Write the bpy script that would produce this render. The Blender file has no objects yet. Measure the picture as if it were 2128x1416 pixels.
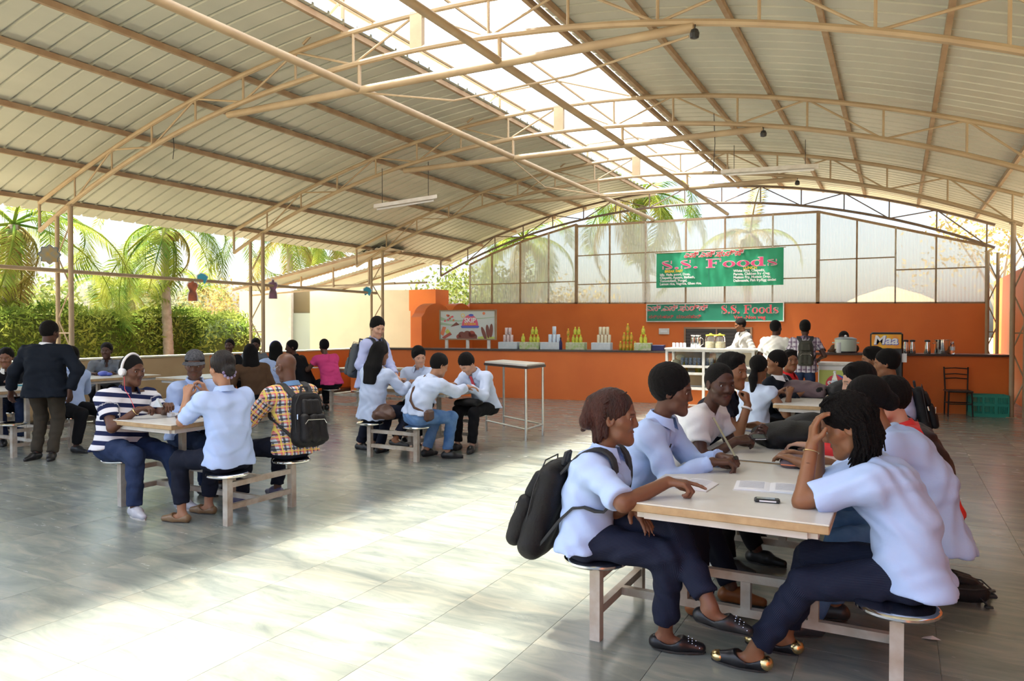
import bpy, bmesh, math, random
import numpy as np
from mathutils import Vector, Matrix, Quaternion
random.seed(7); np.random.seed(7)
SC = bpy.context.scene
COL = SC.collection
# ------------------------------------------------------------------ camera
CH, FPX, YAW, PIT, ROLL = 1.65, 1501.76, .4896, -.0181, .0004
_c, _s = math.cos(YAW), math.sin(YAW)
_r = Vector((_c, _s, 0)); _f = Vector((-_s*math.cos(PIT), _c*math.cos(PIT), math.sin(PIT))); _u = _r.cross(_f)
_R = _r*math.cos(ROLL)+_u*math.sin(ROLL); _U = -_r*math.sin(ROLL)+_u*math.cos(ROLL)
cam_data = bpy.data.cameras.new('camera'); cam = bpy.data.objects.new('camera', cam_data); COL.objects.link(cam)
cam_data.sensor_width = 36; cam_data.lens = FPX/2128*36; cam_data.clip_end = 400; cam_data.clip_start = .05
M3 = Matrix((_R, _U, -_f)).transposed()
cam.matrix_world = Matrix.Translation((0, 0, CH)) @ M3.to_4x4()
SC.camera = cam
# ------------------------------------------------------------------ light
SUN_DIR = Vector((.41, .10, -1)).normalized()
sun_d = bpy.data.lights.new('sun', 'SUN'); sun = bpy.data.objects.new('sun', sun_d); COL.objects.link(sun)
sun_d.energy = 18.5; sun_d.angle = math.radians(5); sun_d.color = (1, .95, .86)
sun.rotation_euler = SUN_DIR.to_track_quat('-Z', 'Y').to_euler()
W = bpy.data.worlds.new('sky'); SC.world = W; W.use_nodes = True
nt = W.node_tree; nt.nodes.clear()
wo = nt.nodes.new('ShaderNodeOutputWorld'); bg = nt.nodes.new('ShaderNodeBackground'); sk = nt.nodes.new('ShaderNodeTexSky')
sk.sky_type = 'NISHITA'; sk.sun_disc = False; sk.sun_elevation = math.asin(-SUN_DIR.z); sk.sun_rotation = math.atan2(-SUN_DIR.x, -SUN_DIR.y)
sk.dust_density = 4.0; sk.air_density = 1.0; sk.ozone_density = .6
bg.inputs[1].default_value = .36
nt.links.new(sk.outputs[0], bg.inputs[0]); nt.links.new(bg.outputs[0], wo.inputs[0])
vs = SC.view_settings; vs.view_transform = 'Standard'; vs.look = 'None'; vs.gamma = 1; vs.use_curve_mapping = False; vs.exposure = 0.42
try:
    SC.cycles.max_bounces = 6; SC.cycles.diffuse_bounces = 2; SC.cycles.glossy_bounces = 2; SC.cycles.transmission_bounces = 5; SC.cycles.transparent_max_bounces = 7; SC.cycles.sample_clamp_indirect = 8; SC.cycles.adaptive_threshold = .08
except Exception: pass
# ------------------------------------------------------------------ measuring helpers (world metres from sight lines)
def ray(x, y): return _f + _R*((x-1064)/FPX) - _U*((y-708)/FPX)
def gz(x, y, z=0.0):
    d = ray(x, y); t = (z-CH)/d.z; return Vector((d.x*t, d.y*t, z))
def gy(x, y, Y):
    d = ray(x, y); t = Y/d.y; return Vector((d.x*t, Y, CH+d.z*t))
def gx(x, y, X):
    d = ray(x, y); t = X/d.x; return Vector((X, d.y*t, CH+d.z*t))
# ------------------------------------------------------------------ materials
MATS = {}
def mat(name, col=(.8, .8, .8), rough=.6, metal=0., col2=None, nscale=6., bump=0., bscale=40., spec=.5, detail=4., trans=0., alpha=1., stretch=None, emit=0., sheen=0., sss=0.):
    if name in MATS: return MATS[name]
    m = bpy.data.materials.new(name); m.use_nodes = True; n = m.node_tree.nodes; l = m.node_tree.links
    p = n['Principled BSDF']
    p.inputs['Base Color'].default_value = (*col, 1); p.inputs['Roughness'].default_value = rough; p.inputs['Metallic'].default_value = metal
    p.inputs['Specular IOR Level'].default_value = spec
    if trans: p.inputs['Transmission Weight'].default_value = trans
    if alpha < 1: p.inputs['Alpha'].default_value = alpha
    if sheen: p.inputs['Sheen Weight'].default_value = sheen
    if sss:
        p.inputs['Subsurface Weight'].default_value = sss; p.inputs['Subsurface Radius'].default_value = (.012, .005, .003)
    if emit:
        p.inputs['Emission Color'].default_value = (*col, 1); p.inputs['Emission Strength'].default_value = emit
    if col2 is not None or bump:
        tc = n.new('ShaderNodeTexCoord'); src = tc.outputs['Object']
        if stretch:
            mp = n.new('ShaderNodeMapping'); mp.inputs['Scale'].default_value = stretch; l.new(src, mp.inputs[0]); src = mp.outputs[0]
    if col2 is not None:
        t = n.new('ShaderNodeTexNoise'); t.inputs['Scale'].default_value = nscale; t.inputs['Detail'].default_value = detail; l.new(src, t.inputs['Vector'])
        r = n.new('ShaderNodeValToRGB'); r.color_ramp.elements[0].position = .32; r.color_ramp.elements[1].position = .68
        r.color_ramp.elements[0].color = (*col, 1); r.color_ramp.elements[1].color = (*col2, 1)
        l.new(t.outputs[0], r.inputs[0]); l.new(r.outputs[0], p.inputs['Base Color'])
    if bump:
        t2 = n.new('ShaderNodeTexNoise'); t2.inputs['Scale'].default_value = bscale; t2.inputs['Detail'].default_value = 3; l.new(src, t2.inputs['Vector'])
        b = n.new('ShaderNodeBump'); b.inputs['Strength'].default_value = bump; b.inputs['Distance'].default_value = .02; l.new(t2.outputs[0], b.inputs['Height']); l.new(b.outputs[0], p.inputs['Normal'])
    MATS[name] = m; return m
def thin_sheet(name, col, transp, transl, bumpy=0.):
    """thin see-through plastic sheet: part clear, part scattering, part reflecting"""
    m = bpy.data.materials.new(name); m.use_nodes = True; n = m.node_tree.nodes; l = m.node_tree.links; n.clear()
    o = n.new('ShaderNodeOutputMaterial'); a = n.new('ShaderNodeBsdfTransparent'); b = n.new('ShaderNodeBsdfTranslucent'); d = n.new('ShaderNodeBsdfDiffuse')
    for x in (a, b, d): x.inputs[0].default_value = (*col, 1)
    a.inputs[0].default_value = tuple(min(1, c*1.05) for c in col)+(1,)
    m1 = n.new('ShaderNodeMixShader'); m2 = n.new('ShaderNodeMixShader')
    m1.inputs[0].default_value = transl/max(1e-3, (1-transp)); l.new(d.outputs[0], m1.inputs[1]); l.new(b.outputs[0], m1.inputs[2])
    m2.inputs[0].default_value = transp; l.new(m1.outputs[0], m2.inputs[1]); l.new(a.outputs[0], m2.inputs[2]); l.new(m2.outputs[0], o.inputs[0])
    MATS[name] = m; return m
# ------------------------------------------------------------------ mesh builder
def V(*a): return Vector(a)
class MB:
    def __init__(s): s.v = []; s.f = []
    def add(s, vs, fs):
        o = len(s.v); s.v += [tuple(x) for x in vs]; s.f += [tuple(i+o for i in f) for f in fs]; return s
    def box(s, c, d, rz=0., M=None):
        x, y, z = d[0]/2, d[1]/2, d[2]/2; c = Vector(c)
        vs = [Vector((i*x, j*y, k*z)) for i, j, k in ((-1,-1,-1),(1,-1,-1),(1,1,-1),(-1,1,-1),(-1,-1,1),(1,-1,1),(1,1,1),(-1,1,1))]
        if M is None: M = Matrix.Rotation(rz, 3, 'Z')
        return s.add([c+M@w for w in vs], [(0,3,2,1),(4,5,6,7),(0,1,5,4),(1,2,6,5),(2,3,7,6),(3,0,4,7)])
    def b2(s, lo, hi):
        return s.box([(a+b)/2 for a, b in zip(lo, hi)], [b-a for a, b in zip(lo, hi)])
    def bbox(s, c, d, ch=.01, rz=0., M=None):
        """box with chamfered vertical and top edges"""
        x, y, z = d[0]/2, d[1]/2, d[2]/2; c = Vector(c); ch = min(ch, x*.9, y*.9, z*.9)
        if M is None: M = Matrix.Rotation(rz, 3, 'Z')
        def ring(xx, yy, zz, e): return [(-xx+e,-yy,zz),(xx-e,-yy,zz),(xx,-yy+e,zz),(xx,yy-e,zz),(xx-e,yy,zz),(-xx+e,yy,zz),(-xx,yy-e,zz),(-xx,-yy+e,zz)]
        R = [ring(x-ch,y-ch,-z,ch*.6), ring(x,y,-z+ch,ch), ring(x,y,z-ch,ch), ring(x-ch,y-ch,z,ch*.6)]
        vs = [c+M@Vector(p) for r in R for p in r]; fs = []
        for k in range(3):
            for i in range(8):
                j = (i+1) % 8; fs.append((k*8+i, k*8+j, k*8+8+j, k*8+8+i))
        fs += [tuple(range(7, -1, -1)), tuple(range(24, 32))]
        return s.add(vs, fs)
    def bar(s, a, b, w, h=None, up=(0, 0, 1)):
        a, b = Vector(a), Vector(b); h = w if h is None else h; d = (b-a).normalized(); u = Vector(up)
        if abs(d.dot(u)) > .97: u = Vector((0, 1, 0))
        sd = d.cross(u).normalized()*w/2; u = sd.cross(d).normalized()*h/2
        vs = [p+i*sd+j*u for p in (a, b) for i, j in ((-1,-1),(1,-1),(1,1),(-1,1))]
        return s.add(vs, [(0,1,2,3),(7,6,5,4),(0,4,5,1),(1,5,6,2),(2,6,7,3),(3,7,4,0)])
    def tube(s, pts, r, n=8, cap=True, closed=False):
        pts = [Vector(p) for p in pts]; m = len(pts); rs = list(r) if isinstance(r, (list, tuple)) else [r]*m
        o = len(s.v); prev = None
        for i, p in enumerate(pts):
            if closed: t = pts[(i+1) % m]-pts[i-1]
            else: t = pts[min(i+1, m-1)]-pts[max(i-1, 0)]
            t = t.normalized() if t.length > 1e-9 else Vector((0, 0, 1))
            if prev is None:
                a = Vector((0, 0, 1)) if abs(t.z) < .9 else Vector((1, 0, 0)); nn = t.cross(a).normalized()
            else:
                nn = prev-t*prev.dot(t); nn = nn.normalized() if nn.length > 1e-6 else t.orthogonal().normalized()
            prev = nn; bb = t.cross(nn)
            for k in range(n):
                a = 2*math.pi*k/n; s.v.append(tuple(p+(nn*math.cos(a)+bb*math.sin(a))*rs[i]))
        for i in range(m if closed else m-1):
            j = (i+1) % m
            for k in range(n):
                q = (k+1) % n; s.f.append((o+i*n+k, o+i*n+q, o+j*n+q, o+j*n+k))
        if cap and not closed:
            s.f.append(tuple(o+k for k in range(n-1, -1, -1))); s.f.append(tuple(o+(m-1)*n+k for k in range(n)))
        return s
    def lathe(s, c, prof, n=20, axis=None):
        """prof: list of (radius, height)"""
        c = Vector(c); o = len(s.v); Q = Matrix.Identity(3) if axis is None else Vector((0,0,1)).rotation_difference(Vector(axis)).to_matrix()
        for r, h in prof:
            for k in range(n):
                a = 2*math.pi*k/n; s.v.append(tuple(c+Q@Vector((r*math.cos(a), r*math.sin(a), h))))
        for i in range(len(prof)-1):
            for k in range(n):
                q = (k+1) % n; s.f.append((o+i*n+k, o+i*n+q, o+i*n+n+q, o+i*n+n+k))
        s.f.append(tuple(o+k for k in range(n-1, -1, -1))); s.f.append(tuple(o+(len(prof)-1)*n+k for k in range(n)))
        return s
    def prism(s, poly, M, d):
        """2-D polygon extruded by d along local z; M maps local to world"""
        n = len(poly); o = len(s.v)
        for z in (0, d): s.v += [tuple(M@Vector((p[0], p[1], z))) for p in poly]
        s.f.append(tuple(o+i for i in range(n-1, -1, -1))); s.f.append(tuple(o+n+i for i in range(n)))
        for i in range(n):
            j = (i+1) % n; s.f.append((o+i, o+j, o+n+j, o+n+i))
        return s
    def ell(s, c, r, M=None, n=12, m=8):
        c = Vector(c); M = M or Matrix.Identity(3); o = len(s.v)
        for i in range(m+1):
            t = math.pi*i/m
            for k in range(n):
                a = 2*math.pi*k/n; s.v.append(tuple(c+M@Vector((r[0]*math.sin(t)*math.cos(a), r[1]*math.sin(t)*math.sin(a), r[2]*math.cos(t)))))
        for i in range(m):
            for k in range(n):
                q = (k+1) % n; s.f.append((o+i*n+k, o+i*n+n+k, o+i*n+n+q, o+i*n+q))
        return s
    def quad(s, a, b, c, d): return s.add([a, b, c, d], [(0, 1, 2, 3)])
    def mesh(s, name):
        me = bpy.data.meshes.new(name); me.from_pydata(s.v, [], s.f); me.update(); return me
    def build(s, name, m, parent=None, smooth=False, loc=None):
        me = s.mesh(name)
        if loc is not None: me.transform(Matrix.Translation(-Vector(loc)))
        o = bpy.data.objects.new(name, me); COL.objects.link(o)
        for mm in (m if isinstance(m, (list, tuple)) else [m]): me.materials.append(mm)
        if smooth: smooth_by_angle(me)
        if parent is not None: o.parent = parent
        if loc is not None: o.location = loc
        return o
def smooth_by_angle(me, ang=40):
    me.polygons.foreach_set('use_smooth', [True]*len(me.polygons))
    try: me.set_sharp_from_angle(angle=math.radians(ang))
    except Exception: pass
def tag(o, label=None, cat=None, group=None, kind=None):
    if label: o['label'] = label
    if cat: o['category'] = cat
    if group: o['group'] = group
    if kind: o['kind'] = kind
    return o
def empty(name, loc=(0, 0, 0), rz=0., label=None, cat=None, group=None, kind=None):
    o = bpy.data.objects.new(name, None); COL.objects.link(o); o.location = loc; o.rotation_euler = (0, 0, rz); o.empty_display_size = .1
    return tag(o, label, cat, group, kind)
def inst(name, me, parent, loc=(0, 0, 0), rot=(0, 0, 0)):
    o = bpy.data.objects.new(name, me); COL.objects.link(o); o.parent = parent; o.location = loc; o.rotation_euler = rot; return o
def copy_tree(o, parent=None):
    c = o.copy(); COL.objects.link(c); c.parent = parent
    for ch in list(o.children): copy_tree(ch, c)
    return c
# ------------------------------------------------------------------ base materials
M_ = MATS
mat('floor_stone', (.50,.52,.49), .2)
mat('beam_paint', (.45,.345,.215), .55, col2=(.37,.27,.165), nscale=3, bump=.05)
mat('beam_dark', (.16,.12,.10), .6, col2=(.22,.15,.10), nscale=5)  # silhouette tone of the backlit gable truss put into the colour
mat('purlin_rust', (.40,.29,.18), .65, col2=(.30,.19,.11), nscale=4)
mat('roof_metal', (.57,.575,.49), .45, metal=.15, col2=(.475,.49,.42), nscale=1.3, stretch=(1,.25,1))
mat('orange_wall', (.80,.19,.030), .5, col2=(.72,.155,.024), nscale=1.2, bump=.06, bscale=8)
mat('orange_bright', (.80,.21,.03), .5, col2=(.72,.17,.025), nscale=1.5)
mat('tan_wall', (.56,.40,.22), .7, col2=(.50,.34,.18), nscale=2)
mat('cream_wall', (.86,.83,.62), .75, col2=(.80,.77,.57), nscale=1.5, bump=.05)
mat('counter_top', (.055,.04,.035), .25)
mat('steel', (.62,.60,.56), .28, metal=.9, col2=(.55,.52,.47), nscale=20)
mat('chrome', (.80,.79,.76), .12, metal=1.)
mat('frame_paint', (.60,.56,.48), .5, col2=(.42,.33,.24), nscale=9, bump=.05)
mat('table_top', (.74,.72,.66), .3, col2=(.69,.66,.59), nscale=8)
mat('ply_edge', (.55,.38,.20), .7, col2=(.40,.26,.13), nscale=14)
mat('white_paint', (.78,.76,.72), .5, col2=(.66,.62,.56), nscale=8)
mat('black_plastic', (.018,.018,.02), .4)
mat('black_metal', (.025,.02,.02), .45, metal=.3)
mat('glass', (.9,.95,.93), .05, trans=1., spec=.5)
mat('green_plastic', (.03,.33,.26), .4)
mat('white_plastic', (.82,.82,.82), .35)
mat('paper', (.88,.88,.90), .8)
mat('banner_green', (.025,.40,.20), .6, col2=(.02,.34,.17), nscale=3)
mat('banner_dark', (.02,.25,.15), .5)
mat('pink_print', (.72,.07,.20), .6); mat('white_print', (.85,.85,.85), .6); mat('yellow_print', (.9,.62,.05), .6); mat('red_print', (.75,.07,.09), .6)
thin_sheet('skylight_sheet', (.96,.96,.93), .64, .30)
thin_sheet('fibre_panel', (.68,.71,.70), .50, .30)
# ================================================================== FLOOR
def floor_material():
    m = M_['floor_stone']; n = m.node_tree.nodes; l = m.node_tree.links; p = n['Principled BSDF']
    tc = n.new('ShaderNodeTexCoord'); oi = n.new('ShaderNodeObjectInfo'); geo = n.new('ShaderNodeNewGeometry')
    add = n.new('ShaderNodeVectorMath'); add.operation = 'MULTIPLY_ADD'; l.new(oi.outputs['Random'], add.inputs[0]); add.inputs[1].default_value = (40, 23, 11); l.new(geo.outputs['Position'], add.inputs[2])
    mp = n.new('ShaderNodeMapping'); mp.inputs['Rotation'].default_value = (0, 0, .5); mp.inputs['Scale'].default_value = (1.1, 4.2, 1); l.new(add.outputs[0], mp.inputs[0])
    t = n.new('ShaderNodeTexNoise'); t.inputs['Scale'].default_value = 1.7; t.inputs['Detail'].default_value = 7; t.inputs['Roughness'].default_value = .62; t.inputs['Distortion'].default_value = .8; l.new(mp.outputs[0], t.inputs['Vector'])
    r = n.new('ShaderNodeValToRGB'); e = r.color_ramp.elements; e[0].position = .28; e[1].position = .74; e[0].color = (.148,.172,.160,1); e[1].color = (.37,.36,.29,1)
    k = e.new(.5); k.color = (.237,.257,.225,1); l.new(t.outputs[0], r.inputs[0])
    hs = n.new('ShaderNodeHueSaturation'); l.new(r.outputs[0], hs.inputs['Color'])
    mr = n.new('ShaderNodeMapRange'); mr.inputs[3].default_value = .86; mr.inputs[4].default_value = 1.14; l.new(oi.outputs['Random'], mr.inputs[0]); l.new(mr.outputs[0], hs.inputs['Value'])
    l.new(hs.outputs[0], p.inputs['Base Color'])
    t2 = n.new('ShaderNodeTexNoise'); t2.inputs['Scale'].default_value = 3; t2.inputs['Detail'].default_value = 5; l.new(mp.outputs[0], t2.inputs['Vector'])
    r2 = n.new('ShaderNodeMapRange'); r2.inputs[3].default_value = .13; r2.inputs[4].default_value = .34; l.new(t2.outputs[0], r2.inputs[0]); l.new(r2.outputs[0], p.inputs['Roughness'])
    p.inputs['Specular IOR Level'].default_value = .55
floor_material()
mat('grout', (.42,.40,.32), .8)
fl = MB().b2((-13.3, -4, -.12), (3.2, 21.2, -.004)).build('floor', M_['grout']); tag(fl, kind='structure')
TS = .622
tile_me = MB().bbox((0, 0, -.02), (TS-.002, TS-.002, .04), .0007).mesh('floor_tile'); tile_me.materials.append(M_['floor_stone'])
cells = []
for i in range(-22, 6):
    for j in range(-7, 35):
        x, y = .2+TS*(i-.5), 3.97+TS*(j-5.5)
        if not (-13.2 < x < 2.9 and -3.6 < y < 20.9): continue
        pts = []
        for a, b in ((-1,-1),(1,-1),(1,1),(-1,1)):
            q = Vector((x+a*TS/2, y+b*TS/2, 0))-Vector((0, 0, CH)); d = q.dot(_f)
            if d < .3: pts = None; break
            pts.append((1064+FPX*q.dot(_R)/d, 708-FPX*q.dot(_U)/d))
        ar = 0
        if pts and any(-40 < p[0] < 2170 and p[1] < 1450 for p in pts):
            ar = abs(sum(pts[k][0]*pts[(k+1) % 4][1]-pts[(k+1) % 4][0]*pts[k][1] for k in range(4)))/2
        cells.append((ar, x, y))
cells.sort(key=lambda c: -c[0])
rest = MB()
for k, (ar, x, y) in enumerate(cells):
    if k < 300 and ar > 0: inst('floor_tile', tile_me, fl, (x, y, 0))
    else: rest.bbox((x, y, -.02), (TS-.002, TS-.002, .04), .0007)
ro = rest.build('floor_tiling', M_['floor_stone'], fl); ro['kind'] = 'stuff'
# ground outside
mat('earth', (.46,.36,.24), .95, col2=(.34,.30,.17), nscale=.6, bump=.3, bscale=6)
g = MB().b2((-120, -40, -.4), (90, 150, -.13)).build('ground', M_['earth']); tag(g, kind='structure')
# ================================================================== ROOF
XS = np.array([-13.55,-11.5,-9.45,-7.6,-6.5,-5.25,-3.87,-2.1,-.76,.43,1.46,2.0]); ZS = np.array([3.87,4.56,5.09,5.43,5.55,5.58,5.49,5.25,4.99,4.66,4.28,4.06])
_pu = np.polyfit(XS+5.6, ZS, 4)
XL = np.array([-13.5,-12.4,-10.35,-8.3,-6.25,-5.22,-4.2,-3.1,-2.4,-1.14,-.14,.92,1.8]); ZL = np.array([3.37,3.84,4.52,4.9,5.09,5.12,5.09,4.96,4.84,4.62,4.33,4.0,3.6])
_pl = np.polyfit(XL+5.6, ZL, 4)
def zu(x): return float(np.polyval(_pu, x+5.6))
def zl(x): return float(np.polyval(_pl, x+5.6))
YT = [3.16, 7.436, 11.712, 15.988, 20.264]
ceil_ = empty('ceiling', (0, 0, 0), kind='structure')
def roof_strip(x0, x1, y0, n, dz, pitch=.28, nx=16):
    """corrugated sheet: n pitches wide, raised rib at each pitch"""
    mb = MB(); xs = np.linspace(x0, x1, nx)
    ys = []
    for k in range(n):
        b = y0+k*pitch
        ys += [(b, .0), (b+.215, .0), (b+.225, .036), (b+.258, .036), (b+.268, .0)]
    ys.append((y0+n*pitch, 0))
    P = [[(x, y, zu(x)+dz+h) for y, h in ys] for x in xs]
    m = len(ys); vs = [p for r in P for p in r]
    fs = [(i*m+j, i*m+j+1, (i+1)*m+j+1, (i+1)*m+j) for i in range(nx-1) for j in range(m-1)]
    return mb.add(vs, fs)
RS = .11
y = -.44; k = 0  # unseen roof end stops short, shaped to let sky light fill the near tables
while y < 20.9:
    n = 3
    roof_strip(-14.0, -6.42, y, n, RS, nx=18).build('roof_sheet', M_['roof_metal'], ceil_)
    roof_strip(-3.92, 2.75, y, n, RS, nx=16).build('roof_sheet', M_['roof_metal'], ceil_)
    # raised skylight sheets
    mb = MB(); m = 8; pts = []
    for a in np.linspace(0, 1, 9):
        x = -6.95+a*3.2; z = 6.02+.07*math.sin(math.pi*a)-.30*a*a
        for b in range(25): pts.append((x, y+.84*b/24, z+.012*math.cos(b*math.pi)))
    mb.add(pts, [(i*25+j, i*25+j+1, (i+1)*25+j+1, (i+1)*25+j) for i in range(8) for j in range(24)])
    mb.build('skylight_sheet', M_['skylight_sheet'], ceil_)
    y += .84
PX = [-13.52,-12.25,-11.0,-9.6,-8.55,-6.5,-3.95,-3.75,-2.77,-1.76,-.76,.43,1.63]
for x in PX:
    mb = MB(); z = zu(x)+.06; mb.bar((x, -.5, z), (x, 20.9, z), .055, .075); 
    mb.build('purlin', M_['purlin_rust'], ceil_)
for x, z in ((-6.62, 5.96), (-5.3, 5.98), (-6.0, 5.60)):
    MB().tube([(x, -.5, z), (x, 20.9, z)], .022, 6).build('skylight_rail', M_['beam_paint'], ceil_)
# tube runs along the hall under the arch
for nm, x in (('long_tube', -6.22), ('long_tube', -4.13)):
    MB().tube([(x, -.5, 4.76), (x, 20.3, 4.76)], .05, 10).build(nm, M_['beam_paint'], ceil_, smooth=True)
names = ['roof truss over the foreground, nearest of the arches', 'roof truss landing on the lattice column beside the man in a suit', 'roof truss landing on the lattice column in front of the door', 'roof truss landing on the lattice column by the standing student', 'dark roof truss above the translucent gable panels']
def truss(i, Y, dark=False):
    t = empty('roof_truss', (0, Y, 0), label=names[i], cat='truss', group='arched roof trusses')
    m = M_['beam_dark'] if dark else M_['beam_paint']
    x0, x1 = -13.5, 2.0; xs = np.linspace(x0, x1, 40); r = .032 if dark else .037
    off = -.0
    MB().tube([(x, 0, zu(x)-.02) for x in xs], r, 8).build('upper_chord', m, t, smooth=True)
    MB().tube([(x, 0, zl(x)) for x in xs], r*1.05, 8).build('lower_chord', m, t, smooth=True)
    MB().tube([(x0, 0, zl(x0)), (x0, 0, zu(x0))], .028, 6).build('end_strut', m, t)
    k0 = -8
    for k in range(k0, 8):
        x = -5.3+1.02*k
        if not (x0+.2 < x < x1-.1): continue
        if k != 0 or dark: MB().tube([(x, 0, zl(x)), (x, 0, zu(x)-.02)], .018, 6).build('web_strut', m, t)
        xn = x+1.02
        if xn < x1:
            a, b = ((x, 0, zu(x)-.02), (xn, 0, zl(xn))) if k % 2 == 0 else ((x, 0, zl(x)), (xn, 0, zu(xn)-.02))
            MB().tube([a, b], .016, 6).build('diagonal_brace', m, t)
    if not dark:
        MB().b2((-5.39, -.035, zl(-5.3)), (-5.21, .035, zu(-5.3))).build('centre_plate', m, t)
        MB().tube([(-8.67, 0, 4.76), (-1.86, 0, 4.72)], .05, 10).build('tie_tube', m, t, smooth=True)
        for x in (-6.22, -4.13): MB().tube([(x, 0, 4.76), (x, 0, zl(x))], .025, 6).build('hanger', m, t)
        MB().tube([(-6.5, 0, zu(-6.5)), (-6.5, 0, 5.98)], .028, 6).build('skylight_post', m, t)
        MB().tube([(-7.2, 0, zu(-7.2)+.05), (-6.5, 0, 5.98), (-5.3, 0, 6.0), (-3.9, 0, zu(-3.9))], .02, 6).build('skylight_bearer', m, t)
    return t
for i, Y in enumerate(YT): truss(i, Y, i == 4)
# bulb and hooks on tie ends: small black fittings
for Yk, lab in ((7.436, 'black lamp holder hanging below the nearest visible tie tube'), (11.712, 'black lamp holder at the end of the middle tie tube'), (15.988, 'black lamp holder at the end of the far tie tube')):
    e = empty('lamp_holder', (-1.84, Yk-.05, 4.62), label=lab, cat='lamp holder', group='lamp holders on the tie tubes')
    MB().lathe((0, 0, -.04), [(.02,0),(.045,.01),(.05,.05),(.035,.09),(.015,.1)], 10).build('socket', M_['black_plastic'], e)
    MB().tube([(0, 0, .05), (0, .03, .12)], .006, 5).build('cord', M_['black_plastic'], e)
# tube lights hung on cords
def tube_light(a, b, za, lab, hang):
    e = empty('tube_light', a, label=lab, cat='tube light', group='hanging fluorescent lamps'); a = Vector(a); d = Vector(b)-a
    M = Matrix((d.normalized(), Vector((0,0,1)).cross(d.normalized()), (0,0,1))).transposed()
    L = d.length
    MB().box(d/2+V(0,0,.04), (L*1.04, .15, .07), M=M).build('housing', M_['white_paint'], e)
    mb = MB(); mb.tube([d*.03-V(0,0,.02), d*.97-V(0,0,.02)], .02, 8); mb.build('lamp_tube', M_['white_plastic'], e)
    for t in (.12, .88): MB().tube([d*t+V(0,0,.05), d*t+V(0,0,hang)], .006, 5).build('hanger_cord', M_['black_plastic'], e)
p0, p1 = gx(779, 434, -8.9), gx(905, 414, -8.0); tube_light(p0, p1, 0, 'cream tube light hanging on two cords below the curved roof near the left opening', .75)
p0, p1 = gy(1503, 362, 14.6), gy(1698, 350, 14.6); tube_light(p0, p1, 0, 'white tube light hanging over the counter below the arched roof', .55)
# ================================================================== COLUMNS
def column(x_in, x_out, Y, lab, zt_in, zt_out, rail=True):
    e = empty('lattice_column', (x_in, Y, 0), label=lab, cat='column', group='steel lattice columns')
    dx = x_out-x_in
    MB().tube([(0,0,0),(0,0,zt_in)], .042, 10).build('main_pipe', M_['beam_paint'], e, smooth=True)
    MB().tube([(dx,0,0),(dx,0,zt_out)], .036, 10).build('outer_pipe', M_['beam_paint'], e, smooth=True)
    zs = np.linspace(.15, min(zt_in, zt_out)-.15, 7)
    for k in range(6):
        a, b = (0, dx) if k % 2 == 0 else (dx, 0)
        MB().tube([(a,0,zs[k]),(b,0,zs[k+1])], .014, 6).build('lacing', M_['beam_paint'], e)
    MB().tube([(0,0,1.55),(dx,0,1.55)], .014, 6).build('tie', M_['beam_paint'], e)
    MB().b2((-.09,-.09,0),(.09,.09,.012)).build('base_plate', M_['beam_paint'], e)
    MB().lathe((0,0,zt_in-.02), [(.07,0),(.07,.02)], 10).build('cap_plate', M_['beam_paint'], e)
lab = ['tan lattice column behind the camera end of the parapet', 'tan lattice column beside the hedge behind the man in a suit', 'tan lattice column in front of the cream hut door', 'tan lattice column behind the standing student']
for i in range(1, 4): column(-12.58, -12.97, YT[i], lab[i], zl(-12.58)-.02, zl(-12.97)-.02)
column(1.86, 2.06, YT[3], 'cream lattice column at the counter end beside the orange side wall', zl(1.86)-.02, zl(1.86)-.05)
column(1.86, 2.06, YT[4]-.06, 'slim lattice column at the far corner of the gable panels', 3.45, 3.4)
o = MB().tube([(-12.78, -3, 2.66), (-12.78, 15.99, 2.60)], .035, 8).build('rail_pipe', M_['beam_paint'], smooth=True); tag(o, 'long tan pipe rail strung between the lattice columns above the parapet', 'pipe')
# ================================================================== WALLS
pw = MB().b2((-13.13, -4, 0), (-12.98, 10.6, 1.055)).build('wall_left', M_['tan_wall']); tag(pw, kind='structure')
pw2 = MB().b2((-13.13, 10.6, 0), (-12.98, 15.3, 1.05)).build('wall_left', M_['orange_wall']); tag(pw2, kind='structure')
cap = MB().b2((-13.16, -4, 1.055), (-12.95, 15.3, 1.085)).build('trim_1', M_['cream_wall']); tag(cap, kind='structure')  # pale cap puts the sunlit look of the parapet top into its colour
plinth = MB().b2((-12.98, -4, 0), (-12.7, 15.3, .06)).build('baseboard_left', M_['counter_top']); tag(plinth, kind='structure')
# right wall
rw = MB().prism([(-2, 0), (23.4, 0), (23.4, 2.9), (-2, 2.9)], Matrix(((0,0,1,2.3),(1,0,0,0),(0,1,0,0),(0,0,0,1))), .15).build('wall_right', M_['orange_wall']); tag(rw, kind='structure')
bs = MB().b2((2.27, -2, 0), (2.3, 16, .12)).build('baseboard_right', M_['counter_top']); tag(bs, kind='structure')
# back wall: lower orange wall with top edge falling a little to the far side
BW = 20.30
poly = [(-12.4, 0), (1.88, 0), (1.88, 2.22), (-12.4, 2.42)]
bw = MB().prism(poly, Matrix(((1,0,0,0),(0,0,1,BW),(0,1,0,0),(0,0,0,1))), .2).build('wall_back', M_['orange_wall']); tag(bw, kind='structure')
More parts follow.
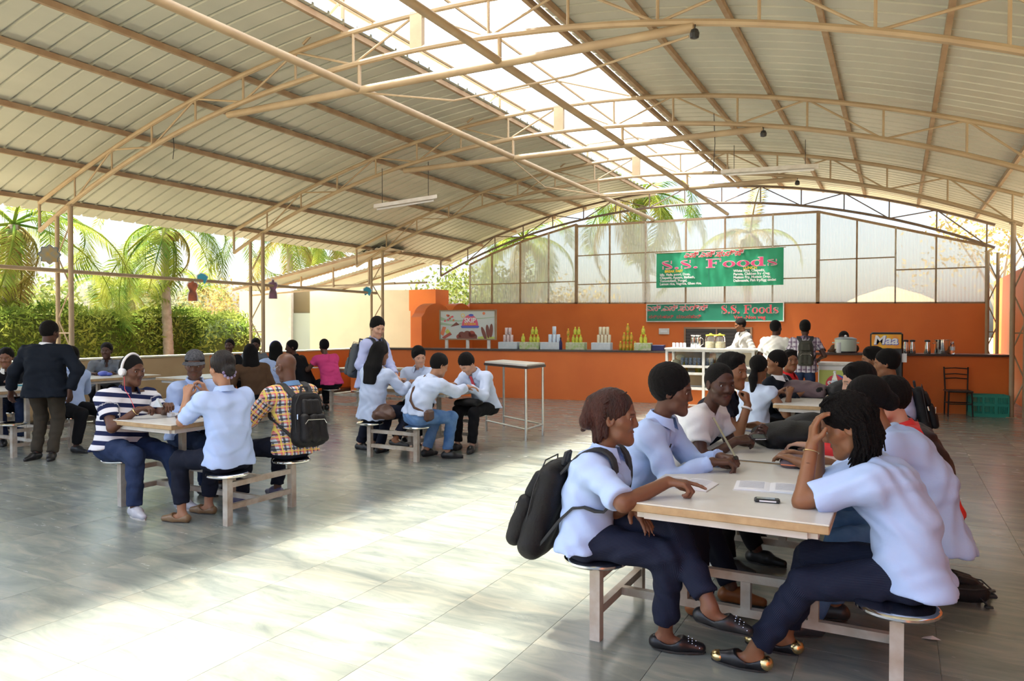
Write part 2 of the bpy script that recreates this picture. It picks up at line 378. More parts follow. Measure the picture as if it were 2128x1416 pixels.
# window in the back wall with frame
M_BW = lambda x, y: gy(x, y, BW-.01)
def frame_rect(name, x0, x1, z0, z1, Y, w, d, m, parent):
    mb = MB(); mb.b2((x0, Y-d, z0), (x0+w, Y, z1)); mb.b2((x1-w, Y-d, z0), (x1, Y, z1)); mb.b2((x0+w, Y-d, z1-w), (x1-w, Y, z1)); mb.b2((x0+w, Y-d, z0), (x1-w, Y, z0+w))
    return mb.build(name, m, parent)
mat('window_dark', (.10,.085,.08), .3); mat('wood_brown', (.30,.18,.11), .6)
win = empty('window_1', (0, 0, 0), kind='structure')
frame_rect('window_frame', -5.3, -3.45, .95, 1.66, BW, .05, .06, M_['wood_brown'], win)
MB().b2((-5.25, BW-.02, 1.0), (-3.5, BW-.005, 1.61)).build('pane', M_['window_dark'], win)
MB().b2((-4.42, BW-.05, 1.0), (-4.38, BW, 1.61)).build('mullion', M_['wood_brown'], win)
for k in range(6): MB().b2((-5.25, BW-.045, 1.07+.09*k), (-3.5, BW-.03, 1.082+.09*k)).build('window_bar', M_['black_metal'], win)
# gable of translucent corrugated panels in a steel frame
gab = empty('gable_panels', (0, BW+.05, 0), label='translucent corrugated gable panels in a rusty steel frame above the orange wall', cat='panel wall')
def top_z(x):
    return float(np.interp(x, [-12.4,-11.57,-10.54,-8.62,-8.60,-1.83,1.84,2.0], [3.72,4.03,4.35,4.78,4.72,4.66,3.58,3.5]))
mull = [-12.4,-11.57,-10.54,-9.55,-8.62,-7.55,-6.45,-5.28,-4.2,-2.95,-1.83,-.92,-.05,.82,1.84]
MB().tube([(-12.4,0,top_z(-12.4)),(-11.57,0,top_z(-11.57)),(-10.54,0,top_z(-10.54)),(-8.62,0,4.78)], .035, 6).build('top_rail', M_['purlin_rust'], gab)
MB().bar((-8.62,0,4.72),(-1.83,0,4.66),.06).build('top_rail', M_['purlin_rust'], gab)
MB().bar((-1.83,0,4.66),(1.84,0,3.58),.06).build('top_rail', M_['purlin_rust'], gab)
wz = lambda x: 2.42-(x+12.4)/14.28*.20
for i, x in enumerate(mull):
    w = .09 if x in (-8.62, -1.83) else .04
    MB().b2((x-w/2,-.04,wz(x)),(x+w/2,.02,top_z(x))).build('mullion', M_['purlin_rust'] if i % 3 else M_['frame_paint'], gab)
def rails(x0, x1, zs):
    for z in zs: MB().bar((x0,-.02,z),(x1,-.02,z),.03).build('glazing_rail', M_['purlin_rust'], gab)
rails(-12.4,-8.62,[3.05]); rails(-8.62,-1.83,[2.95,3.82]); rails(-1.83,-.05,[3.40]); rails(-.05,1.84,[3.08])
MB().bar((-12.4,-.02,wz(-12.4)+.02),(1.84,-.02,wz(1.84)+.02),.04).build('glazing_rail', M_['purlin_rust'], gab)
def corr(x0, x1, z0, z1a, z1b, yo):
    n = max(4, int((x1-x0)/.038)); mb = MB(); vs = []
    for k in range(n+1):
        x = x0+(x1-x0)*k/n; y = yo+(.009 if k % 2 else -.009); vs += [(x, y, z0), (x, y, z1a+(z1b-z1a)*k/n)]
    return mb.add(vs, [(2*k, 2*k+2, 2*k+3, 2*k+1) for k in range(n)])
for i in range(len(mull)-1):
    a, b = mull[i], mull[i+1]
    ta, tb = top_z(a+.001), top_z(b-.001)
    if a < -8.62: zm = [3.05]
    elif a < -1.83: zm = [2.95, 3.82]
    elif a < -.05: zm = [3.40]
    else: zm = [3.08]
    zz = [wz(a)]+zm
    for j, z0 in enumerate(zz):
        if j+1 < len(zz): za = zb = zz[j+1]
        else: za, zb = ta, tb
        if min(za, zb)-z0 < .05: continue
        corr(a+.01, b-.01, z0, za, zb, .03+.012*((i+j) % 2)).build('glazing_panel', M_['fibre_panel'], gab)
# counter running across the hall, slightly askew
CS = .142; cang = math.atan(CS)
def cy(x): return 15.57+CS*(x+3.26)
def cpt(x, dy, z): return Vector((x-dy*math.sin(cang), cy(x)+dy*math.cos(cang), z))
ct = empty('service_counter', (-4, cy(-4), 0), label='long orange service counter with a dark stone top', cat='counter'); ct.rotation_euler.z = cang
L0, L1 = -8.35, 5.95
MB().b2((L0, 0, 0), (L1, .12, 1.10)).build('front_wall', M_['orange_wall'], ct)
MB().b2((L0, -.04, 1.10), (L1, .62, 1.14)).build('worktop', M_['counter_top'], ct)
for x in (-8.2, -3, 2, 5.8): MB().b2((x-.06, .12, 0), (x+.06, .6, 1.10)).build('support_wall', M_['orange_wall'], ct)
CZ = 1.14
# orange pier, scalloped screen wall, short parapet return
pp = gy(853, 603, 19.6); pq = gy(905, 603, 19.6)
wl = MB().b2((pp.x, 19.6, 0), (pq.x, 20.3, 2.20)).build('wall_pier', M_['orange_bright']); tag(wl, kind='structure')
wl = MB().b2((pp.x-.03, 19.56, 2.20), (pq.x+.03, 20.34, pp.z)).build('wall_pier', M_['orange_bright']); tag(wl, kind='structure')
prof = [(17.45, 0), (17.45, 1.95)]
for c, r, zc in ((18.28, .72, 1.98), (19.66, .62, 2.02), (20.9, .55, 2.06)):
    for a in np.linspace(math.pi*.93, math.pi*.07, 13): prof.append((c+r*math.cos(a)*.97, zc+.40*math.sin(a)))
prof += [(21.5, 2.0), (21.5, 0)]
sw = MB().prism(prof, Matrix(((0,0,-1,-12.3),(1,0,0,0),(0,1,0,0),(0,0,0,1))), .38).build('wall_screen', M_['orange_wall']); tag(sw, kind='structure')
rt = MB().b2((-13.0, 15.3, 0), (-12.0, 15.45, 1.06)).build('wall_return', M_['tan_wall']); tag(rt, kind='structure')
rt = MB().prism([(0, 0), (.22, 0), (.22, 1.06), (0, 1.05)], Matrix(((.987,0,-.16,-12.6),(-.16,0,-.987,14.95),(0,1,0,0),(0,0,0,1))), .12).build('wall_return', M_['orange_wall']); tag(rt, kind='structure')
# ================================================================== CREAM HUT BEYOND THE PARAPET
ha, hb = Vector((-20.5, 18.0, 0)), Vector((-14.74, 20.26, 0)); hd = (hb-ha); HL = hd.length; hang_ = math.atan2(hd.y, hd.x)
hut = empty('cream_hut', ha, hang_, label='cream walled hut with a grey door beyond the parapet', cat='hut')
def hut_s(px):
    d = ray(px, 650); # intersect with hut plane in plan
    A = np.array([[d.x, -hd.x], [d.y, -hd.y]]); t, s_ = np.linalg.solve(A, np.array([ha.x, ha.y])); return s_*HL
s1, s2, s3 = hut_s(600), hut_s(606), hut_s(644)
mb = MB(); mb.b2((0, 0, 0), (s1, .2, 2.93)); mb.b2((s3, 0, 0), (HL, .2, 2.93)); mb.build('wall', M_['cream_wall'], hut)
MB().b2((s1, -.05, 0), (s2, .25, 2.93)).build('door_jamb', M_['white_paint'], hut)
mat('door_grey', (.42,.50,.46), .4); mat('opening_shade', (.17,.14,.08), .8)
dr = MB().b2((s2, .12, 0), (s3, .16, 2.15)).build('door', M_['door_grey'], hut); MB().ell((s2+.12, .10, 1.05), (.03,.03,.03)).build('handle', M_['chrome'], dr)
MB().b2((s2, .17, 2.15), (s3, .2, 2.93)).build('opening_shade_panel', M_['opening_shade'], hut)  # dark sheet painted as the shade in the opening above the door
MB().b2((0, .2, 0), (.2, 4, 2.93)).build('wall', M_['cream_wall'], hut)
# sheet roof of the hut: rises towards the hall
def sheet(a, b, c, d, n, name, m, parent, amp=.02):
    a, b, c, d = map(Vector, (a, b, c, d)); nn = (b-a).cross(d-a).normalized(); vs = []
    for k in range(n+1):
        t = k/n; o = nn*(amp if k % 2 else -amp); vs += [a.lerp(b, t)+o, d.lerp(c, t)+o]
    return MB().add(vs, [(2*k, 2*k+2, 2*k+3, 2*k+1) for k in range(n)]).build(name, m, parent)
hr = empty('hut_roof', (0, 0, 0), label='low corrugated sheet roof with a bright translucent strip over the cream hut', cat='roof')
A, B = gy(478, 600, 16.6), gy(798, 512, 16.6); Cc, D = Vector((B.x-.9, 21.5, B.z+.1)), Vector((A.x, 22.5, A.z+.1))
q = lambda t, s_: (A.lerp(B, t)).lerp(D.lerp(Cc, t), s_)
sheet(q(0,0), q(1,0), q(1,.30), q(0,.30), 70, 'roof_sheet', M_['roof_metal'], hr)
sheet(q(0,.45), q(1,.45), q(1,1), q(0,1), 70, 'roof_sheet', M_['roof_metal'], hr)
sheet(q(.0,.30), q(1,.30), q(1,.45), q(.0,.45), 70, 'translucent_strip', M_['skylight_sheet'], hr)
for s_ in (.02, .22, .5, .8): MB().bar(q(0, s_)-V(0,0,.06), q(1, s_)-V(0,0,.06), .05).build('rafter', M_['purlin_rust'], hr)
for t in (.15, .4, .62, .85):
    a = q(t, .12)-V(0,0,.08); MB().bar(a, (a.x, a.y, 2.9), .045).build('roof_post', M_['beam_paint'], hr)
MB().bar(q(.03,.12)*1-V(0,0,.25), (B.x, 17.1, 2.95), .05).build('tie_rail', M_['beam_paint'], hr)
MB().bar((A.x+1, 17.3, 2.95), (B.x+1, 17.3, 2.95), .05).build('tie_rail', M_['beam_paint'], hr)
# ================================================================== CANTEEN TABLES WITH ROUND STEEL SEATS
TZ = .83
def build_table():
    t = empty('canteen_table')
    MB().bbox((0, 0, TZ-.004), (.90, 1.30, .008), .003).build('laminate_top', M_['table_top'], t)
    MB().bbox((0, 0, TZ-.026), (.90, 1.30, .036), .004).build('plywood_core', M_['ply_edge'], t)
    mb = MB()
    for x in (-.38, .38): mb.b2((x-.02, -.58, TZ-.085), (x+.02, .58, TZ-.044))
    for y in (-.58, .58): mb.b2((-.36, y-.02, TZ-.085), (.36, y+.02, TZ-.044))
    mb.build('apron_frame', M_['white_paint'], t)
    for x in (-.33, .33): MB().b2((x-.025, -.025, .17), (x+.025, .025, TZ-.085)).build('leg', M_['frame_paint'], t)
    MB().b2((-.36, -.02, TZ-.085), (.36, .02, TZ-.046)).build('leg_bearer', M_['white_paint'], t)
    MB().b2((-.025, -.025, .17), (.025, .025, .315)).build('centre_stub', M_['frame_paint'], t)
    for x in (-.70, .70):
        for y in (-.36, .36):
            MB().b2((x-.028, y-.028, 0), (x+.028, y+.028, .415)).build('seat_post', M_['frame_paint'], t)
            s = MB().lathe((x, y, .415), [(.14,0),(.165,.004),(.172,.012),(.172,.022),(.165,.030),(.15,.033),(.02,.026)], 28).build('seat', M_['chrome'], t, smooth=True)
            MB().lathe((x, y, .395), [(.05,0),(.11,.02)], 14).build('seat_plate', M_['steel'], s)
        for z in (.15, .335): MB().b2((x-.02, -.33, z-.022), (x+.02, .33, z+.022)).build('side_rail', M_['frame_paint'], t)
    for z in (.15, .335): MB().b2((-.68, -.02, z-.022), (.68, .02, z+.022)).build('cross_rail', M_['frame_paint'], t)
    return t
T0 = build_table()
tabs = [((-.69, 3.92), 0, (0, -.02), 'white topped canteen table with round steel seats where the woman with braids rests her elbows'),
 ((-.69, 5.30), 0, (0, 0), 'white topped canteen table covered by black bags, behind the table with the open book'),
 ((-.72, 8.82), 0, (0, 0), 'white topped canteen table carrying a mauve laptop bag and a water bottle'),
 ((-5.6, 4.53), 0, (-.20, .10), 'wooden edged canteen table where the man with white headphones sits'),
 ((-5.55, 7.95), math.pi/2, (.25, .18), 'wooden edged canteen table where two students bend over their writing'),
 ((-10.55, 5.44), 0, (0, 0), 'canteen table behind the man in the dark suit'),
 ((-11.70, 7.55), 0, (0, 0), 'canteen table in front of the man in a grey shirt'),
 ((-11.2, 10.3), 0, (0, 0), 'canteen table between the man in sunglasses and the woman with a blue headband'),
 ((-9.45, 11.56), math.pi/2, (0, 0), 'canteen table next to the woman in the pink top'),
 ((-10.25, 8.35), 0, (0, 0), 'canteen table by the woman in a brown top seen from behind'),
 ((-.72, 10.42), 0, (0, 0), 'farthest white topped canteen table towards the glass food cabinet')]
for i, (p, rz, off, lab) in enumerate(tabs):
    t = T0 if i == 0 else copy_tree(T0)
    t.location = (p[0], p[1], 0); t.rotation_euler.z = rz; tag(t, lab, 'table', 'canteen tables with fixed seats')
    if off != (0, 0):
        for ch in t.children:
            if ch.name.split('.')[0] in ('laminate_top', 'plywood_core', 'apron_frame'): ch.location = (off[0], off[1], 0)
# ================================================================== FIGURE SURFACES (blended tapered limbs -> one continuous mesh)
BIG = .5
def _smin(a, b, k):
    h = np.maximum(k-np.abs(a-b), 0)/k; return np.minimum(a, b)-h*h*k*.25
class Field:
    def __init__(s): s.p = []
    def cap(s, a, b, ra, rb, k=.03, fa=False, fb=False, op=1): s.p.append(('c', np.array(a, float), np.array(b, float), ra, rb, k, fa, fb, op)); return s
    def ell(s, c, r, M=None, k=.02, op=1): s.p.append(('e', np.array(c, float), np.array(r, float), np.eye(3) if M is None else np.array(M, float), k, op)); return s
    def plane(s, c, n, k=.004):  # keep side n points to
        n = np.array(n, float); s.p.append(('p', np.array(c, float), n/np.linalg.norm(n), k)); return s
    def bounds(s):
        lo = np.full(3, 1e9); hi = -lo
        for p in s.p:
            if p[0] == 'p' or p[-1] < 0: continue
            if p[0] == 'c': r = max(p[3], p[4]); l = np.minimum(p[1], p[2])-r; h = np.maximum(p[1], p[2])+r
            else: r = p[2].max(); l = p[1]-r; h = p[1]+r
            lo = np.minimum(lo, l); hi = np.maximum(hi, h)
        return lo, hi
    def eval(s, lo, h, n):
        d = np.full(n, BIG, np.float32)
        ax = [lo[i]+h*np.arange(n[i]) for i in range(3)]
        for p in s.p:
            if p[0] == 'p':
                q = (ax[0][:,None,None]-p[1][0])*p[2][0]+(ax[1][None,:,None]-p[1][1])*p[2][1]+(ax[2][None,None,:]-p[1][2])*p[2][2]
                d = -_smin(-d, q, p[3]) if p[3] > 0 else np.maximum(d, -q); continue
            k = p[-2] if p[0] == 'e' else p[5]
            if p[0] == 'c': r = max(p[3], p[4])+k+2.5*h; l = np.minimum(p[1], p[2])-r; u = np.maximum(p[1], p[2])+r
            else: r = p[2].max()+k+2.5*h; l = p[1]-r; u = p[1]+r
            i0 = [max(0, int((l[i]-lo[i])/h)) for i in range(3)]; i1 = [min(n[i], int((u[i]-lo[i])/h)+2) for i in range(3)]
            if any(i1[i] <= i0[i] for i in range(3)): continue
            sl = tuple(slice(i0[i], i1[i]) for i in range(3))
            X = ax[0][sl[0]][:,None,None]-p[1][0]; Y = ax[1][sl[1]][None,:,None]-p[1][1]; Z = ax[2][sl[2]][None,None,:]-p[1][2]
            if p[0] == 'c':
                ba = p[2]-p[1]; L2 = max(float(ba@ba), 1e-9); t0 = (X*ba[0]+Y*ba[1]+Z*ba[2])/L2; t = np.clip(t0, 0, 1)
                q = np.sqrt((X-ba[0]*t)**2+(Y-ba[1]*t)**2+(Z-ba[2]*t)**2)-(p[3]+(p[4]-p[3])*t)
                L = math.sqrt(L2)
                if p[6]: q = np.maximum(q, -t0*L)
                if p[7]: q = np.maximum(q, (t0-1)*L)
            else:
                M = p[3]; R = p[2]
                a = (X*M[0,0]+Y*M[1,0]+Z*M[2,0])/R[0]; b = (X*M[0,1]+Y*M[1,1]+Z*M[2,1])/R[1]; c = (X*M[0,2]+Y*M[1,2]+Z*M[2,2])/R[2]
                k0 = np.sqrt(a*a+b*b+c*c)+1e-9; k1 = np.sqrt((a/R[0])**2+(b/R[1])**2+(c/R[2])**2)+1e-9
                q = k0*(k0-1)/k1
            if p[-1] > 0: d[sl] = _smin(d[sl], q, k)
            else: d[sl] = -_smin(-d[sl], q, k)
        return d
def nets(d, lo, h, keep=None):
    s = d < 0; n = d.shape
    c = np.zeros((n[0]-1, n[1]-1, n[2]-1), np.int8)
    offs = [(i, j, k) for i in (0, 1) for j in (0, 1) for k in (0, 1)]
    def cor(A, o): return A[o[0]:n[0]-1+o[0], o[1]:n[1]-1+o[1], o[2]:n[2]-1+o[2]]
    for o in offs: c += cor(s, o)
    act = (c > 0) & (c < 8)
    if keep is not None: act &= keep(lo, h, c.shape)
    idx = np.argwhere(act)
    if len(idx) == 0: return np.zeros((0, 3)), np.zeros((0, 4), int)
    num = np.full(c.shape, -1, np.int32); num[act] = np.arange(len(idx))
    P = np.zeros((len(idx), 3)); cnt = np.zeros(len(idx)); dv = [cor(d, o)[act] for o in offs]
    for a in range(8):
        for b in range(a+1, 8):
            oa, ob = np.array(offs[a]), np.array(offs[b])
            if np.abs(oa-ob).sum() != 1: continue
            da, db = dv[a], dv[b]; m = (da < 0) != (db < 0); t = np.where(m, da/np.where(m, da-db, 1), 0)
            P += np.where(m[:,None], oa+(ob-oa)*t[:,None], 0); cnt += m
    P = (P/np.maximum(cnt, 1)[:,None]+idx)*h+lo
    F = []
    for ax in range(3):
        sl0 = [slice(None)]*3; sl1 = [slice(None)]*3; sl0[ax] = slice(0, n[ax]-1); sl1[ax] = slice(1, n[ax])
        ch = s[tuple(sl0)] != s[tuple(sl1)]
        b, cc = [(1, 2), (2, 0), (0, 1)][ax]
        e = np.argwhere(ch); ok = (e[:,b] > 0) & (e[:,cc] > 0) & (e[:,b] < n[b]-1) & (e[:,cc] < n[cc]-1); e = e[ok]
        if len(e) == 0: continue
        ub = np.zeros(3, int); ub[b] = 1; uc = np.zeros(3, int); uc[cc] = 1
        q = [num[tuple((e-w).T)] for w in (ub+uc, uc, 0*ub, ub)]
        Q = np.stack(q, 1); fl = s[tuple(sl0)][tuple(e.T)]; Q[~fl] = Q[~fl][:, ::-1]
        F.append(Q[(Q >= 0).all(1)])
    return P, (np.concatenate(F) if F else np.zeros((0, 4), int))
def surf(field, h, fine=(), noise=None):
    """fine: list of (lo, hi, h) boxes meshed at a finer pitch"""
    VV = []; FF = []; o = 0
    boxes = [(np.array(a, float), np.array(b, float), hh) for a, b, hh in fine]
    lo, hi = field.bounds(); jobs = [(lo-2*h, hi+2*h, h, None)]
    if boxes:
        def outside(l, hh, sh):
            cx = [l[i]+hh*(np.arange(sh[i])+.5) for i in range(3)]; m = np.ones(sh, bool)
            for a, b, _ in boxes:
                ins = ((cx[0] > a[0]) & (cx[0] < b[0]))[:,None,None] & ((cx[1] > a[1]) & (cx[1] < b[1]))[None,:,None] & ((cx[2] > a[2]) & (cx[2] < b[2]))[None,None,:]
                m &= ~ins
            return m
        jobs = [(lo-2*h, hi+2*h, h, outside)]
        for a, b, hh in boxes: jobs.append((a-h*.9, b+h*.9, hh, None))
    for l, u, hh, kp in jobs:
        n = tuple(int((u[i]-l[i])/hh)+2 for i in range(3)); d = field.eval(l, hh, n)
        if noise: 
            ax = [l[i]+hh*np.arange(n[i]) for i in range(3)]; d = d+noise(ax[0][:,None,None], ax[1][None,:,None], ax[2][None,None,:]).astype(np.float32)
        P, Q = nets(d, l, hh, kp)
        if len(P): VV.append(P); FF.append(Q+o); o += len(P)
    if not VV: return np.zeros((0, 3)), np.zeros((0, 4), int)
    PP, QQ = np.concatenate(VV), np.concatenate(FF)
    if boxes and len(VV) > 1:   # weld the open rim of the coarse skin onto the fine skin
        n0 = len(VV[0]); Q0 = FF[0]; E = np.sort(np.concatenate([Q0[:, [0, 1]], Q0[:, [1, 2]], Q0[:, [2, 3]], Q0[:, [3, 0]]]), axis=1)
        u, c = np.unique(E[:,0].astype(np.int64)*(n0+1)+E[:,1], return_counts=True); u = u[c == 1]; rim = np.unique(np.concatenate([u//(n0+1), u % (n0+1)]))
        mp = np.arange(len(PP)); fp = PP[n0:]
        for r in rim:
            dd = ((fp-PP[r])**2).sum(1); j = int(dd.argmin())
            if dd[j] < (1.6*h)**2: mp[r] = n0+j
        QQ = mp[QQ]; QQ = QQ[[len(set(q)) == 4 for q in QQ.tolist()]] if len(rim) else QQ
        used = np.zeros(len(PP), bool); used[QQ.ravel()] = True; ren = np.cumsum(used)-1; PP = PP[used]; QQ = ren[QQ]
    return PP, QQ
def relax(P, F, it=1, w=.5):
    for _ in range(it):
        acc = np.zeros_like(P); c = np.zeros(len(P))
        for a, b in ((0, 1), (1, 2), (2, 3), (3, 0)):
            np.add.at(acc, F[:,a], P[F[:,b]]); np.add.at(c, F[:,a], 1); np.add.at(acc, F[:,b], P[F[:,a]]); np.add.at(c, F[:,b], 1)
        P = P*(1-w)+w*acc/np.maximum(c, 1)[:,None]
    return P
def np_mesh(name, P, F, mats, parent=None, attrs=None, loc=None):
    me = bpy.data.meshes.new(name); nv, nf = len(P), len(F)
    if loc is not None: P = P-np.array(loc)
    me.vertices.add(nv); me.vertices.foreach_set('co', P.astype(np.float32).ravel())
    me.loops.add(nf*4); me.loops.foreach_set('vertex_index', F.astype(np.int32).ravel())
    me.polygons.add(nf); me.polygons.foreach_set('loop_start', np.arange(0, nf*4, 4, dtype=np.int32)); me.polygons.foreach_set('loop_total', np.full(nf, 4, np.int32))
    me.polygons.foreach_set('use_smooth', np.ones(nf, bool)); me.update(calc_edges=True)
    for k, a in (attrs or {}).items():
        if a.ndim == 2:
            at = me.attributes.new(k, 'FLOAT_VECTOR', 'POINT'); at.data.foreach_set('vector', a.astype(np.float32).ravel())
        else:
            at = me.attributes.new(k, 'FLOAT', 'POINT'); at.data.foreach_set('value', a.astype(np.float32))
    for m in (mats if isinstance(mats, (list, tuple)) else [mats]): me.materials.append(m)
    o = bpy.data.objects.new(name, me); COL.objects.link(o)
    if parent is not None: o.parent = parent
    if loc is not None and parent is None: o.location = loc
    return o
# ------------------------------------------------------------------ cloth and skin materials
def skin_mat(name, c, lip=None, brow=(.012,.009,.008)):
    if name in MATS: return MATS[name]
    m = mat(name, c, .42, spec=.35, bump=.04, bscale=120, sss=.06); n = m.node_tree.nodes; l = m.node_tree.links; p = n['Principled BSDF']
    at = n.new('ShaderNodeAttribute'); at.attribute_name = 'tint'; sp = n.new('ShaderNodeSeparateXYZ'); l.new(at.outputs['Vector'], sp.inputs[0])
    lip = lip or (min(1, c[0]*1.15+.03), c[1]*.75+.01, c[2]*.8+.015)
    tc = n.new('ShaderNodeTexCoord'); nz = n.new('ShaderNodeTexNoise'); nz.inputs['Scale'].default_value = 9; l.new(tc.outputs['Object'], nz.inputs['Vector'])
    m0 = n.new('ShaderNodeMixRGB'); m0.inputs[1].default_value = (*[x*.88 for x in c], 1); m0.inputs[2].default_value = (*[min(1, x*1.12) for x in c], 1); l.new(nz.outputs[0], m0.inputs[0])
    m1 = n.new('ShaderNodeMixRGB'); l.new(sp.outputs[0], m1.inputs[0]); l.new(m0.outputs[0], m1.inputs[1]); m1.inputs[2].default_value = (*lip, 1)
    m2 = n.new('ShaderNodeMixRGB'); l.new(sp.outputs[1], m2.inputs[0]); l.new(m1.outputs[0], m2.inputs[1]); m2.inputs[2].default_value = (*brow, 1)
    m3 = n.new('ShaderNodeMixRGB'); l.new(sp.outputs[2], m3.inputs[0]); l.new(m2.outputs[0], m3.inputs[1]); m3.inputs[2].default_value = (min(1, c[0]*1.6+.2), min(1, c[1]*1.6+.15), min(1, c[2]*1.6+.16), 1)
    l.new(m3.outputs[0], p.inputs['Base Color']); return m
SK = {'dark': skin_mat('skin_dark', (.125,.056,.033)), 'deep': skin_mat('skin_deep', (.082,.037,.024)), 'brown': skin_mat('skin_brown', (.26,.115,.055)), 'tan': skin_mat('skin_tan', (.42,.215,.125)), 'fair': skin_mat('skin_fair', (.60,.345,.235)), 'warm': skin_mat('skin_warm', (.20,.088,.048))}
def wave_mat(name, base, line, freq, width, vec='band', rough=.75, axis=0, base2=None):
    """cloth with woven stripes that follow the garment (band.x = round the limb, band.y = along it)"""
    m = mat(name, base, rough, bump=.10, bscale=60, spec=.15); n = m.node_tree.nodes; l = m.node_tree.links; p = n['Principled BSDF']
    at = n.new('ShaderNodeAttribute'); at.attribute_name = 'band'; sp = n.new('ShaderNodeSeparateXYZ'); l.new(at.outputs['Vector'], sp.inputs[0])
    mu = n.new('ShaderNodeMath'); mu.operation = 'MULTIPLY'; mu.inputs[1].default_value = freq; l.new(sp.outputs[axis], mu.inputs[0])
    fr = n.new('ShaderNodeMath'); fr.operation = 'FRACT'; l.new(mu.outputs[0], fr.inputs[0])
    lt = n.new('ShaderNodeMath'); lt.operation = 'LESS_THAN'; lt.inputs[1].default_value = width; l.new(fr.outputs[0], lt.inputs[0])
    mx = n.new('ShaderNodeMixRGB'); mx.inputs[1].default_value = (*base, 1); mx.inputs[2].default_value = (*line, 1); l.new(lt.outputs[0], mx.inputs[0]); l.new(mx.outputs[0], p.inputs['Base Color'])
    return m
def plaid_mat(name, base, cols, f=9.):
    m = mat(name, base, .8, bump=.08, bscale=60); n = m.node_tree.nodes; l = m.node_tree.links; p = n['Principled BSDF']
    at = n.new('ShaderNodeAttribute'); at.attribute_name = 'band'; sp = n.new('ShaderNodeSeparateXYZ'); l.new(at.outputs['Vector'], sp.inputs[0])
    cur = None
    for i, (ax, off, w, c, a) in enumerate(cols):
        mu = n.new('ShaderNodeMath'); mu.operation = 'MULTIPLY_ADD'; mu.inputs[1].default_value = f; mu.inputs[2].default_value = off+20; l.new(sp.outputs[ax], mu.inputs[0])
        fr = n.new('ShaderNodeMath'); fr.operation = 'FRACT'; l.new(mu.outputs[0], fr.inputs[0])
        lt = n.new('ShaderNodeMath'); lt.operation = 'LESS_THAN'; lt.inputs[1].default_value = w; l.new(fr.outputs[0], lt.inputs[0])
        ml = n.new('ShaderNodeMath'); ml.operation = 'MULTIPLY'; ml.inputs[1].default_value = a; l.new(lt.outputs[0], ml.inputs[0])
        mx = n.new('ShaderNodeMixRGB'); l.new(ml.outputs[0], mx.inputs[0]); mx.inputs[2].default_value = (*c, 1)
        if cur is None: mx.inputs[1].default_value = (*base, 1)
        else: l.new(cur, mx.inputs[1])
        cur = mx.outputs[0]
    l.new(cur, p.inputs['Base Color']); return m
def cloth(name, c, rough=.8, b=.12): return mat(name, c, rough, col2=tuple(x*.93 for x in c), nscale=5, bump=b, bscale=26, spec=.15)
CL = {'blue': cloth('shirt_blue', (.48,.62,.94)), 'blue2': cloth('shirt_pale_blue', (.60,.70,.90)), 'white': cloth('shirt_white', (.82,.82,.84)), 'lav': cloth('shirt_lavender', (.50,.55,.82)),
 'navy': wave_mat('navy_pinstripe', (.010,.013,.030), (.028,.035,.066), 150, .30), 'navyp': cloth('navy_cloth', (.012,.015,.028)), 'black': cloth('black_cloth', (.010,.010,.012)), 'suit': cloth('suit_navy', (.010,.014,.022)), 'olive': cloth('trouser_olive', (.055,.045,.032)),
 'denim': mat('denim_dark', (.018,.030,.075), .85, col2=(.035,.055,.12), nscale=7, bump=.15, bscale=90, spec=.15), 'jeans': mat('denim_blue', (.07,.16,.36), .85, col2=(.18,.32,.56), nscale=6, bump=.15, bscale=90, spec=.15),
 'polo': wave_mat('polo_stripe', (.80,.80,.83), (.015,.022,.075), 11.5, .46, axis=1), 'pink': cloth('top_pink', (.72,.07,.24)), 'grey': cloth('shirt_grey', (.17,.19,.22)), 'brown': cloth('top_brown', (.10,.055,.03)), 'red': cloth('jacket_red', (.72,.03,.03)), 'cream': cloth('shirt_cream', (.80,.78,.72)),
 'plaid': plaid_mat('shirt_plaid', (.62,.72,.78), [(0,0,.40,(.78,.13,.12),.75),(1,0,.40,(.78,.13,.12),.75),(0,.5,.22,(.02,.02,.04),.85),(1,.5,.22,(.02,.02,.04),.85),(0,.80,.14,(.85,.75,.15),.8),(1,.80,.14,(.85,.75,.15),.8)], 15.),
 'check': plaid_mat('shirt_check', (.60,.56,.62), [(0,0,.4,(.16,.10,.17),.8),(1,0,.4,(.16,.10,.17),.8),(0,.6,.12,(.9,.9,.9),.8)], 12.)}
HAIR = {'black': mat('hair_black', (.006,.005,.005), .62, bump=.9, bscale=210, spec=.18), 'brown': mat('hair_brown', (.022,.009,.007), .42, col2=(.065,.018,.012), nscale=16, bump=.8, bscale=170, stretch=(1,1,.3), spec=.3), 'soft': mat('hair_soft', (.010,.007,.006), .4, bump=.5, bscale=190, stretch=(1,1,.2), spec=.3)}
M_EYE = mat('eye_white', (.62,.58,.54), .3); M_IRIS = mat('eye_dark', (.012,.008,.006), .15)
def eye_mesh():
    mb = MB(); mb.ell((0, 0, 0), (1, 1, 1), None, 14, 10); me = mb.mesh('eye'); me.materials.append(M_EYE); me.materials.append(M_IRIS)
    for p in me.polygons: p.material_index = 1 if p.center.z > .72 else 0; p.use_smooth = True
    return me
EYE = eye_mesh()
def unit(v): v = Vector(v); return v.normalized() if v.length > 1e-9 else Vector((0, 0, 1))
def ik(a, c, l1, l2, hint):
    a, c = Vector(a), Vector(c); d = c-a; L = d.length
    if L > (l1+l2)*.995: c = a+d*((l1+l2)*.995/L); d = c-a; L = d.length
    x = (l1*l1-l2*l2+L*L)/(2*L); hgt = math.sqrt(max(l1*l1-x*x, 1e-6)); n = d/L
    h = Vector(hint); h = h-n*h.dot(n); h = h.normalized() if h.length > 1e-6 else n.orthogonal().normalized()
    return a+n*x+h*hgt, c
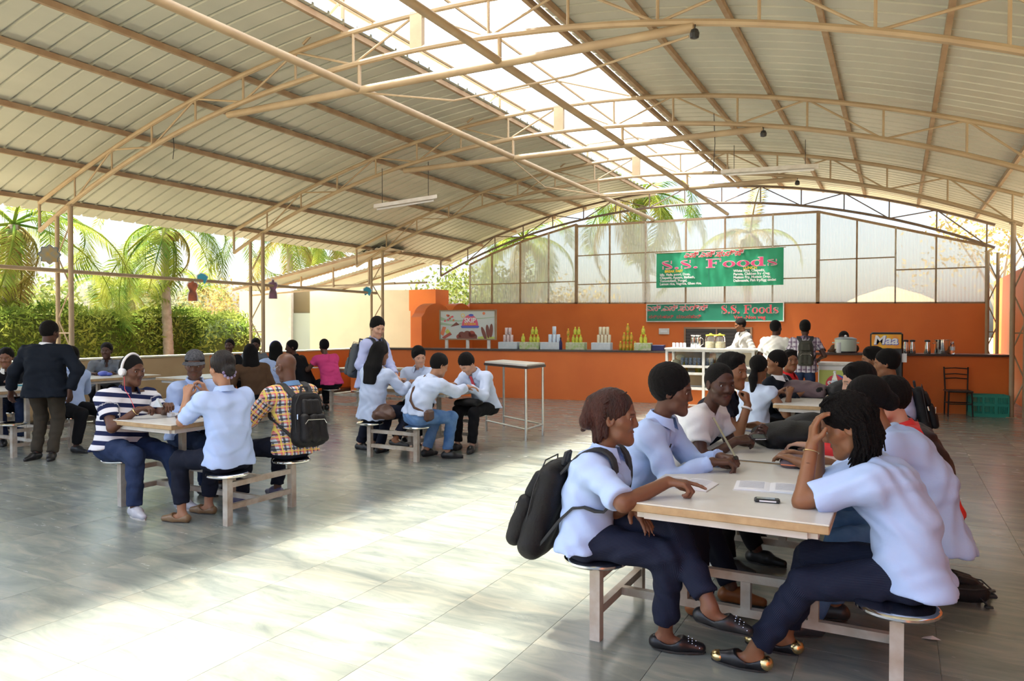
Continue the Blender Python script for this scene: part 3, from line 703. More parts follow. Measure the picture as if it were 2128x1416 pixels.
def add_hand(F, w, dr, pn, side, pose, s, nails):
    dr = unit(dr); pn = Vector(pn); pn = unit(pn-dr*pn.dot(dr)); th = (dr.cross(pn) if side > 0 else pn.cross(dr)).normalized()
    c = {'flat': (.12,.18,.12), 'rest': (.4,.5,.35), 'grip': (.75,1.0,.7), 'fist': (1.2,1.45,.9), 'point': (.9,1.2,.8), 'spread': (.10,.22,.15)}[pose]
    for t in (-.6, 0, .6): F.cap(w+th*t*.016*s, w+dr*.075*s+th*t*.042*s, .017*s, .0135*s, .012)
    spread = .16 if pose == 'spread' else .05
    for i, (off, ln) in enumerate(((.030, .90), (.010, 1.0), (-.010, .94), (-.029, .76))):
        cc = (.15,.15,.1) if (pose == 'point' and i == 0) else c
        b = w+dr*(.083-.006*(i == 3))*s+th*off*s; d = unit(dr+th*off*spread*30*.12) if pose != 'spread' else unit(dr+th*(off*9)); a = 0.; r = .0096*s
        for sg, (L, k) in enumerate(((.043, cc[0]), (.027, cc[1]), (.021, cc[2]))):
            a += k; dd = d*math.cos(a)+pn*math.sin(a); e = b+dd*L*ln*s; F.cap(b, e, r, r*.9, .004); r *= .9; b = e
        nails.append((np.array(b-pn*math.cos(a)*.006), .0085*s))
    tb = w+dr*.022*s+th*.022*s+pn*.006*s; td = unit(dr*.55+th*.75+pn*.35) if pose in ('flat', 'spread') else unit(dr*.75+th*.45+pn*.6)
    e1 = tb+td*.042*s; e2 = e1+unit(td*.7+dr*.55)*.030*s; F.cap(tb, e1, .0145*s, .0115*s, .010); F.cap(e1, e2, .0110*s, .0090*s, .004); nails.append((np.array(e2), .008*s))
def add_head(F, C, M, s, fem, fine):
    def P(x, y, z): return C+M@Vector((x, y, z))*s
    Mn = np.array(M); e = lambda c, r, k=.02, op=1: F.ell(P(*c), np.array(r)*s, Mn, k, op); c_ = lambda a, b, ra, rb, k=.015, op=1: F.cap(P(*a), P(*b), ra*s, rb*s, k, op=op)
    w = .94 if fem else 1.
    e((0,-.006,.034), (.074*w,.092,.086)); e((0,.020,-.032), (.060*w,.066,.084), .03); c_((-.036*w,.030,-.078), (0,.068,-.097), .022, .021, .03); c_((.036*w,.030,-.078), (0,.068,-.097), .022, .021, .03)
    if fine:
        for sx in (-1, 1):
            e((sx*.033,.095,.008), (.019,.014,.012), .014, -1)                       # socket
            c_((sx*.013,.084,.027), (sx*.046,.072,.028), .0075, .006, .018)        # brow ridge
            c_((sx*.037,.066,-.024), (sx*.052,.044,-.012), .019, .017, .03)             # cheekbone
            e((sx*.0135,.088,-.028), (.0105,.012,.0095), .008)                          # nostril wing
            e((sx*.075*w,-.008,-.004), (.011,.020,.032), .006); e((sx*.082*w,-.002,-.004), (.006,.011,.018), .004, -1)
            c_((sx*.019,.0790,.0155), (sx*.047,.0715,.0125), .0056, .0050, .006); c_((sx*.020,.0790,-.001), (sx*.045,.0725,.001), .0035, .003, .005)
        c_((0,.084,.020), (0,.0985,-.022), .0080, .0125, .012); c_((-.019,.0800,-.0575), (.019,.0800,-.0575), .0078, .0078, .006); c_((0,.085,-.056), (0,.085,-.0562), .008, .008, .006); c_((-.016,.0800,-.0705), (.016,.0800,-.0705), .0090, .0090, .006)
        c_((-.024,.0865,-.0640), (.024,.0865,-.0640), .0022, .0022, .003, -1)
    else:
        for sx in (-1, 1): e((sx*.076*w,-.008,-.004), (.011,.020,.030), .006); e((sx*.033,.095,.008), (.018,.013,.011), .014, -1)
        c_((0,.083,.018), (0,.098,-.022), .009, .014, .012); c_((-.018,.082,-.063), (.018,.082,-.063), .012, .012, .008)
    return P
def hair_field(P, M, s, style, th):
    H = Field(); Mn = np.array(M)
    e = lambda c, r, k=.02, op=1: H.ell(P(*c), np.array(r)*s, Mn, k, op); c_ = lambda a, b, ra, rb, k=.02: H.cap(P(*a), P(*b), ra*s, rb*s, k)
    e((0,-.014-th*.55,.036+th*.6), (.0765+th*.6,.096+th*.55,.086+th*.6)); 
    if style in ('short', 'afro', 'buzz', 'swept', 'curly', 'spiky'):
        e((0,-.034,.012), (.074+th*.5,.076+th*.5,.082), .02)
        e((0,.124,-.040), (.092,.076,.121), .012, -1); e((0,.050,-.075), (.12,.050,.075), .010, -1)
        n = M@Vector((0,-.42,.90)); H.plane(P(0,-.03,-.050), n, .006)
        if style == 'swept': c_((-.045,.040,.110), (.050,.050,.094), .018, .015, .03); c_((.0,.02,.116), (.06,.035,.085), .018, .015, .03)
    else:
        e((0,.114,-.034), (.078,.070,.116), .012, -1)
        if style in ('bun', 'pony', 'braids', 'clip', 'band'):
            n = M@Vector((0,-.62,.78)); H.plane(P(0,-.01,-.030), n, .006)
        if style == 'bun': e((0,-.105,-.02), (.05,.045,.05), .02)
        if style == 'pony': c_((0,-.10,.0), (0,-.14,-.10), .03, .04, .02); c_((0,-.14,-.10), (.0,-.13,-.30), .042, .02, .03)
        if style == 'clip':
            c_((0,-.105,.055), (.02,-.125,-.03), .04, .038, .03); c_((0,-.115,.0), (-.02,-.15,-.075), .03, .012, .02); c_((.055,-.055,.0), (.06,-.05,-.10), .026, .013, .02); c_((.05,-.03,.0), (.065,-.02,-.085), .016, .008, .02); c_((0,-.08,0), (.03,-.075,-.11), .034, .018, .02)
        if style == 'long':
            for x in (-.062, -.02, .02, .062): c_((x,-.055,.02), (x*1.15,-.085,-.17), .045, .048, .04); c_((x*1.15,-.085,-.17), (x*1.1,-.10,-.34), .048, .026, .04)
        if style == 'bob':
            for x in (-.07, -.03, .03, .07): c_((x,-.03,.02), (x*1.1,-.045,-.12), .04, .034, .04)
    return H
def person(label, hip, head, face, look=None, pitch=0., roll=0., skin='dark', shirt='blue', sleeve=1., pants='navyp', hair='short', hth=.012, hcol='black', lh=None, rh=None, lp='rest', rp='rest', lf=None, rf=None, shoe=(.012,.012,.014), stand=False, s=1., fem=False, q=1, eh_l=None, eh_r=None, slouch=.02, wide=1., hem=.02, cuff=.93, collar=True, collar_col=None, inner=None, ldir=None, rdir=None, lpn=None, rpn=None, shoe_kind='shoe', foot=None, group=None, neckv=.05, head_s=1., untuck=.016, legs=True, kneeh=None, bare=0., stretch=True, hair2=None):
    """q: 2 close to the camera, 1 middle distance, 0 far"""
    s *= 1.05
    hip, head = Vector(hip), Vector(head); fa = math.radians(face); Fd = Vector((math.cos(fa), math.sin(fa), 0)); Rt = Vector((math.sin(fa), -math.cos(fa), 0))
    la = math.radians(face if look is None else look); pa = math.radians(pitch); hf = Vector((math.cos(la)*math.cos(pa), math.sin(la)*math.cos(pa), math.sin(pa)))
    hr_ = Vector((math.sin(la), -math.cos(la), 0)); hu = hr_.cross(hf); 
    if roll: Qr = Quaternion(hf, math.radians(roll)); hr_ = Qr@hr_; hu = Qr@hu
    MH = Matrix((hr_, hf, hu)).transposed(); hs = s*head_s*1.06
    hc, fh, gh = ((.014, .0052, .011), (.016, .007, .013), (.022, .0105, .019))[2-q]
    T = unit(head-hip); NB = head-hu*.095*s-T*.085*s-hf*.028*s
    ax = unit(NB-hip); L = (NB-hip).length; mid = hip.lerp(NB, .45)-Fd*slouch; che = hip.lerp(NB, .76)-Fd*slouch*.6
    B = Field(); nails = []; jn = {}
    sw = .178*s*wide
    S = {}; 
    for k, sd in (('r', 1), ('l', -1)):
        S[k] = NB-ax*.058*s+Rt*sd*sw+Fd*.012
    def torso(F, g, k=.07, low=True):
        for sd in (-1, 1):
            F.cap(hip+Rt*sd*.062*s*wide+ax*.05*s, mid+Rt*sd*.052*s*wide, .100*s*wide+g, .094*s*wide+g, k); F.cap(mid+Rt*sd*.052*s*wide, che+Rt*sd*.070*s*wide, .094*s*wide+g, .098*s*wide+g, k)
            F.cap(NB-ax*.045*s+Rt*sd*.03*s, S['r' if sd > 0 else 'l'], .052*s+g, .054*s+g, .05)
            F.cap(che+Rt*sd*.075*s, S['r' if sd > 0 else 'l']-ax*.02*s, .085*s+g, .055*s+g, .06)
        if fem:
            for sd in (-1, 1): F.ell(che+Rt*sd*.065*s+Fd*.085*s-ax*.03*s, (.058*s+g, .058*s+g, .058*s+g), None, .05)
    torso(B, -.012)
    P = add_head(B, head, MH, hs, fem, q > 0)
    B.cap(NB-ax*.06*s, P(0,-.022,-.05), .054*s*(.88 if fem else 1), .050*s*(.88 if fem else 1), .03)
    ua, fl_ = .285*s, .255*s
    for k, sd, tgt, pose, hint, hd, pn in (('l', -1, lh, lp, eh_l, ldir, lpn), ('r', 1, rh, rp, eh_r, rdir, rpn)):
        if tgt is None: tgt = S[k]-Vector((0, 0, 1))*.50*s+Fd*.06+Rt*sd*.06
        el, wr = ik(S[k], tgt, ua, fl_, hint if hint is not None else (Rt*sd*.55-Vector((0, 0, 1))-Fd*.25))
        jn['el_'+k], jn['wr_'+k] = el, wr
        B.cap(S[k], el, .050*s, .040*s, .03); B.cap(el, wr, .041*s, .027*s, .02)
        add_hand(B, wr, (wr-el) if hd is None else hd, Vector((0, 0, -1)) if pn is None else pn, sd, pose, s*1.03, nails)
    tl, sl_ = .425*s, .415*s
    for k, sd, tgt in (('l', -1, lf), ('r', 1, rf)):
        hj = hip+Rt*sd*.088*s*wide; jn['hj_'+k] = hj
        if tgt is None: tgt = (hj.x+Fd.x*(.0 if stand else .36), hj.y+Fd.y*(.0 if stand else .36), .085*s)
        kh = kneeh if kneeh is not None else (Fd+Vector((0, 0, .9))+Rt*sd*.15)
        kn, an = ik(hj, tgt, tl, sl_, kh); jn['kn_'+k], jn['an_'+k] = kn, an
        if legs:
            B.cap(hj, kn, .080*s*wide, .056*s, .03); B.cap(kn, an, .053*s, .034*s, .03)
            fd = Fd if foot is None else Vector(foot[0 if k == 'l' else 1]); fd = unit(fd); jn['fd_'+k] = fd
            B.cap(an-fd*.030*s-Vector((0,0,.035*s)), an+fd*.09*s-Vector((0,0,.053*s)), .031*s, .026*s, .03); B.cap(an+fd*.09*s-Vector((0,0,.053*s)), an+fd*.155*s-Vector((0,0,.062*s)), .026*s, .016*s, .02)
    B.cap(jn['hj_l'], jn['hj_r'], .098*s*wide, .098*s*wide, .05)
    fine = [(np.array(head)-.135*hs, np.array(head)+.135*hs, fh)]
    if q > 0:
        for k in 'lr':
            w = np.array(jn['wr_'+k]); d_ = np.array(unit((jn['wr_'+k]-jn['el_'+k])))*.07; fine.append((w+d_-.125, w+d_+.125, fh*.95))
        if q == 1: fine = fine[:1]+[(a, b, .0085) for a, b, _ in fine[1:]]
    VV, FF = surf(B, hc, fine); VV = relax(VV, FF, 1, .35)
    loc = Vector((hip.x, hip.y, 0))
    Mi = np.array(MH.transposed()); Lh = (VV-np.array(head))@Mi.T/hs; x, y, z = Lh[:,0], Lh[:,1], Lh[:,2]
    lipm = np.clip(1.3-np.hypot(x/.021, (z+.064)/.0095), 0, 1)*(y > .068)*.8
    br = np.clip(1.6-np.abs(z-.0275+.10*np.maximum(np.abs(x)-.034, 0))/.0032, 0, 1)*((np.abs(x) > .015) & (np.abs(x) < .048) & (y > .045))*.8
    nl = np.zeros(len(VV))
    if q == 2:
        for c, r in nails: nl = np.maximum(nl, np.clip(2-2*np.linalg.norm(VV-c, axis=1)/r, 0, 1))
    body = np_mesh('person', VV, FF, SK[skin], None, {'tint': np.stack([lipm, br, nl*.6], 1)}, loc)
    tag(body, label, 'person', group)
    root = body
    def child(name, Fld, h, m, band=False, noise=None, fine=()):
        Vv, Ff = surf(Fld, h, fine, noise)
        if len(Vv) == 0: return None
        Vv = relax(Vv, Ff, 1, .4)
        at = None
        if band:
            best = np.full(len(Vv), 1e9); u = np.zeros(len(Vv)); v = np.zeros(len(Vv))
            for p in Fld.p:
                if p[0] != 'c' or p[-1] < 0: continue
                ba = p[2]-p[1]; L2 = max(ba@ba, 1e-9); r = Vv-p[1]; t = np.clip(r@ba/L2, 0, 1); q_ = r-t[:,None]*ba; dd = np.linalg.norm(q_, axis=1)-(p[3]+(p[4]-p[3])*t)
                a = np.array(unit(Vector(ba))); e1 = np.cross(a, np.array(Rt)); e1 = e1/(np.linalg.norm(e1)+1e-9) if np.linalg.norm(e1) > .2 else np.cross(a, np.array(Fd)); e2 = np.cross(a, e1)
                mk = dd < best; best[mk] = dd[mk]; ang = np.arctan2(q_@e2, q_@e1); u[mk] = (ang*.5*(p[3]+p[4]))[mk]; v[mk] = (t*math.sqrt(L2))[mk]
            if band == 'torso':
                rel = Vv-np.array(hip); v2 = rel@np.array(ax); u2 = rel@np.array(Rt); arm = np.zeros(len(Vv), bool)
                for k in 'lr':
                    a0, b0 = np.array(S[k]), np.array(jn['el_'+k]); ba = b0-a0; t = (Vv-a0)@ba/(ba@ba); dd = np.linalg.norm(Vv-a0-np.clip(t, 0, 1)[:,None]*ba, axis=1); mk = (t > .28) & (dd < .085*s)
                    arm |= mk
                u = np.where(arm, u, u2); v = np.where(arm, v, v2)
            at = {'band': np.stack([u, v, 0*u], 1)}
        P_ = np_mesh(name, Vv, Ff, m, root, at, loc); return P_
    rnd = (hip.x*7.3+hip.y*3.1) % 6.28
    def fold(X, Y, Z): return (.0045*np.sin(34*Z+9*X+6*np.sin(9*Y+rnd)+4*np.sin(13*X))+.0034*np.sin(41*X-29*Y+5*np.sin(17*Z+rnd)))*(1 if q else .6)
    # trousers
    if legs and pants:
        T_ = Field(); g = .012*s
        T_.cap(jn['hj_l'], jn['hj_r'], .098*s*wide+g, .098*s*wide+g, .04)
        T_.cap(hip+Rt*.05*s, hip+Rt*.05*s+ax*.06*s, .094*s*wide+g, .085*s*wide+g, .04); T_.cap(hip-Rt*.05*s, hip-Rt*.05*s+ax*.06*s, .094*s*wide+g, .085*s*wide+g, .04)
        for k in 'lr':
            kn, an, hj = jn['kn_'+k], jn['an_'+k], jn['hj_'+k]
            T_.cap(hj, kn, .084*s*wide+g, .060*s+g, .03); e = kn.lerp(an, cuff); T_.cap(kn, e, .060*s+g, .048*s+g, .03, fb=True)
        child('trousers', T_, gh, CL[pants], band=True, noise=fold)
    # shirt
    if shirt:
        C_ = Field(); g = untuck*s; torso(C_, g)
        for sd in (-1, 1): C_.cap(hip+Rt*sd*.062*s*wide+ax*.06*s, hip+Rt*sd*.088*s*wide-ax*(hem+.03), .106*s*wide+g, .114*s*wide+g+(.010 if hem > .06 else .004), .05)
        C_.plane(hip-(ax if stand else Vector((0, 0, 1)))*hem, ax if stand else unit(ax*.7+Vector((0, 0, 1))-Fd*.25), .006); C_.plane(NB+ax*.012*s+hf*0, -ax*.9+Fd*(-.35), .004)
        if inner or neckv > .08: C_.ell(NB+Fd*.085*s-ax*.03*s, (.035*s,.035*s,neckv), None, .006, -1)
        if sleeve > 0:
            for k in 'lr':
                a, el, wr = S[k], jn['el_'+k], jn['wr_'+k]
                if sleeve <= 1: C_.cap(a, a.lerp(el, max(.05, sleeve)), .053*s+g, .049*s+g*1.1, .025, fb=True)
                else: C_.cap(a, el, .053*s+g, .046*s+g, .025); C_.cap(el, el.lerp(wr, sleeve-1), .044*s+g, .032*s+g, .025, fb=True)
        sh = child('shirt', C_, gh, CL[shirt], band='torso' if shirt in ('plaid', 'polo', 'check') else False, noise=fold)
        if collar and sh is not None:
            K = MB(); nd = unit(P(0,-.022,-.05)-NB); c0 = NB+nd*.012*s; e1 = unit(Rt-nd*Rt.dot(nd)); e2 = nd.cross(e1); e2 = e2 if e2.dot(Fd) > 0 else -e2; N = 26; vs = []
            for i in range(N+1):
                a = math.radians(-250+320*i/N+0) ; a = math.radians(90+22+ (316)*i/N)
                d = e1*math.cos(a)+e2*math.sin(a); f_ = max(0, -math.cos(math.radians((316)*i/N+22)))
                fr = math.sin(a)
                rr = (.060+.006*(fr > .3))*s*(.9 if fem else 1); hh = .030*s
                vs += [c0+d*rr+nd*hh*.9, c0+d*(rr+.011*s)+nd*hh, c0+d*(rr+.026*s+.012*s*max(fr, 0))-nd*(.016+.030*max(fr, 0)**3)*s+Fd*.018*s*max(fr, 0), c0+d*(rr-.003*s)-nd*.02*s]
            K.add(vs, [(4*i+j, 4*i+4+j, 4*i+4+(j+1) % 4, 4*i+(j+1) % 4) for i in range(N) for j in range(4)])
            co = K.build('collar', CL[collar_col or shirt], sh, smooth=True); co.data.transform(Matrix.Translation(-loc))
    # shoes
    if legs and shoe:
        sm = mat('shoe_%02d%02d%02d' % tuple(int(c*99) for c in shoe), shoe, .35); sole = mat('sole_light', (.55,.52,.48), .6) if shoe_kind == 'sneaker' else mat('sole_dark', (.03,.028,.026), .6)
        for k in 'lr':
            an, fd = jn['an_'+k], jn['fd_'+k]; Z = Vector((0, 0, 1)); dn = unit(-Z+fd*fd.z) if abs(fd.z) > .05 else -Z
            base = an+dn*.078*s; X_ = Field(); sdv = fd.cross(-dn)
            X_.cap(base-fd*.045*s-dn*.03*s, base+fd*.06*s-dn*.030*s, .036*s, .041*s, .03); X_.cap(base+fd*.06*s-dn*.028*s, base+fd*.165*s-dn*.018*s, .042*s, .026*s, .03)
            if shoe_kind == 'shoe' or shoe_kind == 'sneaker': X_.cap(base-fd*.03*s-dn*.045*s, base+fd*.06*s-dn*.050*s, .040*s, .036*s, .02)
            X_.plane(base+dn*.003, -dn, .002)
            if shoe_kind == 'flat': X_.ell(base+fd*.02*s-dn*.085*s, (.062*s,.062*s,.062*s), None, .006, -1)
            so = child('shoe', X_, (.013, .009, .0065)[q], sm)
            O = MB(); ol = []
            for i in range(16):
                a = 2*math.pi*i/16; xx = math.cos(a); ol.append(base+fd*(.062+.128*xx)*s+sdv*(.040-.007*xx*xx-.004*xx)*s*math.sin(a)-dn*.004)
            O.add(ol+[p+dn*(.016 if shoe_kind == 'sneaker' else .008)*s for p in ol], [tuple(range(16)), tuple(range(31, 15, -1))]+[(i, i+16, (i+1) % 16+16, (i+1) % 16) for i in range(16)])
            if so is not None: sb = O.build('sole', sole, so); sb.data.transform(Matrix.Translation(-loc))
    # hair
    if hair and hair != 'bald':
        HF = hair_field(P, MH, hs, hair, hth)
        def hn(X, Y, Z):
            if hair in ('afro', 'curly', 'spiky'): return .0035*np.sin(150*X+3*np.sin(90*Z))*np.sin(160*Y)*np.sin(140*Z)*(1.5 if hair != 'afro' else 1)
            if hair == 'buzz': return 0*X+0*Y+0*Z
            return .0015*np.sin(220*X+60*Z+3*np.sin(50*Y))
        child('hair', HF, .006 if q == 2 else (.0085 if q else .012), HAIR[hcol], noise=hn)
    # eyes
    if q > 0:
        for sx in (-1, 1):
            c = P(sx*.032, .0716, .0075); Qe = Vector((0, 0, 1)).rotation_difference(MH@Vector((0, 1, -.05))).to_matrix().to_4x4()
            o = bpy.data.objects.new('eye', EYE); COL.objects.link(o); o.parent = root
            o.matrix_local = Matrix.Translation(c-loc)@Qe@Matrix.Scale(.0112*hs, 4)
    jn.update(dict(P=P, MH=MH, NB=NB, ax=ax, Fd=Fd, Rt=Rt, S=S, hip=hip, head=head, che=che, mid=mid, root=root, loc=loc, s=s, hs=hs))
    return jn
# ================================================================== PLANTS OUTSIDE
def leaf_mat(name, c1, c2, tr=.45):
    m = bpy.data.materials.new(name); m.use_nodes = True; n = m.node_tree.nodes; l = m.node_tree.links; n.clear()
    o = n.new('ShaderNodeOutputMaterial'); d = n.new('ShaderNodeBsdfDiffuse'); t = n.new('ShaderNodeBsdfTranslucent'); mx = n.new('ShaderNodeMixShader'); mx.inputs[0].default_value = tr
    g = n.new('ShaderNodeNewGeometry'); nz = n.new('ShaderNodeTexNoise'); nz.inputs['Scale'].default_value = 1.6; nz.inputs['Detail'].default_value = 5; l.new(g.outputs['Position'], nz.inputs['Vector'])
    r = n.new('ShaderNodeValToRGB'); r.color_ramp.elements[0].position = .35; r.color_ramp.elements[1].position = .66; r.color_ramp.elements[0].color = (*c1, 1); r.color_ramp.elements[1].color = (*c2, 1); l.new(nz.outputs[0], r.inputs[0])
    l.new(r.outputs[0], d.inputs[0]); l.new(r.outputs[0], t.inputs[0]); l.new(d.outputs[0], mx.inputs[1]); l.new(t.outputs[0], mx.inputs[2]); l.new(mx.outputs[0], o.inputs[0]); MATS[name] = m; return m
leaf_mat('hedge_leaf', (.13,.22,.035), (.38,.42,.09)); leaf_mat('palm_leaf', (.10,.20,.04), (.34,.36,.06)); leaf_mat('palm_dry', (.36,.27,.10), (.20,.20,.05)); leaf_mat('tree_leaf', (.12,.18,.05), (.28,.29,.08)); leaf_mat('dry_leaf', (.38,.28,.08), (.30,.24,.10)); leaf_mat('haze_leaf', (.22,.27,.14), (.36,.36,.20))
mat('palm_bark', (.40,.34,.27), .9, col2=(.28,.23,.17), nscale=8, bump=.3, bscale=20); mat('bark', (.30,.24,.18), .9, bump=.3)
rg = np.random.default_rng(11)
def leaves(n, sampler, size, asp=3.2, down=.3):
    """n loose leaf blades (one folded quad each)"""
    P = np.array([sampler() for _ in range(n)]); D = rg.normal(size=(n, 3)); D[:,2] -= down; D /= np.linalg.norm(D, axis=1)[:,None]; A = rg.normal(size=(n, 3)); S = np.cross(D, A); S /= np.linalg.norm(S, axis=1)[:,None]
    L = size*(.6+.8*rg.random(n))[:,None]; w = L/asp
    vs = np.stack([P, P+D*L*.5+S*w*.5, P+D*L, P+D*L*.5-S*w*.5], 1).reshape(-1, 3); return vs, np.arange(4*n).reshape(-1, 4)
hedge = empty('hedge', (-17, 9, 0), label='clipped green bamboo hedge behind the low parapet', cat='hedge')
zt = gx(150, 645, -17.0).z; y0, y1 = 4.0, gx(495, 660, -17).y
def hs():
    y = y0+(y1-y0)*rg.random(); top = zt-.03+.10*math.sin(y*2.1)+.06*math.sin(y*5.3); r = rg.random(); e = .9 if rg.random() < .75 else 0
    if r < .62: return (-16.55+rg.normal()*.10, y, top*rg.random()**.8)
    return (-16.6-.9*rg.random(), y, top+rg.normal()*.05)
vs, fs = leaves(17000, hs, .125, 3.4, .25); o = np_mesh('foliage', vs-np.array([-17, 9, 0]), fs, M_['hedge_leaf'], hedge); o['kind'] = 'stuff'
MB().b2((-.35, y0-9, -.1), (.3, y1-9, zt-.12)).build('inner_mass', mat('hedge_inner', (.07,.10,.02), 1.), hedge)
bush = empty('bush', gx(470, 735, -16.2)*1, label='round leafy bush at the end of the hedge beside the cream hut', cat='bush'); bl = bush.location.copy(); bl.z = 0; bush.location = bl
def bs_():
    d = rg.normal(size=3); d /= np.linalg.norm(d); r = (.75+.25*rg.random()); return (d[0]*.95*r, d[1]*.95*r, 1.05+d[2]*1.0*r)
vs, fs = leaves(3200, bs_, .13, 3.2, .1); o = np_mesh('foliage', vs, fs, M_['hedge_leaf'], bush); o['kind'] = 'stuff'
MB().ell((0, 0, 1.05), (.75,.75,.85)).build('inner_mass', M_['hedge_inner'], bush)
# palms
def frond_mesh(L, droop, seed, dense=72, leaf=.74):
    r = np.random.default_rng(seed); mb = MB(); pts = []; p = Vector((0, 0, 0)); a = .15; n = 22
    for i in range(n+1):
        pts.append(p.copy()); a -= droop/n*(1+.6*i/n); p = p+Vector((math.cos(a), 0, math.sin(a)))*L/n
    mb.tube(pts, [.035*(1-i/n)+.006 for i in range(n+1)], 5, cap=False)
    for k in range(dense):
        t = .10+.90*k/dense; i = min(n-1, int(t*n)); c = pts[i].lerp(pts[i+1], t*n-i); tan = (pts[i+1]-pts[i]).normalized(); ll = leaf*(1-.55*abs(t-.45)**1.5)*(.85+.3*r.random())
        for sd in (-1, 1):
            d = (tan*.55+Vector((0, sd, 0))*.8+Vector((0, 0, -.22+.1*r.normal()))).normalized(); e1 = c+d*ll*.5; d2 = (d+Vector((0, 0, -.75))).normalized(); e2 = e1+d2*ll*.5; w = tan*.019
            mb.add([c-w*.6, c+w*.6, e1+w, e1-w, e2], [(0, 1, 2, 3), (3, 2, 4)])
    return mb.mesh('frond')
FR = [frond_mesh(3.6, 1.6, 1), frond_mesh(3.4, 2.2, 2), frond_mesh(3.8, 1.1, 3), frond_mesh(3.2, 2.7, 4)]
FG = []
for k, f in enumerate(FR): f.materials.append(M_['palm_leaf']); g2 = f.copy(); g2.materials.clear(); g2.materials.append(M_['palm_dry']); FG.append(g2)
def palm(label, base, top, nf=16, sc=1., seed=0, el=(-.9, 1.1), dry=.15, r0=.17, az=None):
    r = np.random.default_rng(seed); base, top = Vector(base), Vector(top); e = empty('coconut_palm', base, label=label, cat='palm tree', group='coconut palms outside the hall')
    pts = []; n = 22
    for i in range(n+1):
        t = i/n; q = (top-base)*t+Vector((math.sin(t*2.2+seed)*.18, math.cos(t*1.7+seed)*.12, 0))*t; pts.append(q)
    pts = [q-pts[-1]*(i/n)+(top-base)*(i/n) if False else q for i, q in enumerate(pts)]
    rr = []
    MB().tube(sum([[p_, p_+Vector((0, 0, .04))] for p_ in pts], []), sum([[r0*(1-.35*i/n)*1.06, r0*(1-.35*i/n)*.94] for i in range(n+1)], []), 9).build('trunk', M_['palm_bark'], e, smooth=True)
    c = pts[-1]
    for k in range(nf):
        a = (2*math.pi*k*.381966*1.0 if az is None else az[0]+(az[1]-az[0])*r.random())+r.normal()*.15; t = k/(nf-1); ev = el[0]+(el[1]-el[0])*t+r.normal()*.12
        src = FG if (t < .25 and r.random() < .7) or r.random() < dry*.4 else FR
        o = inst('frond', src[k % 4], e, c+Vector((0, 0, .05)), (r.normal()*.25, -ev, a)); o.scale = (sc*(.85+.3*r.random()),)*3
    for k in range(7):
        a = k*2.4; MB().ell((0, 0, 0), (.10,.10,.13)).build('coconut', M_['palm_dry'], e, smooth=True).location = c+Vector((math.cos(a)*.22, math.sin(a)*.22, -.22-.06*(k % 3)))
t = gx(352, 640, -16.3); palm('coconut palm with a pale slender trunk in front of the hedge', (t.x, t.y, -.1), (t.x-.1, t.y+.1, 4.2), 14, .80, 3, el=(-.75, .9), r0=.14)
t = gx(10, 470, -17.6); palm('coconut palm with a heavy crown at the hedge end nearest the camera', (t.x, t.y, -.1), (t.x, t.y, 3.9), 15, .9, 5, el=(-.9, 1.0))
t = gy(595, 540, 24); palm('coconut palm with a ringed trunk rising behind the cream hut', (t.x+.5, 24, -.1), (t.x-.1, 24, 5.7), 18, 1.05, 12, el=(-.55, 1.1))
t = gy(700, 520, 28); palm('coconut palm spreading over the low hut roof', (t.x, 28, -.1), (t.x, 28, 6.8), 16, 1.0, 14)
t = gy(1345, 420, 24.5); palm('coconut palm rising behind the middle of the gable', (t.x, 24.5, -.1), (t.x, 24.5, 6.3), 18, 1.05, 21, el=(-.75, 1.1))
t = gy(1085, 500, 24); palm('coconut palm behind the low end of the gable panels', (t.x, 24, -.1), (t.x, 24, 4.9), 16, .9, 23, el=(-.6, 1.0))
t = gy(1560, 440, 27); palm('young coconut palm with yellow fronds behind the gable banner', (t.x, 27, -.1), (t.x, 27, 5.0), 12, .7, 29, dry=.6)
t = gx(250, 600, -34); palm('small far coconut palm seen over the hedge', (t.x, t.y, -.1), (t.x, t.y, 3.4), 16, .85, 31, el=(-.4, 1.1))
t = gx(420, 590, -40); palm('hazy far coconut palm over the hedge beside the hut', (t.x, t.y, -.1), (t.x, t.y, 4.2), 14, .9, 33)
# broadleaf trees
def tree(label, base, h, cr, n, m, size, seed, sparse=False):
    e = empty('broadleaf_tree', base, label=label, cat='tree', group='broadleaf trees outside the hall'); r = np.random.default_rng(seed)
    mb = MB(); mb.tube([(0, 0, -.1), (.1, 0, h*.4), (0, .1, h*.75)], [.14, .10, .05], 7); mb.build('trunk', M_['bark'], e)
    tips = []
    for k in range(9):
        a = k*2.399; z = h*(.4+.35*(k/9)); t_ = Vector((math.cos(a)*cr[0]*.75, math.sin(a)*cr[0]*.75, h+cr[1]*(.6*math.sin(k*1.7)))); tips.append(t_)
        MB().tube([(0, 0, z), t_*.5+Vector((0, 0, z*.5)), t_], [.05, .03, .012], 5).build('branch', M_['bark'], e)
    cl = [Vector((r.normal()*cr[0]*.5, r.normal()*cr[0]*.5, h+r.normal()*cr[1]*.5)) for _ in range(26)]+tips
    def smp():
        c = cl[rg.integers(len(cl))]; d = rg.normal(size=3)*.32*cr[0]*.6; return (c.x+d[0], c.y+d[1], c.z+d[2])
    vs, fs = leaves(n, smp, size, 2.2); o = np_mesh('foliage', vs, fs, m, e); o['kind'] = 'stuff'
def at_x(px, X): t = gx(px, 650, X); return (t.x, t.y, 0)
def at_y(px, Y): t = gy(px, 650, Y); return (t.x, t.y, 0)
tree('hazy leafy tree over the hedge beside the pale palm trunk', at_x(310, -38), 2.6, (2.6, 1.5), 2600, M_['haze_leaf'], .26, 1)
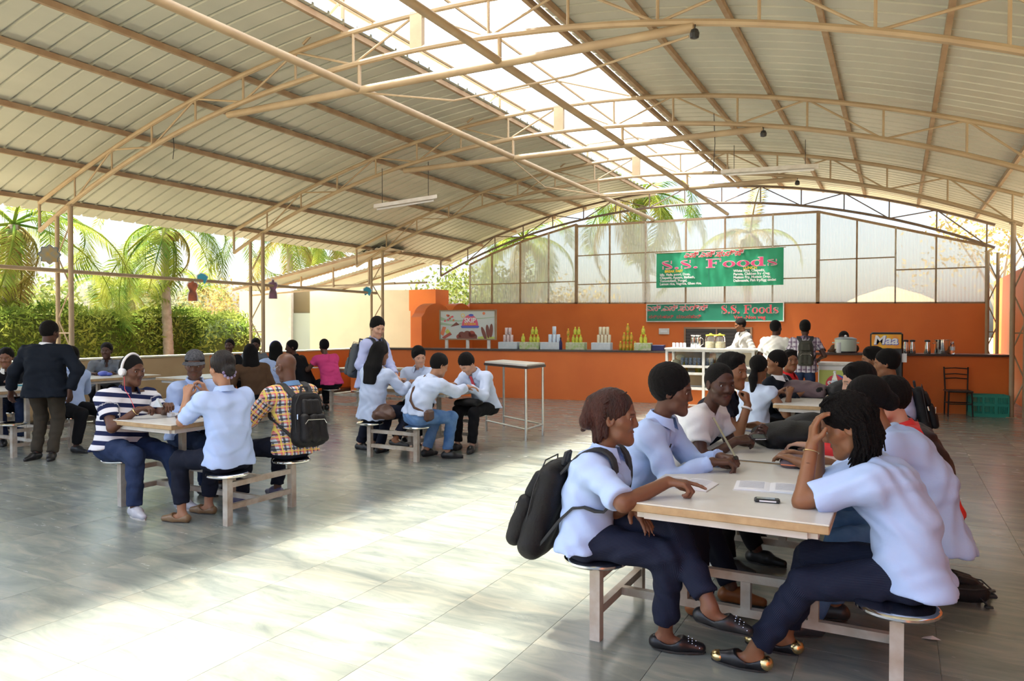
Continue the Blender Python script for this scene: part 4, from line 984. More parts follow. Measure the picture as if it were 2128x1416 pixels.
tree('bushy hazy tree over the hedge between column and palm trunk', at_x(215, -36), 2.2, (2.6, 1.3), 2600, M_['haze_leaf'], .26, 2)
tree('dry greyish tree between hedge and cream hut', at_x(450, -36), 2.5, (2.4, 1.6), 2200, M_['dry_leaf'], .22, 3)
tree('leafy tree low behind the hedge end nearest the camera', at_x(60, -30), 2.2, (2.2, 1.2), 2200, M_['tree_leaf'], .24, 4)
tree('dry tree with sparse yellow leaves beyond the orange side wall', at_y(2075, 27), 4.6, (2.0, 1.7), 1100, M_['dry_leaf'], .16, 5)
tree('leafy creeper-clad tree behind the first gable panels', at_y(1045, 23.6), 2.9, (1.3, .9), 1700, M_['tree_leaf'], .17, 6)
tree('dry shrubby tree behind the gable next to the creeper', at_y(1190, 26), 2.4, (1.9, .9), 1300, M_['dry_leaf'], .18, 7)
tree('dark leafy tree behind the scalloped orange wall', at_y(960, 25.5), 3.0, (1.6, 1.2), 1700, M_['tree_leaf'], .2, 8)
hutb = empty('thatched_shed', at_y(1850, 30), label='brown thatched shed dimly visible through the gable panels', cat='shed')
MB().lathe((0, 0, 1.9), [(2.3, 0), (1.9, .5), (1.0, .95), (.1, 1.25)], 16).build('thatch_roof', mat('thatch', (.30,.22,.12), .95, bump=.4, bscale=30), hutb)
MB().lathe((0, 0, -.1), [(1.8, 0), (1.8, 2.1)], 16).build('mud_wall', M_['tan_wall'], hutb)
o = MB().tube([(-13.2, 24.0, 2.7), (-12.0, 23.0, 2.7)], .03, 5).build('pipe_stub', M_['beam_dark']); tag(o, 'short dark pipe behind the gable frame corner', 'pipe')
# ================================================================== PEOPLE AT THE NEAR TABLES
def jacket_mat():
    m = mat('jacket_red_black', (.72,.03,.03), .6, bump=.1, bscale=25); n = m.node_tree.nodes; l = m.node_tree.links
    tc = n.new('ShaderNodeTexCoord'); sp = n.new('ShaderNodeSeparateXYZ'); l.new(tc.outputs['Object'], sp.inputs[0])
    a = n.new('ShaderNodeMath'); a.operation = 'MULTIPLY_ADD'; a.inputs[1].default_value = .55; l.new(sp.outputs[2], a.inputs[0]); l.new(sp.outputs[0], a.inputs[2])
    g = n.new('ShaderNodeMath'); g.operation = 'GREATER_THAN'; g.inputs[1].default_value = .50; l.new(a.outputs[0], g.inputs[0])
    mx = n.new('ShaderNodeMixRGB'); l.new(g.outputs[0], mx.inputs[0]); mx.inputs[1].default_value = (.72,.025,.025,1); mx.inputs[2].default_value = (.012,.011,.013,1); l.new(mx.outputs[0], n['Principled BSDF'].inputs['Base Color']); return m
CL['jacket'] = jacket_mat()
w1 = person('woman in a pale blue shirt and pinstripe trousers wearing a black backpack, legs crossed', (-1.44,3.56,.55), (-1.305,3.60,1.175), 2, look=9, pitch=-4, skin='warm', shirt='blue', sleeve=.93, pants='navy', hair='clip', hth=.014, hcol='brown',
  rh=(-.975,3.44,.90), rp='point', rdir=(1,.10,-.02), eh_r=(-.25,-1,-.45), lh=(-1.17,3.49,.755), lp='spread', ldir=(.62,-.16,-.60), lpn=(-.4,.0,-.9), eh_l=(-.6,.5,-.6), rf=(-1.03,3.60,.095), lf=(-.77,3.47,.315), foot=((1,.02,-.10),(1,.25,0)), shoe=(.010,.010,.012), shoe_kind='flat', fem=True, q=2, hem=.06, cuff=.86, slouch=.03, wide=.97, head_s=1.03)
m2 = person('man in a pale blue long-sleeved shirt with thick black hair, hands clasped on the table', (-1.46,4.30,.56), (-1.185,4.28,1.265), 2, look=6, pitch=-9, skin='dark', shirt='blue', sleeve=1.93, pants='navyp', hair='afro', hth=.030, head_s=1.0,
  rh=(-.92,4.15,.885), rp='grip', lh=(-.90,4.28,.895), lp='fist', rdir=(1,.30,.05), ldir=(1,-.45,.05), rf=(-.98,4.12,.09), lf=(-.86,4.42,.09), foot=((1,.1,0),(1,.05,0)), shoe=(.30,.10,.028), q=2, hem=.03)
m3 = person('man in a white v-neck t-shirt holding a mobile phone', (-1.46,5.05,.55), (-1.06,5.00,1.265), -6, look=-48, pitch=-8, skin='deep', shirt='white', sleeve=.55, pants='black', hair='buzz', hth=.006, collar=False, neckv=.10,
  rh=(-.93,4.86,.905), rp='grip', rdir=(.8,.5,.15), lh=(-.86,5.10,.905), lp='grip', ldir=(.8,-.35,.25), lpn=(-.2,-.5,.6), rpn=(.1,.5,-.6), rf=(-1.0,4.95,.09), lf=(-.85,5.25,.09), shoe=(.02,.02,.02), q=2, hem=.05, wide=1.08)
m4 = person('man with side-swept hair and a white watch resting his chin on his fist', (-1.45,5.85,.55), (-1.13,5.80,1.305), 0, look=-22, pitch=-5, skin='brown', shirt='navyp', sleeve=.5, pants='black', hair='swept', hth=.016,
  rh=(-1.0,5.70,1.06), rp='fist', rdir=(-.12,.15,1), rpn=(-.9,.1,.2), eh_r=(.5,-.2,-1), lh=(-.98,6.0,.875), lp='rest', ldir=(1,-.2,0), q=1, hem=.04)
b5 = person('woman with long black braids holding her forehead, in a pale blue shirt and pinstripe trousers', (.07,3.69,.56), (-.205,3.73,1.185), 178, look=184, pitch=-24, skin='brown', shirt='blue', sleeve=.80, pants='navy', hair='braids', hth=.020,
  lh=(-.345,3.62,1.10), lp='rest', ldir=(.05,.10,1), lpn=(.85,.25,-.1), eh_l=(-1.0,-.35,-1.0), rh=(-.34,3.86,1.09), rp='rest', rdir=(.08,-.12,1), rpn=(.85,-.25,0), eh_r=(-1,.3,-1), lf=(-.60,3.60,.09), rf=(-.49,3.86,.09), foot=((-1,.02,0),(-1,.12,0)), shoe=(.010,.010,.012), shoe_kind='flat', fem=True, q=2, hem=.065, head_s=1.02, cuff=.88, slouch=.05, wide=1.0, collar=False, untuck=.020)
p6 = person('woman in a loose pale blue shirt and blue jeans beside the woman with braids', (.16,4.47,.56), (-.15,4.52,1.225), 180, look=186, pitch=-18, skin='brown', shirt='blue', sleeve=.95, pants='jeans', hair='bun', hth=.015,
  lh=(-.50,4.45,.875), rh=(-.48,4.66,.875), lf=(-.40,4.14,.09), rf=(-.30,4.44,.09), foot=((-1,-.3,0),(-1,0,0)), shoe=(.05,.05,.055), fem=True, q=1, hem=.08, slouch=.07, wide=1.12, untuck=.034, collar=False, cuff=1.0)
p7 = person('fair-skinned young man with curly black hair in a red and black jacket', (.20,5.22,.56), (-.045,5.22,1.185), 182, look=196, pitch=-10, skin='fair', shirt='jacket', sleeve=1.9, pants='jeans', hair='curly', hth=.018, lh=(-.5,5.1,.875), rh=(-.48,5.3,.875), q=1, hem=.06, slouch=.05, untuck=.026)
p8 = person('fair-skinned young man with straight black hair leaning over folded hands', (.12,5.98,.56), (-.25,5.92,1.245), 182, look=200, pitch=-14, skin='fair', shirt='black', sleeve=1.2, pants='black', hair='swept', hth=.014, lh=(-.52,5.72,.885), rh=(-.55,5.84,.885), ldir=(-1,-.1,.1), rdir=(-1,-.2,.1), q=1, hem=.05)
# ================================================================== PEOPLE FURTHER OFF
P_ = person
# ---- table with the headphones
st = P_('man in a striped navy and white polo shirt and dark jeans wearing white headphones', (-6.32,4.18,.56), (-6.28,4.27,1.245), 4, look=6, pitch=-8, skin='dark', shirt='polo', sleeve=.62, pants='denim', hair='buzz', hth=.010, rh=(-5.98,4.12,.915), rp='grip', lh=(-5.93,4.36,.93), lp='grip', rdir=(.8,.45,.2), ldir=(.8,-.3,.2), rf=(-5.84,3.98,.09), lf=(-5.72,4.36,.09), foot=((1,.1,0),(1,-.2,0)), shoe=(.50,.50,.53), shoe_kind='sneaker', q=2, hem=.03, wide=1.20, untuck=.022, cuff=.97, head_s=1.0)
cp = P_('man in a pale blue shirt wearing a dark flat-brimmed cap', (-6.36,4.92,.56), (-6.17,4.86,1.275), 0, look=-42, pitch=-14, skin='dark', shirt='blue', sleeve=1.9, pants='denim', hair='buzz', hth=.008, rh=(-6.02,4.72,.875), lh=(-5.85,4.95,.90), q=1, hem=.03, wide=1.05, head_s=1.0)
wb = P_('woman in a pale blue blouse with dark hair pinned in a bun, seen from behind', (-4.94,4.22,.56), (-5.02,4.22,1.30), 172, look=166, pitch=-6, skin='tan', shirt='blue', sleeve=.88, pants='navyp', hair='bun', hth=.018, hcol='soft', lh=(-5.36,4.14,1.05), lp='grip', ldir=(-.2,.3,.8), eh_l=(-.8,-.3,-1), rh=(-5.36,4.34,1.07), rp='grip', rdir=(-.2,-.2,.8), eh_r=(-.8,.3,-1), lf=(-5.33,4.06,.085), rf=(-5.37,4.36,.085), foot=((-1,-.25,0),(-1,-.2,0)), shoe=(.22,.13,.06), shoe_kind='flat', fem=True, q=2, hem=.05, collar=True, cuff=.84, head_s=1.0)
pl = P_('bald man in a red and yellow plaid shirt with a black backpack', (-4.90,4.92,.56), (-5.05,4.98,1.275), 168, look=176, pitch=-14, skin='dark', shirt='plaid', sleeve=1.88, pants='navyp', hair='bald', lh=(-5.42,4.72,.875), rh=(-5.42,5.2,.875), lf=(-5.34,4.70,.09), rf=(-5.32,5.12,.09), shoe=(.10,.09,.18), shoe_kind='sneaker', q=2, hem=.05, untuck=.022, collar=True, collar_col='jeansh', head_s=1.0) if CL.setdefault('jeansh', cloth('denim_collar', (.16,.30,.52))) else None
# ---- man in suit and the tables by the hedge
su = P_('standing man in a dark suit jacket and olive trousers seen from behind', (-9.42,5.24,.93), (-9.46,5.32,1.585), 125, look=105, pitch=-14, skin='deep', shirt='suit', sleeve=1.96, pants='olive', hair='short', hth=.012, lh=(-9.86,5.06,.86), rh=(-9.12,5.36,.86), ldir=(-.1,0,-1), rdir=(0,.05,-1), lpn=(1,.2,0), rpn=(-1,-.2,0), lf=(-9.50,5.16,.085), rf=(-9.30,5.24,.085), foot=((.4,-1,0),(.7,-.6,0)), stand=True, q=1, hem=.16, wide=1.18, untuck=.026, collar_col='white', cuff=1.0, kneeh=(-.5,.7,.1))
sm = P_('smiling person in a dark jacket and pale shirt at the edge of the picture', (-11.26,5.80,.56), (-11.18,5.68,1.215), -30, look=-40, pitch=-10, skin='warm', shirt='black', sleeve=1.9, pants='denim', hair='short', hth=.012, q=1, rh=(-10.95,5.35,.87), lh=(-10.85,5.62,.87), collar_col='cream')
bp = P_('person in a pale blue shirt and black trousers behind the dark suit', (-9.88,5.80,.56), (-9.92,5.86,1.25), 10, look=150, skin='deep', shirt='blue', sleeve=1.9, pants='black', hair='short', rf=(-9.50,5.66,.09), lf=(-9.45,5.95,.09), rh=(-9.7,5.55,.9), lh=(-10.3,6.1,.88), q=0)
gr = P_('man in a grey open-necked shirt resting his arms on the table by the hedge', (-12.40,7.92,.56), (-12.24,7.84,1.235), -38, look=-48, pitch=-4, skin='deep', shirt='grey', sleeve=1.15, pants='black', hair='short', hth=.014, rh=(-12.08,7.45,.87), lh=(-11.92,7.72,.87), rdir=(1,.4,0), ldir=(.4,-1,0), q=1, neckv=.10, inner=True, wide=1.1)
# ---- group before the cream hut
P_('man in dark sunglasses and black clothes facing the camera', (-11.9,9.98,.56), (-11.93,10.22,1.27), -50, look=-52, skin='deep', shirt='black', sleeve=1.9, pants='black', hair='short', hth=.012, q=1, rh=(-11.6,9.85,.87), lh=(-11.45,10.1,.87))
P_('man in a dark shirt with a lanyard seated in front of the lattice column', (-11.9,10.68,.56), (-11.93,10.90,1.275), -45, look=-50, pitch=-10, skin='deep', shirt='grey', sleeve=1.9, pants='black', hair='short', hth=.014, q=1, rh=(-11.6,10.5,.87), lh=(-11.5,10.8,.87))
hb_ = P_('woman with long black hair and a bright blue headband', (-10.5,9.94,.56), (-10.48,10.06,1.235), 165, look=140, skin='warm', shirt='blue', sleeve=1.2, pants='black', hair='long', hth=.016, fem=True, q=1, lh=(-10.72,9.72,1.12), ldir=(0,0,1), eh_l=(-.5,-.6,-1), rh=(-10.8,10.2,.88))
P_('man in a black jacket hunched beside the woman with the headband', (-10.3,10.66,.56), (-10.52,10.50,1.25), 190, look=240, pitch=-5, skin='deep', shirt='black', sleeve=1.9, pants='black', hair='afro', hth=.016, q=0, lh=(-10.8,10.45,.87), rh=(-10.8,10.8,.87), wide=1.12)
P_('woman in a pink short-sleeved top with cropped hair', (-9.80,10.86,.56), (-10.0,10.86,1.275), 165, look=150, pitch=-10, skin='dark', shirt='pink', sleeve=.45, pants='black', hair='short', hth=.010, fem=True, q=1, lh=(-10.4,10.7,.90), rh=(-10.3,11.15,.9), collar=False, untuck=.02, wide=1.05)
P_('woman in a brown top with dark reddish hair seen from behind', (-9.55,8.72,.56), (-9.62,8.66,1.215), 150, look=150, skin='deep', shirt='brown', sleeve=1.6, pants='black', hair='long', hth=.022, hcol='black', fem=True, q=0, wide=1.15)
# ---- table with the writing students
sb_ = P_('standing student in a lavender shirt with a grey backpack looking down', (-6.33,7.76,.93), (-6.24,7.82,1.645), 2, look=-24, pitch=-22, skin='fair', shirt='lav', sleeve=1.9, pants='navyp', hair='short', hth=.016, rh=(-6.08,7.56,1.0), lh=(-5.98,7.88,1.0), stand=True, q=1, hem=.12, lf=(-6.25,7.72,.085), rf=(-6.38,7.62,.085))
lw = P_('woman in a pale blue blouse with long loose black hair, seen from behind', (-5.90,7.28,.56), (-5.78,7.30,1.315), 82, look=80, pitch=-12, skin='brown', shirt='blue2', sleeve=1.75, pants='navyp', hair='long', hth=.018, lh=(-6.0,7.66,.90), rh=(-5.58,7.66,.93), lf=(-6.0,7.55,.085), rf=(-5.55,7.30,.25), foot=((0,1,0),(.9,.2,-.1)), fem=True, q=1, hem=.06, shoe_kind='flat')
wg = P_('young man in a white shirt and blue jeans and bag strap, seen from behind', (-5.22,7.28,.56), (-5.03,7.52,1.175), 66, look=62, pitch=-22, skin='tan', shirt='blue2', sleeve=1.88, pants='jeans', hair='short', hth=.016, lh=(-5.20,7.90,.875), rh=(-4.86,7.88,.885), rdir=(.6,.5,0), lf=(-5.30,7.62,.09), rf=(-4.98,7.62,.09), foot=((.2,1,0),(.9,.5,0)), q=1, hem=-.03, untuck=.022, slouch=.06)
fb = P_('young man with a thick black fringe facing the camera', (-6.15,8.70,.56), (-6.05,8.52,1.225), -75, look=-38, pitch=-18, roll=8, skin='fair', shirt='blue2', sleeve=1.5, pants='black', hair='swept', hth=.022, q=1, rh=(-6.2,8.3,.875), lh=(-5.85,8.25,.875))
wr = P_('young man in a pale blue shirt bending low over his writing', (-5.02,8.66,.56), (-5.13,8.33,1.155), -98, look=-106, pitch=-48, skin='fair', shirt='blue2', sleeve=1.85, pants='black', hair='spiky', hth=.018, rh=(-5.36,8.16,.875), lh=(-4.96,8.08,.875), rdir=(.5,-.6,0), ldir=(-1,-.3,0), lf=(-4.95,8.16,.09), rf=(-5.2,8.2,.09), foot=((.3,-1,0),(-.2,-1,0)), q=1, hem=.03, slouch=.05)
# ---- next tables on the near side of the counter
po = P_('woman in a sleeveless pale blue top with a long black ponytail', (-1.44,8.46,.56), (-1.36,8.44,1.195), 55, look=75, skin='brown', shirt='blue2', sleeve=.12, pants='black', hair='pony', hth=.014, fem=True, q=1, collar=False, lh=(-1.2,8.75,.9), rh=(-1.05,8.5,.9))
P_('man in a navy suit jacket and white shirt seated behind the woman with a ponytail', (-1.36,9.18,.56), (-1.27,9.06,1.235), -20, look=190, pitch=-4, skin='brown', shirt='suit', sleeve=1.9, pants='suit', hair='short', hth=.014, q=1, collar_col='white', rh=(-1.0,9.0,.87), lh=(-1.0,9.3,.87))
P_('man in a red shirt glancing sideways beside the navy suit', (-1.42,10.06,.56), (-1.22,9.98,1.215), -10, look=-60, skin='brown', shirt='red', sleeve=.6, pants='black', hair='swept', hth=.014, q=1, rh=(-1.0,9.9,.87), lh=(-1.0,10.2,.87))
nb = P_('young man in a pale lavender shirt with a dark backpack, black hair', (.06,8.46,.56), (-.10,8.42,1.275), 178, look=176, pitch=-8, skin='brown', shirt='lav', sleeve=.6, pants='black', hair='short', hth=.018, q=1, lh=(-.45,8.3,.87), rh=(-.45,8.6,.87), slouch=.04)
P_('young man shown in profile behind the pale lavender shirt', (.02,9.18,.56), (-.24,9.0,1.29), 182, look=188, pitch=-10, skin='brown', shirt='grey', sleeve=.6, pants='black', hair='swept', hth=.014, q=1, lh=(-.5,8.95,.87), rh=(-.5,9.2,.87))
# ---- at the counter
h = gy(1538, 676, 16.75); P_('man in a cream shirt standing behind the glass food cabinet', (h.x+.12, 16.9, .98), h, 215, look=205, pitch=-16, skin='brown', shirt='cream', sleeve=1.9, pants='olive', hair='short', hth=.014, stand=True, q=1, s=1.04, hem=.16, rh=(h.x-.25, 16.6, 1.15), lh=(h.x+.1, 16.55, 1.0))
h = gy(1613, 682, 14.75); P_('man in a cream short-sleeved shirt seen from behind at the counter', (h.x-.02, 14.72, .97), h, 70, look=60, skin='deep', shirt='cream', sleeve=.75, pants='olive', hair='short', hth=.014, stand=True, q=1, s=1.02, hem=.14, rh=(h.x+.45, 14.9, 1.22), wide=1.1)
h = gy(1673, 682, 14.3); cb = P_('young man in a checked shirt and jeans with an olive backpack at the counter', (h.x, 14.28, .95), h, 100, look=95, skin='deep', shirt='check', sleeve=.6, pants='denim', hair='afro', hth=.018, stand=True, q=1, hem=.12, lh=(h.x-.26, 14.5, 1.08), rh=(h.x+.24, 14.5, 1.08))
h = gy(1753, 704, 16.3); P_('person leaning on the counter behind the rice cooker', (h.x+.02, 16.75, .92), h, -90, look=-100, pitch=-10, skin='deep', shirt='brown', sleeve=.5, pants='black', hair='short', hth=.016, stand=True, q=0, rh=(h.x-.35, 16.1, 1.17), lh=(h.x-.1, 16.1, 1.17))
# ================================================================== LETTERING
def text_mesh(txt, size, off=0., ext=.002, align='CENTER', sx=1., shear=0., space=1.):
    c = bpy.data.curves.new('lettering', 'FONT'); c.body = txt; c.size = size; c.offset = off; c.extrude = ext; c.align_x = align; c.align_y = 'CENTER'; c.shear = shear; c.space_character = space; c.resolution_u = 3
    o = bpy.data.objects.new('lettering', c); COL.objects.link(o); bpy.context.view_layer.update()
    me = bpy.data.meshes.new_from_object(o.evaluated_get(bpy.context.evaluated_depsgraph_get())); bpy.data.objects.remove(o); bpy.data.curves.remove(c)
    if sx != 1: me.transform(Matrix.Diagonal((sx, 1, 1, 1)))
    return me
def put_text(txt, size, m, parent, loc, rot, **k):
    me = text_mesh(txt, size, **k); me.materials.clear(); me.materials.append(m); o = inst('lettering', me, parent, loc, rot); o['kind'] = 'stuff'; return o
UP = (math.pi/2, 0, 0)
def glyph(ch, w, fat=0.):
    """slab-serif letter as flat polygons in a unit-height box; returns list of polygons"""
    P = []; f = fat
    def rect(x0, y0, x1, y1): P.append([(x0-f, y0-f), (x1+f, y0-f), (x1+f, y1+f), (x0-f, y1+f)])
    def ring(cx, cy, rx, ry, tx, ty):
        n = 24
        for i in range(n):
            a, b = 2*math.pi*i/n, 2*math.pi*(i+1)/n
            P.append([(cx+(rx+f)*math.cos(a), cy+(ry+f)*math.sin(a)), (cx+(rx+f)*math.cos(b), cy+(ry+f)*math.sin(b)), (cx+(rx-tx-f)*math.cos(b), cy+(ry-ty-f)*math.sin(b)), (cx+(rx-tx-f)*math.cos(a), cy+(ry-ty-f)*math.sin(a))])
    def spine(pts, ws):
        n = len(pts); L = []; R = []
        for i in range(n):
            a, b = pts[max(i-1, 0)], pts[min(i+1, n-1)]; dx, dy = b[0]-a[0], b[1]-a[1]; l = math.hypot(dx, dy) or 1; k = ws[i]/2+f; L.append((pts[i][0]-dy/l*k, pts[i][1]+dx/l*k)); R.append((pts[i][0]+dy/l*k, pts[i][1]-dx/l*k))
        for i in range(n-1): P.append([R[i], R[i+1], L[i+1], L[i]])
    if ch in 'Ss':
        h = 1. if ch == 'S' else .68; pts = []; ws = []
        for i in range(25):
            t = i/24; a = t*2-1
            x = .5*w+.38*w*math.sin(a*math.pi*1.12)*(1 if abs(a) < .99 else .95); y = h*(.5-.455*math.sin(a*math.pi/2)*1.0)
            pts.append((x, y)); ws.append(h*(.07+.20*math.exp(-(a/.40)**2)))
        spine(pts, ws); rect(w*.83, h*.66, w*.87, h*.97); rect(w*.13, h*.03, w*.17, h*.34)
    elif ch == 'F': rect(.16*w, 0, .40*w, 1); rect(.02*w, 0, .56*w, .06); rect(.02*w, .94, .95*w, 1); rect(.90*w, .68, .95*w, 1); rect(.40*w, .48, .66*w, .54); rect(.62*w, .38, .67*w, .64)
    elif ch == 'o': ring(.5*w, .34, .46*w, .35, .24*w, .05)
    elif ch == 'd': ring(.42*w, .34, .40*w, .35, .22*w, .05); rect(.60*w, .02, .82*w, 1); rect(.50*w, .94, .82*w, 1); rect(.60*w, 0, .96*w, .06)
    elif ch == '.': 
        n = 14; P.append([(.5*w+(.30*w+f)*math.cos(2*math.pi*i/n), .10+(.10+f)*math.sin(2*math.pi*i/n)) for i in range(n)])
    return P
def slab_word(word, x0, x1, z0, h, y, m, parent, widths, fat=0., name='letter', th=.002):
    tot = sum(widths); x = x0; k = (x1-x0)/tot
    for ch, w in zip(word, widths):
        if ch != ' ':
            mb = MB()
            for q_, poly in enumerate(glyph(ch, w*k/h*.96, fat/h)): mb.prism([(x+p[0]*h, z0+p[1]*h) for p in poly], Matrix(((1,0,0,0),(0,0,-1,y-.00006*q_),(0,1,0,0),(0,0,0,1))), th)
            mb.build(name, m, parent)
        x += w*k
WID = [1.0,.5,1.0,.5,.55,1.25,1.05,1.05,1.15,.85]
# upper banner hung on the gable panels
ba = empty('menu_banner', (-6.1, 20.24, 2.78), label='large green canteen menu banner hung on the gable panels', cat='banner')
BW_, BH = 3.44, .99; n = 40; vs = []
for i in range(n+1):
    x = BW_*i/n; y = .012*math.sin(i*1.9)+.02*math.sin(i*.45); lift = -.0*i
    vs += [(x, y, .0), (x, y*.6, BH)]
mbn = MB().add(vs+[(v[0], v[1]+.004, v[2]) for v in vs], [(2*k, 2*k+2, 2*k+3, 2*k+1) for k in range(n)]+[(2*n+2+2*k+1, 2*n+2+2*k+3, 2*n+2+2*k+2, 2*n+2+2*k) for k in range(n)])
mbn.build('cloth', M_['banner_green'], ba, smooth=True)
MB().tube([(-.05, 0, BH), (BW_+.05, 0, BH)], .012, 6).build('hanging_rod', M_['beam_paint'], ba)
[MB().tube([(x_, .0, BH), (x_, .13, BH+.03)], .008, 5).build('hook', M_['beam_paint'], ba) for x_ in (.1, 1.1, 2.3, 3.3)]
MB().b2((1.49, -.045, .0), (1.51, -.04, BH*.98)).build('seam', M_['banner_dark'], ba)
Y0 = -.06
slab_word('S.S. Foods', .16, 3.32, .52, .235, Y0, M_['white_print'], ba, WID, .009); slab_word('S.S. Foods', .16, 3.32, .52, .235, Y0-.004, M_['pink_print'], ba, WID)
KAN = '\u0c8e\u0cb8\u0ccd.\u0c8e\u0cb8\u0ccd.\u0cab\u0cc1\u0ca1\u0ccd\u0cb8\u0ccd'
put_text(KAN, .20, M_['white_print'], ba, (1.62, Y0, .885), UP, off=.012, sx=1.1); put_text(KAN, .20, M_['red_print'], ba, (1.62, Y0-.004, .885), UP, off=.003, sx=1.1)
put_text('BREAK FAST', .095, M_['yellow_print'], ba, (.52, Y0, .455), UP, off=.004, sx=1.0); put_text('LUNCH', .10, M_['yellow_print'], ba, (2.60, Y0, .475), UP, off=.004, sx=1.05)
for k, tx in enumerate(('Idly, Vada, poori, Dosa,', 'Chapathi, Appam, Bisibath,', 'Tomotobath, Pongal,', 'Lemon rice, Vegrice, Ghee rice,')): put_text(tx, .092, M_['white_print'], ba, (.12, Y0, .365-.088*k), UP, off=.003, align='LEFT')
for k, tx in enumerate(('White Rice, Chapathi,', 'Parota, Chikken fry -Deg,', 'Mutton Fry, Mutton Dray,', 'Dalimasala, Fish fry/Egg omlet')): put_text(tx, .092, M_['white_print'], ba, (2.16, Y0, .405-.088*k), UP, off=.003, align='LEFT')
# lower sign board on the orange wall
sg = empty('name_board', (-6.37, 20.24, 1.83), label='dark green canteen name board on the orange back wall', cat='sign')
MB().b2((0, 0, 0), (3.71, .03, .48)).build('panel', M_['banner_dark'], sg); frame_rect('board_frame', -.02, 3.73, -.02, .50, .035, .025, .05, M_['white_paint'], sg)
slab_word('S.S. Foods', 2.10, 3.60, .20, .23, -.002, M_['white_print'], sg, WID, .004); slab_word('S.S. Foods', 2.10, 3.60, .20, .23, -.006, M_['red_print'], sg, WID)
put_text(KAN, .21, M_['white_print'], sg, (.85, -.004, .36), UP, off=.006, sx=1.15); put_text(KAN, .21, M_['red_print'], sg, (.85, -.008, .36), UP, off=.0, sx=1.15)
put_text('\u0cb8\u0cb8\u0ccd\u0caf\u0cb9\u0cbe\u0cb0\u0cbf  \u0cae\u0cbe\u0c82\u0cb8\u0cb9\u0cbe\u0cb0\u0cbf', .125, M_['red_print'], sg, (.80, -.006, .12), UP, off=.0, sx=1.1); put_text('Veg -Non veg', .135, M_['red_print'], sg, (2.85, -.006, .095), UP, off=.003, sx=1.1)
# ================================================================== COUNTER GOODS
def onc(x, y, dy=.2):
    nn = Vector((-math.sin(cang), math.cos(cang), 0)); c0 = cpt(-4, dy, 0)-Vector((0, 0, CH)); d = ray(x, y); t = c0.dot(nn)/d.dot(nn); return Vector((d.x*t, d.y*t, CH+d.z*t))
can_me = {}
def can(label, p, r, h, m, top, kind='can', grp='cans and bottles on the counter'):
    e = empty('drink_can' if kind == 'can' else 'drink_bottle', p, label=label, cat='can' if kind == 'can' else 'bottle', group=grp)
    key = (kind, r, h, m, top)
    if key not in can_me:
        if kind == 'can': a = MB().lathe((0,0,0), [(r*.85,0),(r,.008),(r,h-.012),(r*.86,h-.002)], 12).mesh('body'); b = MB().lathe((0,0,h-.003), [(r*.84,0),(r*.84,.003)], 12).mesh('lid')
        else: a = MB().lathe((0,0,0), [(r*.9,0),(r,.01),(r,h*.55),(r*.45,h*.78),(r*.42,h*.88)], 12).mesh('body'); b = MB().lathe((0,0,h*.87), [(r*.48,0),(r*.48,h*.13)], 10).mesh('lid')
        a.materials.append(M_[m]); b.materials.append(M_[top]); smooth_by_angle(a); can_me[key] = (a, b)
    a, b = can_me[key]; inst('body', a, e); inst('lid', b, e); return e
mat('can_red', (.70,.40,.38), .35, metal=.2, col2=(.75,.72,.70), nscale=40); mat('can_green', (.35,.50,.05), .35, col2=(.75,.62,.05), nscale=30); mat('can_blue', (.55,.70,.85), .35, col2=(.75,.82,.88), nscale=30); mat('can_yellow', (.75,.62,.35), .35, col2=(.80,.75,.60), nscale=40); mat('bottle_orange', (.80,.30,.02), .2, col2=(.25,.35,.03), nscale=16); mat('can_navy', (.03,.10,.35), .3, col2=(.6,.6,.62), nscale=35)
mat('carton_white', (.66,.70,.72), .7, col2=(.55,.62,.66), nscale=14); mat('carton_green', (.35,.50,.15), .7, col2=(.65,.62,.50), nscale=18); mat('carton_navy', (.02,.02,.10), .6)
def carton(label, x0, x1, m, h=.165):
    a, b = onc(x0, 716), onc(x1, 716); c = (a+b)/2; L = (b-a).length
    e = empty('drinks_carton', (c.x, c.y, CZ), cang, label=label, cat='carton', group='cartons of drinks on the counter'); hh = h
    MB().bbox((0, .1, hh/2), (L, .26, hh), .006).build('box', M_[m], e); MB().b2((-L*.48, .095, hh), (L*.48, .105, hh+.002)).build('tape', M_['white_plastic'], e)
    return c, L, hh
ORD = ['first', 'second', 'third', 'fourth', 'fifth', 'sixth', 'seventh', 'eighth', 'ninth']
def stack(label, c, L, hh, xo, rows, r, h, m, top, kind='can', z0=None):
    rn = {1: ['only'], 2: ['bottom', 'top'], 3: ['bottom', 'middle', 'top']}[len(rows)]
    for k, nrow in enumerate(rows):
        for i in range(nrow):
            x = xo+(i-(nrow-1)/2)*r*2.15; p = Vector((c.x+x*math.cos(cang)-.08*math.sin(cang), c.y+x*math.sin(cang)+.08*math.cos(cang), (CZ+hh if z0 is None else z0)+k*h)); can(label if len(rows) == 1 and nrow == 1 else '%s, %s row%s' % (label, rn[k], ', %s from the SKIP board side' % ORD[i] if nrow > 1 else ''), p, r, h, m, top, kind)
c, L, hh = carton('plain white carton under the red and white cans', 1036, 1075, 'carton_white'); stack('red and white can on plain carton', c, L, hh, -.02, [3, 2], .040, .17, 'can_red', 'chrome')
c, L, hh = carton('green printed carton nearest the SKIP board', 1080, 1120, 'carton_green'); stack('green juice bottle on first green carton', c, L, hh, .10, [3, 2], .040, .18, 'can_green', 'yellow_print', 'b'); stack('single green juice bottle at the carton corner', c, L, hh, -.18, [1], .045, .20, 'can_green', 'yellow_print', 'b')
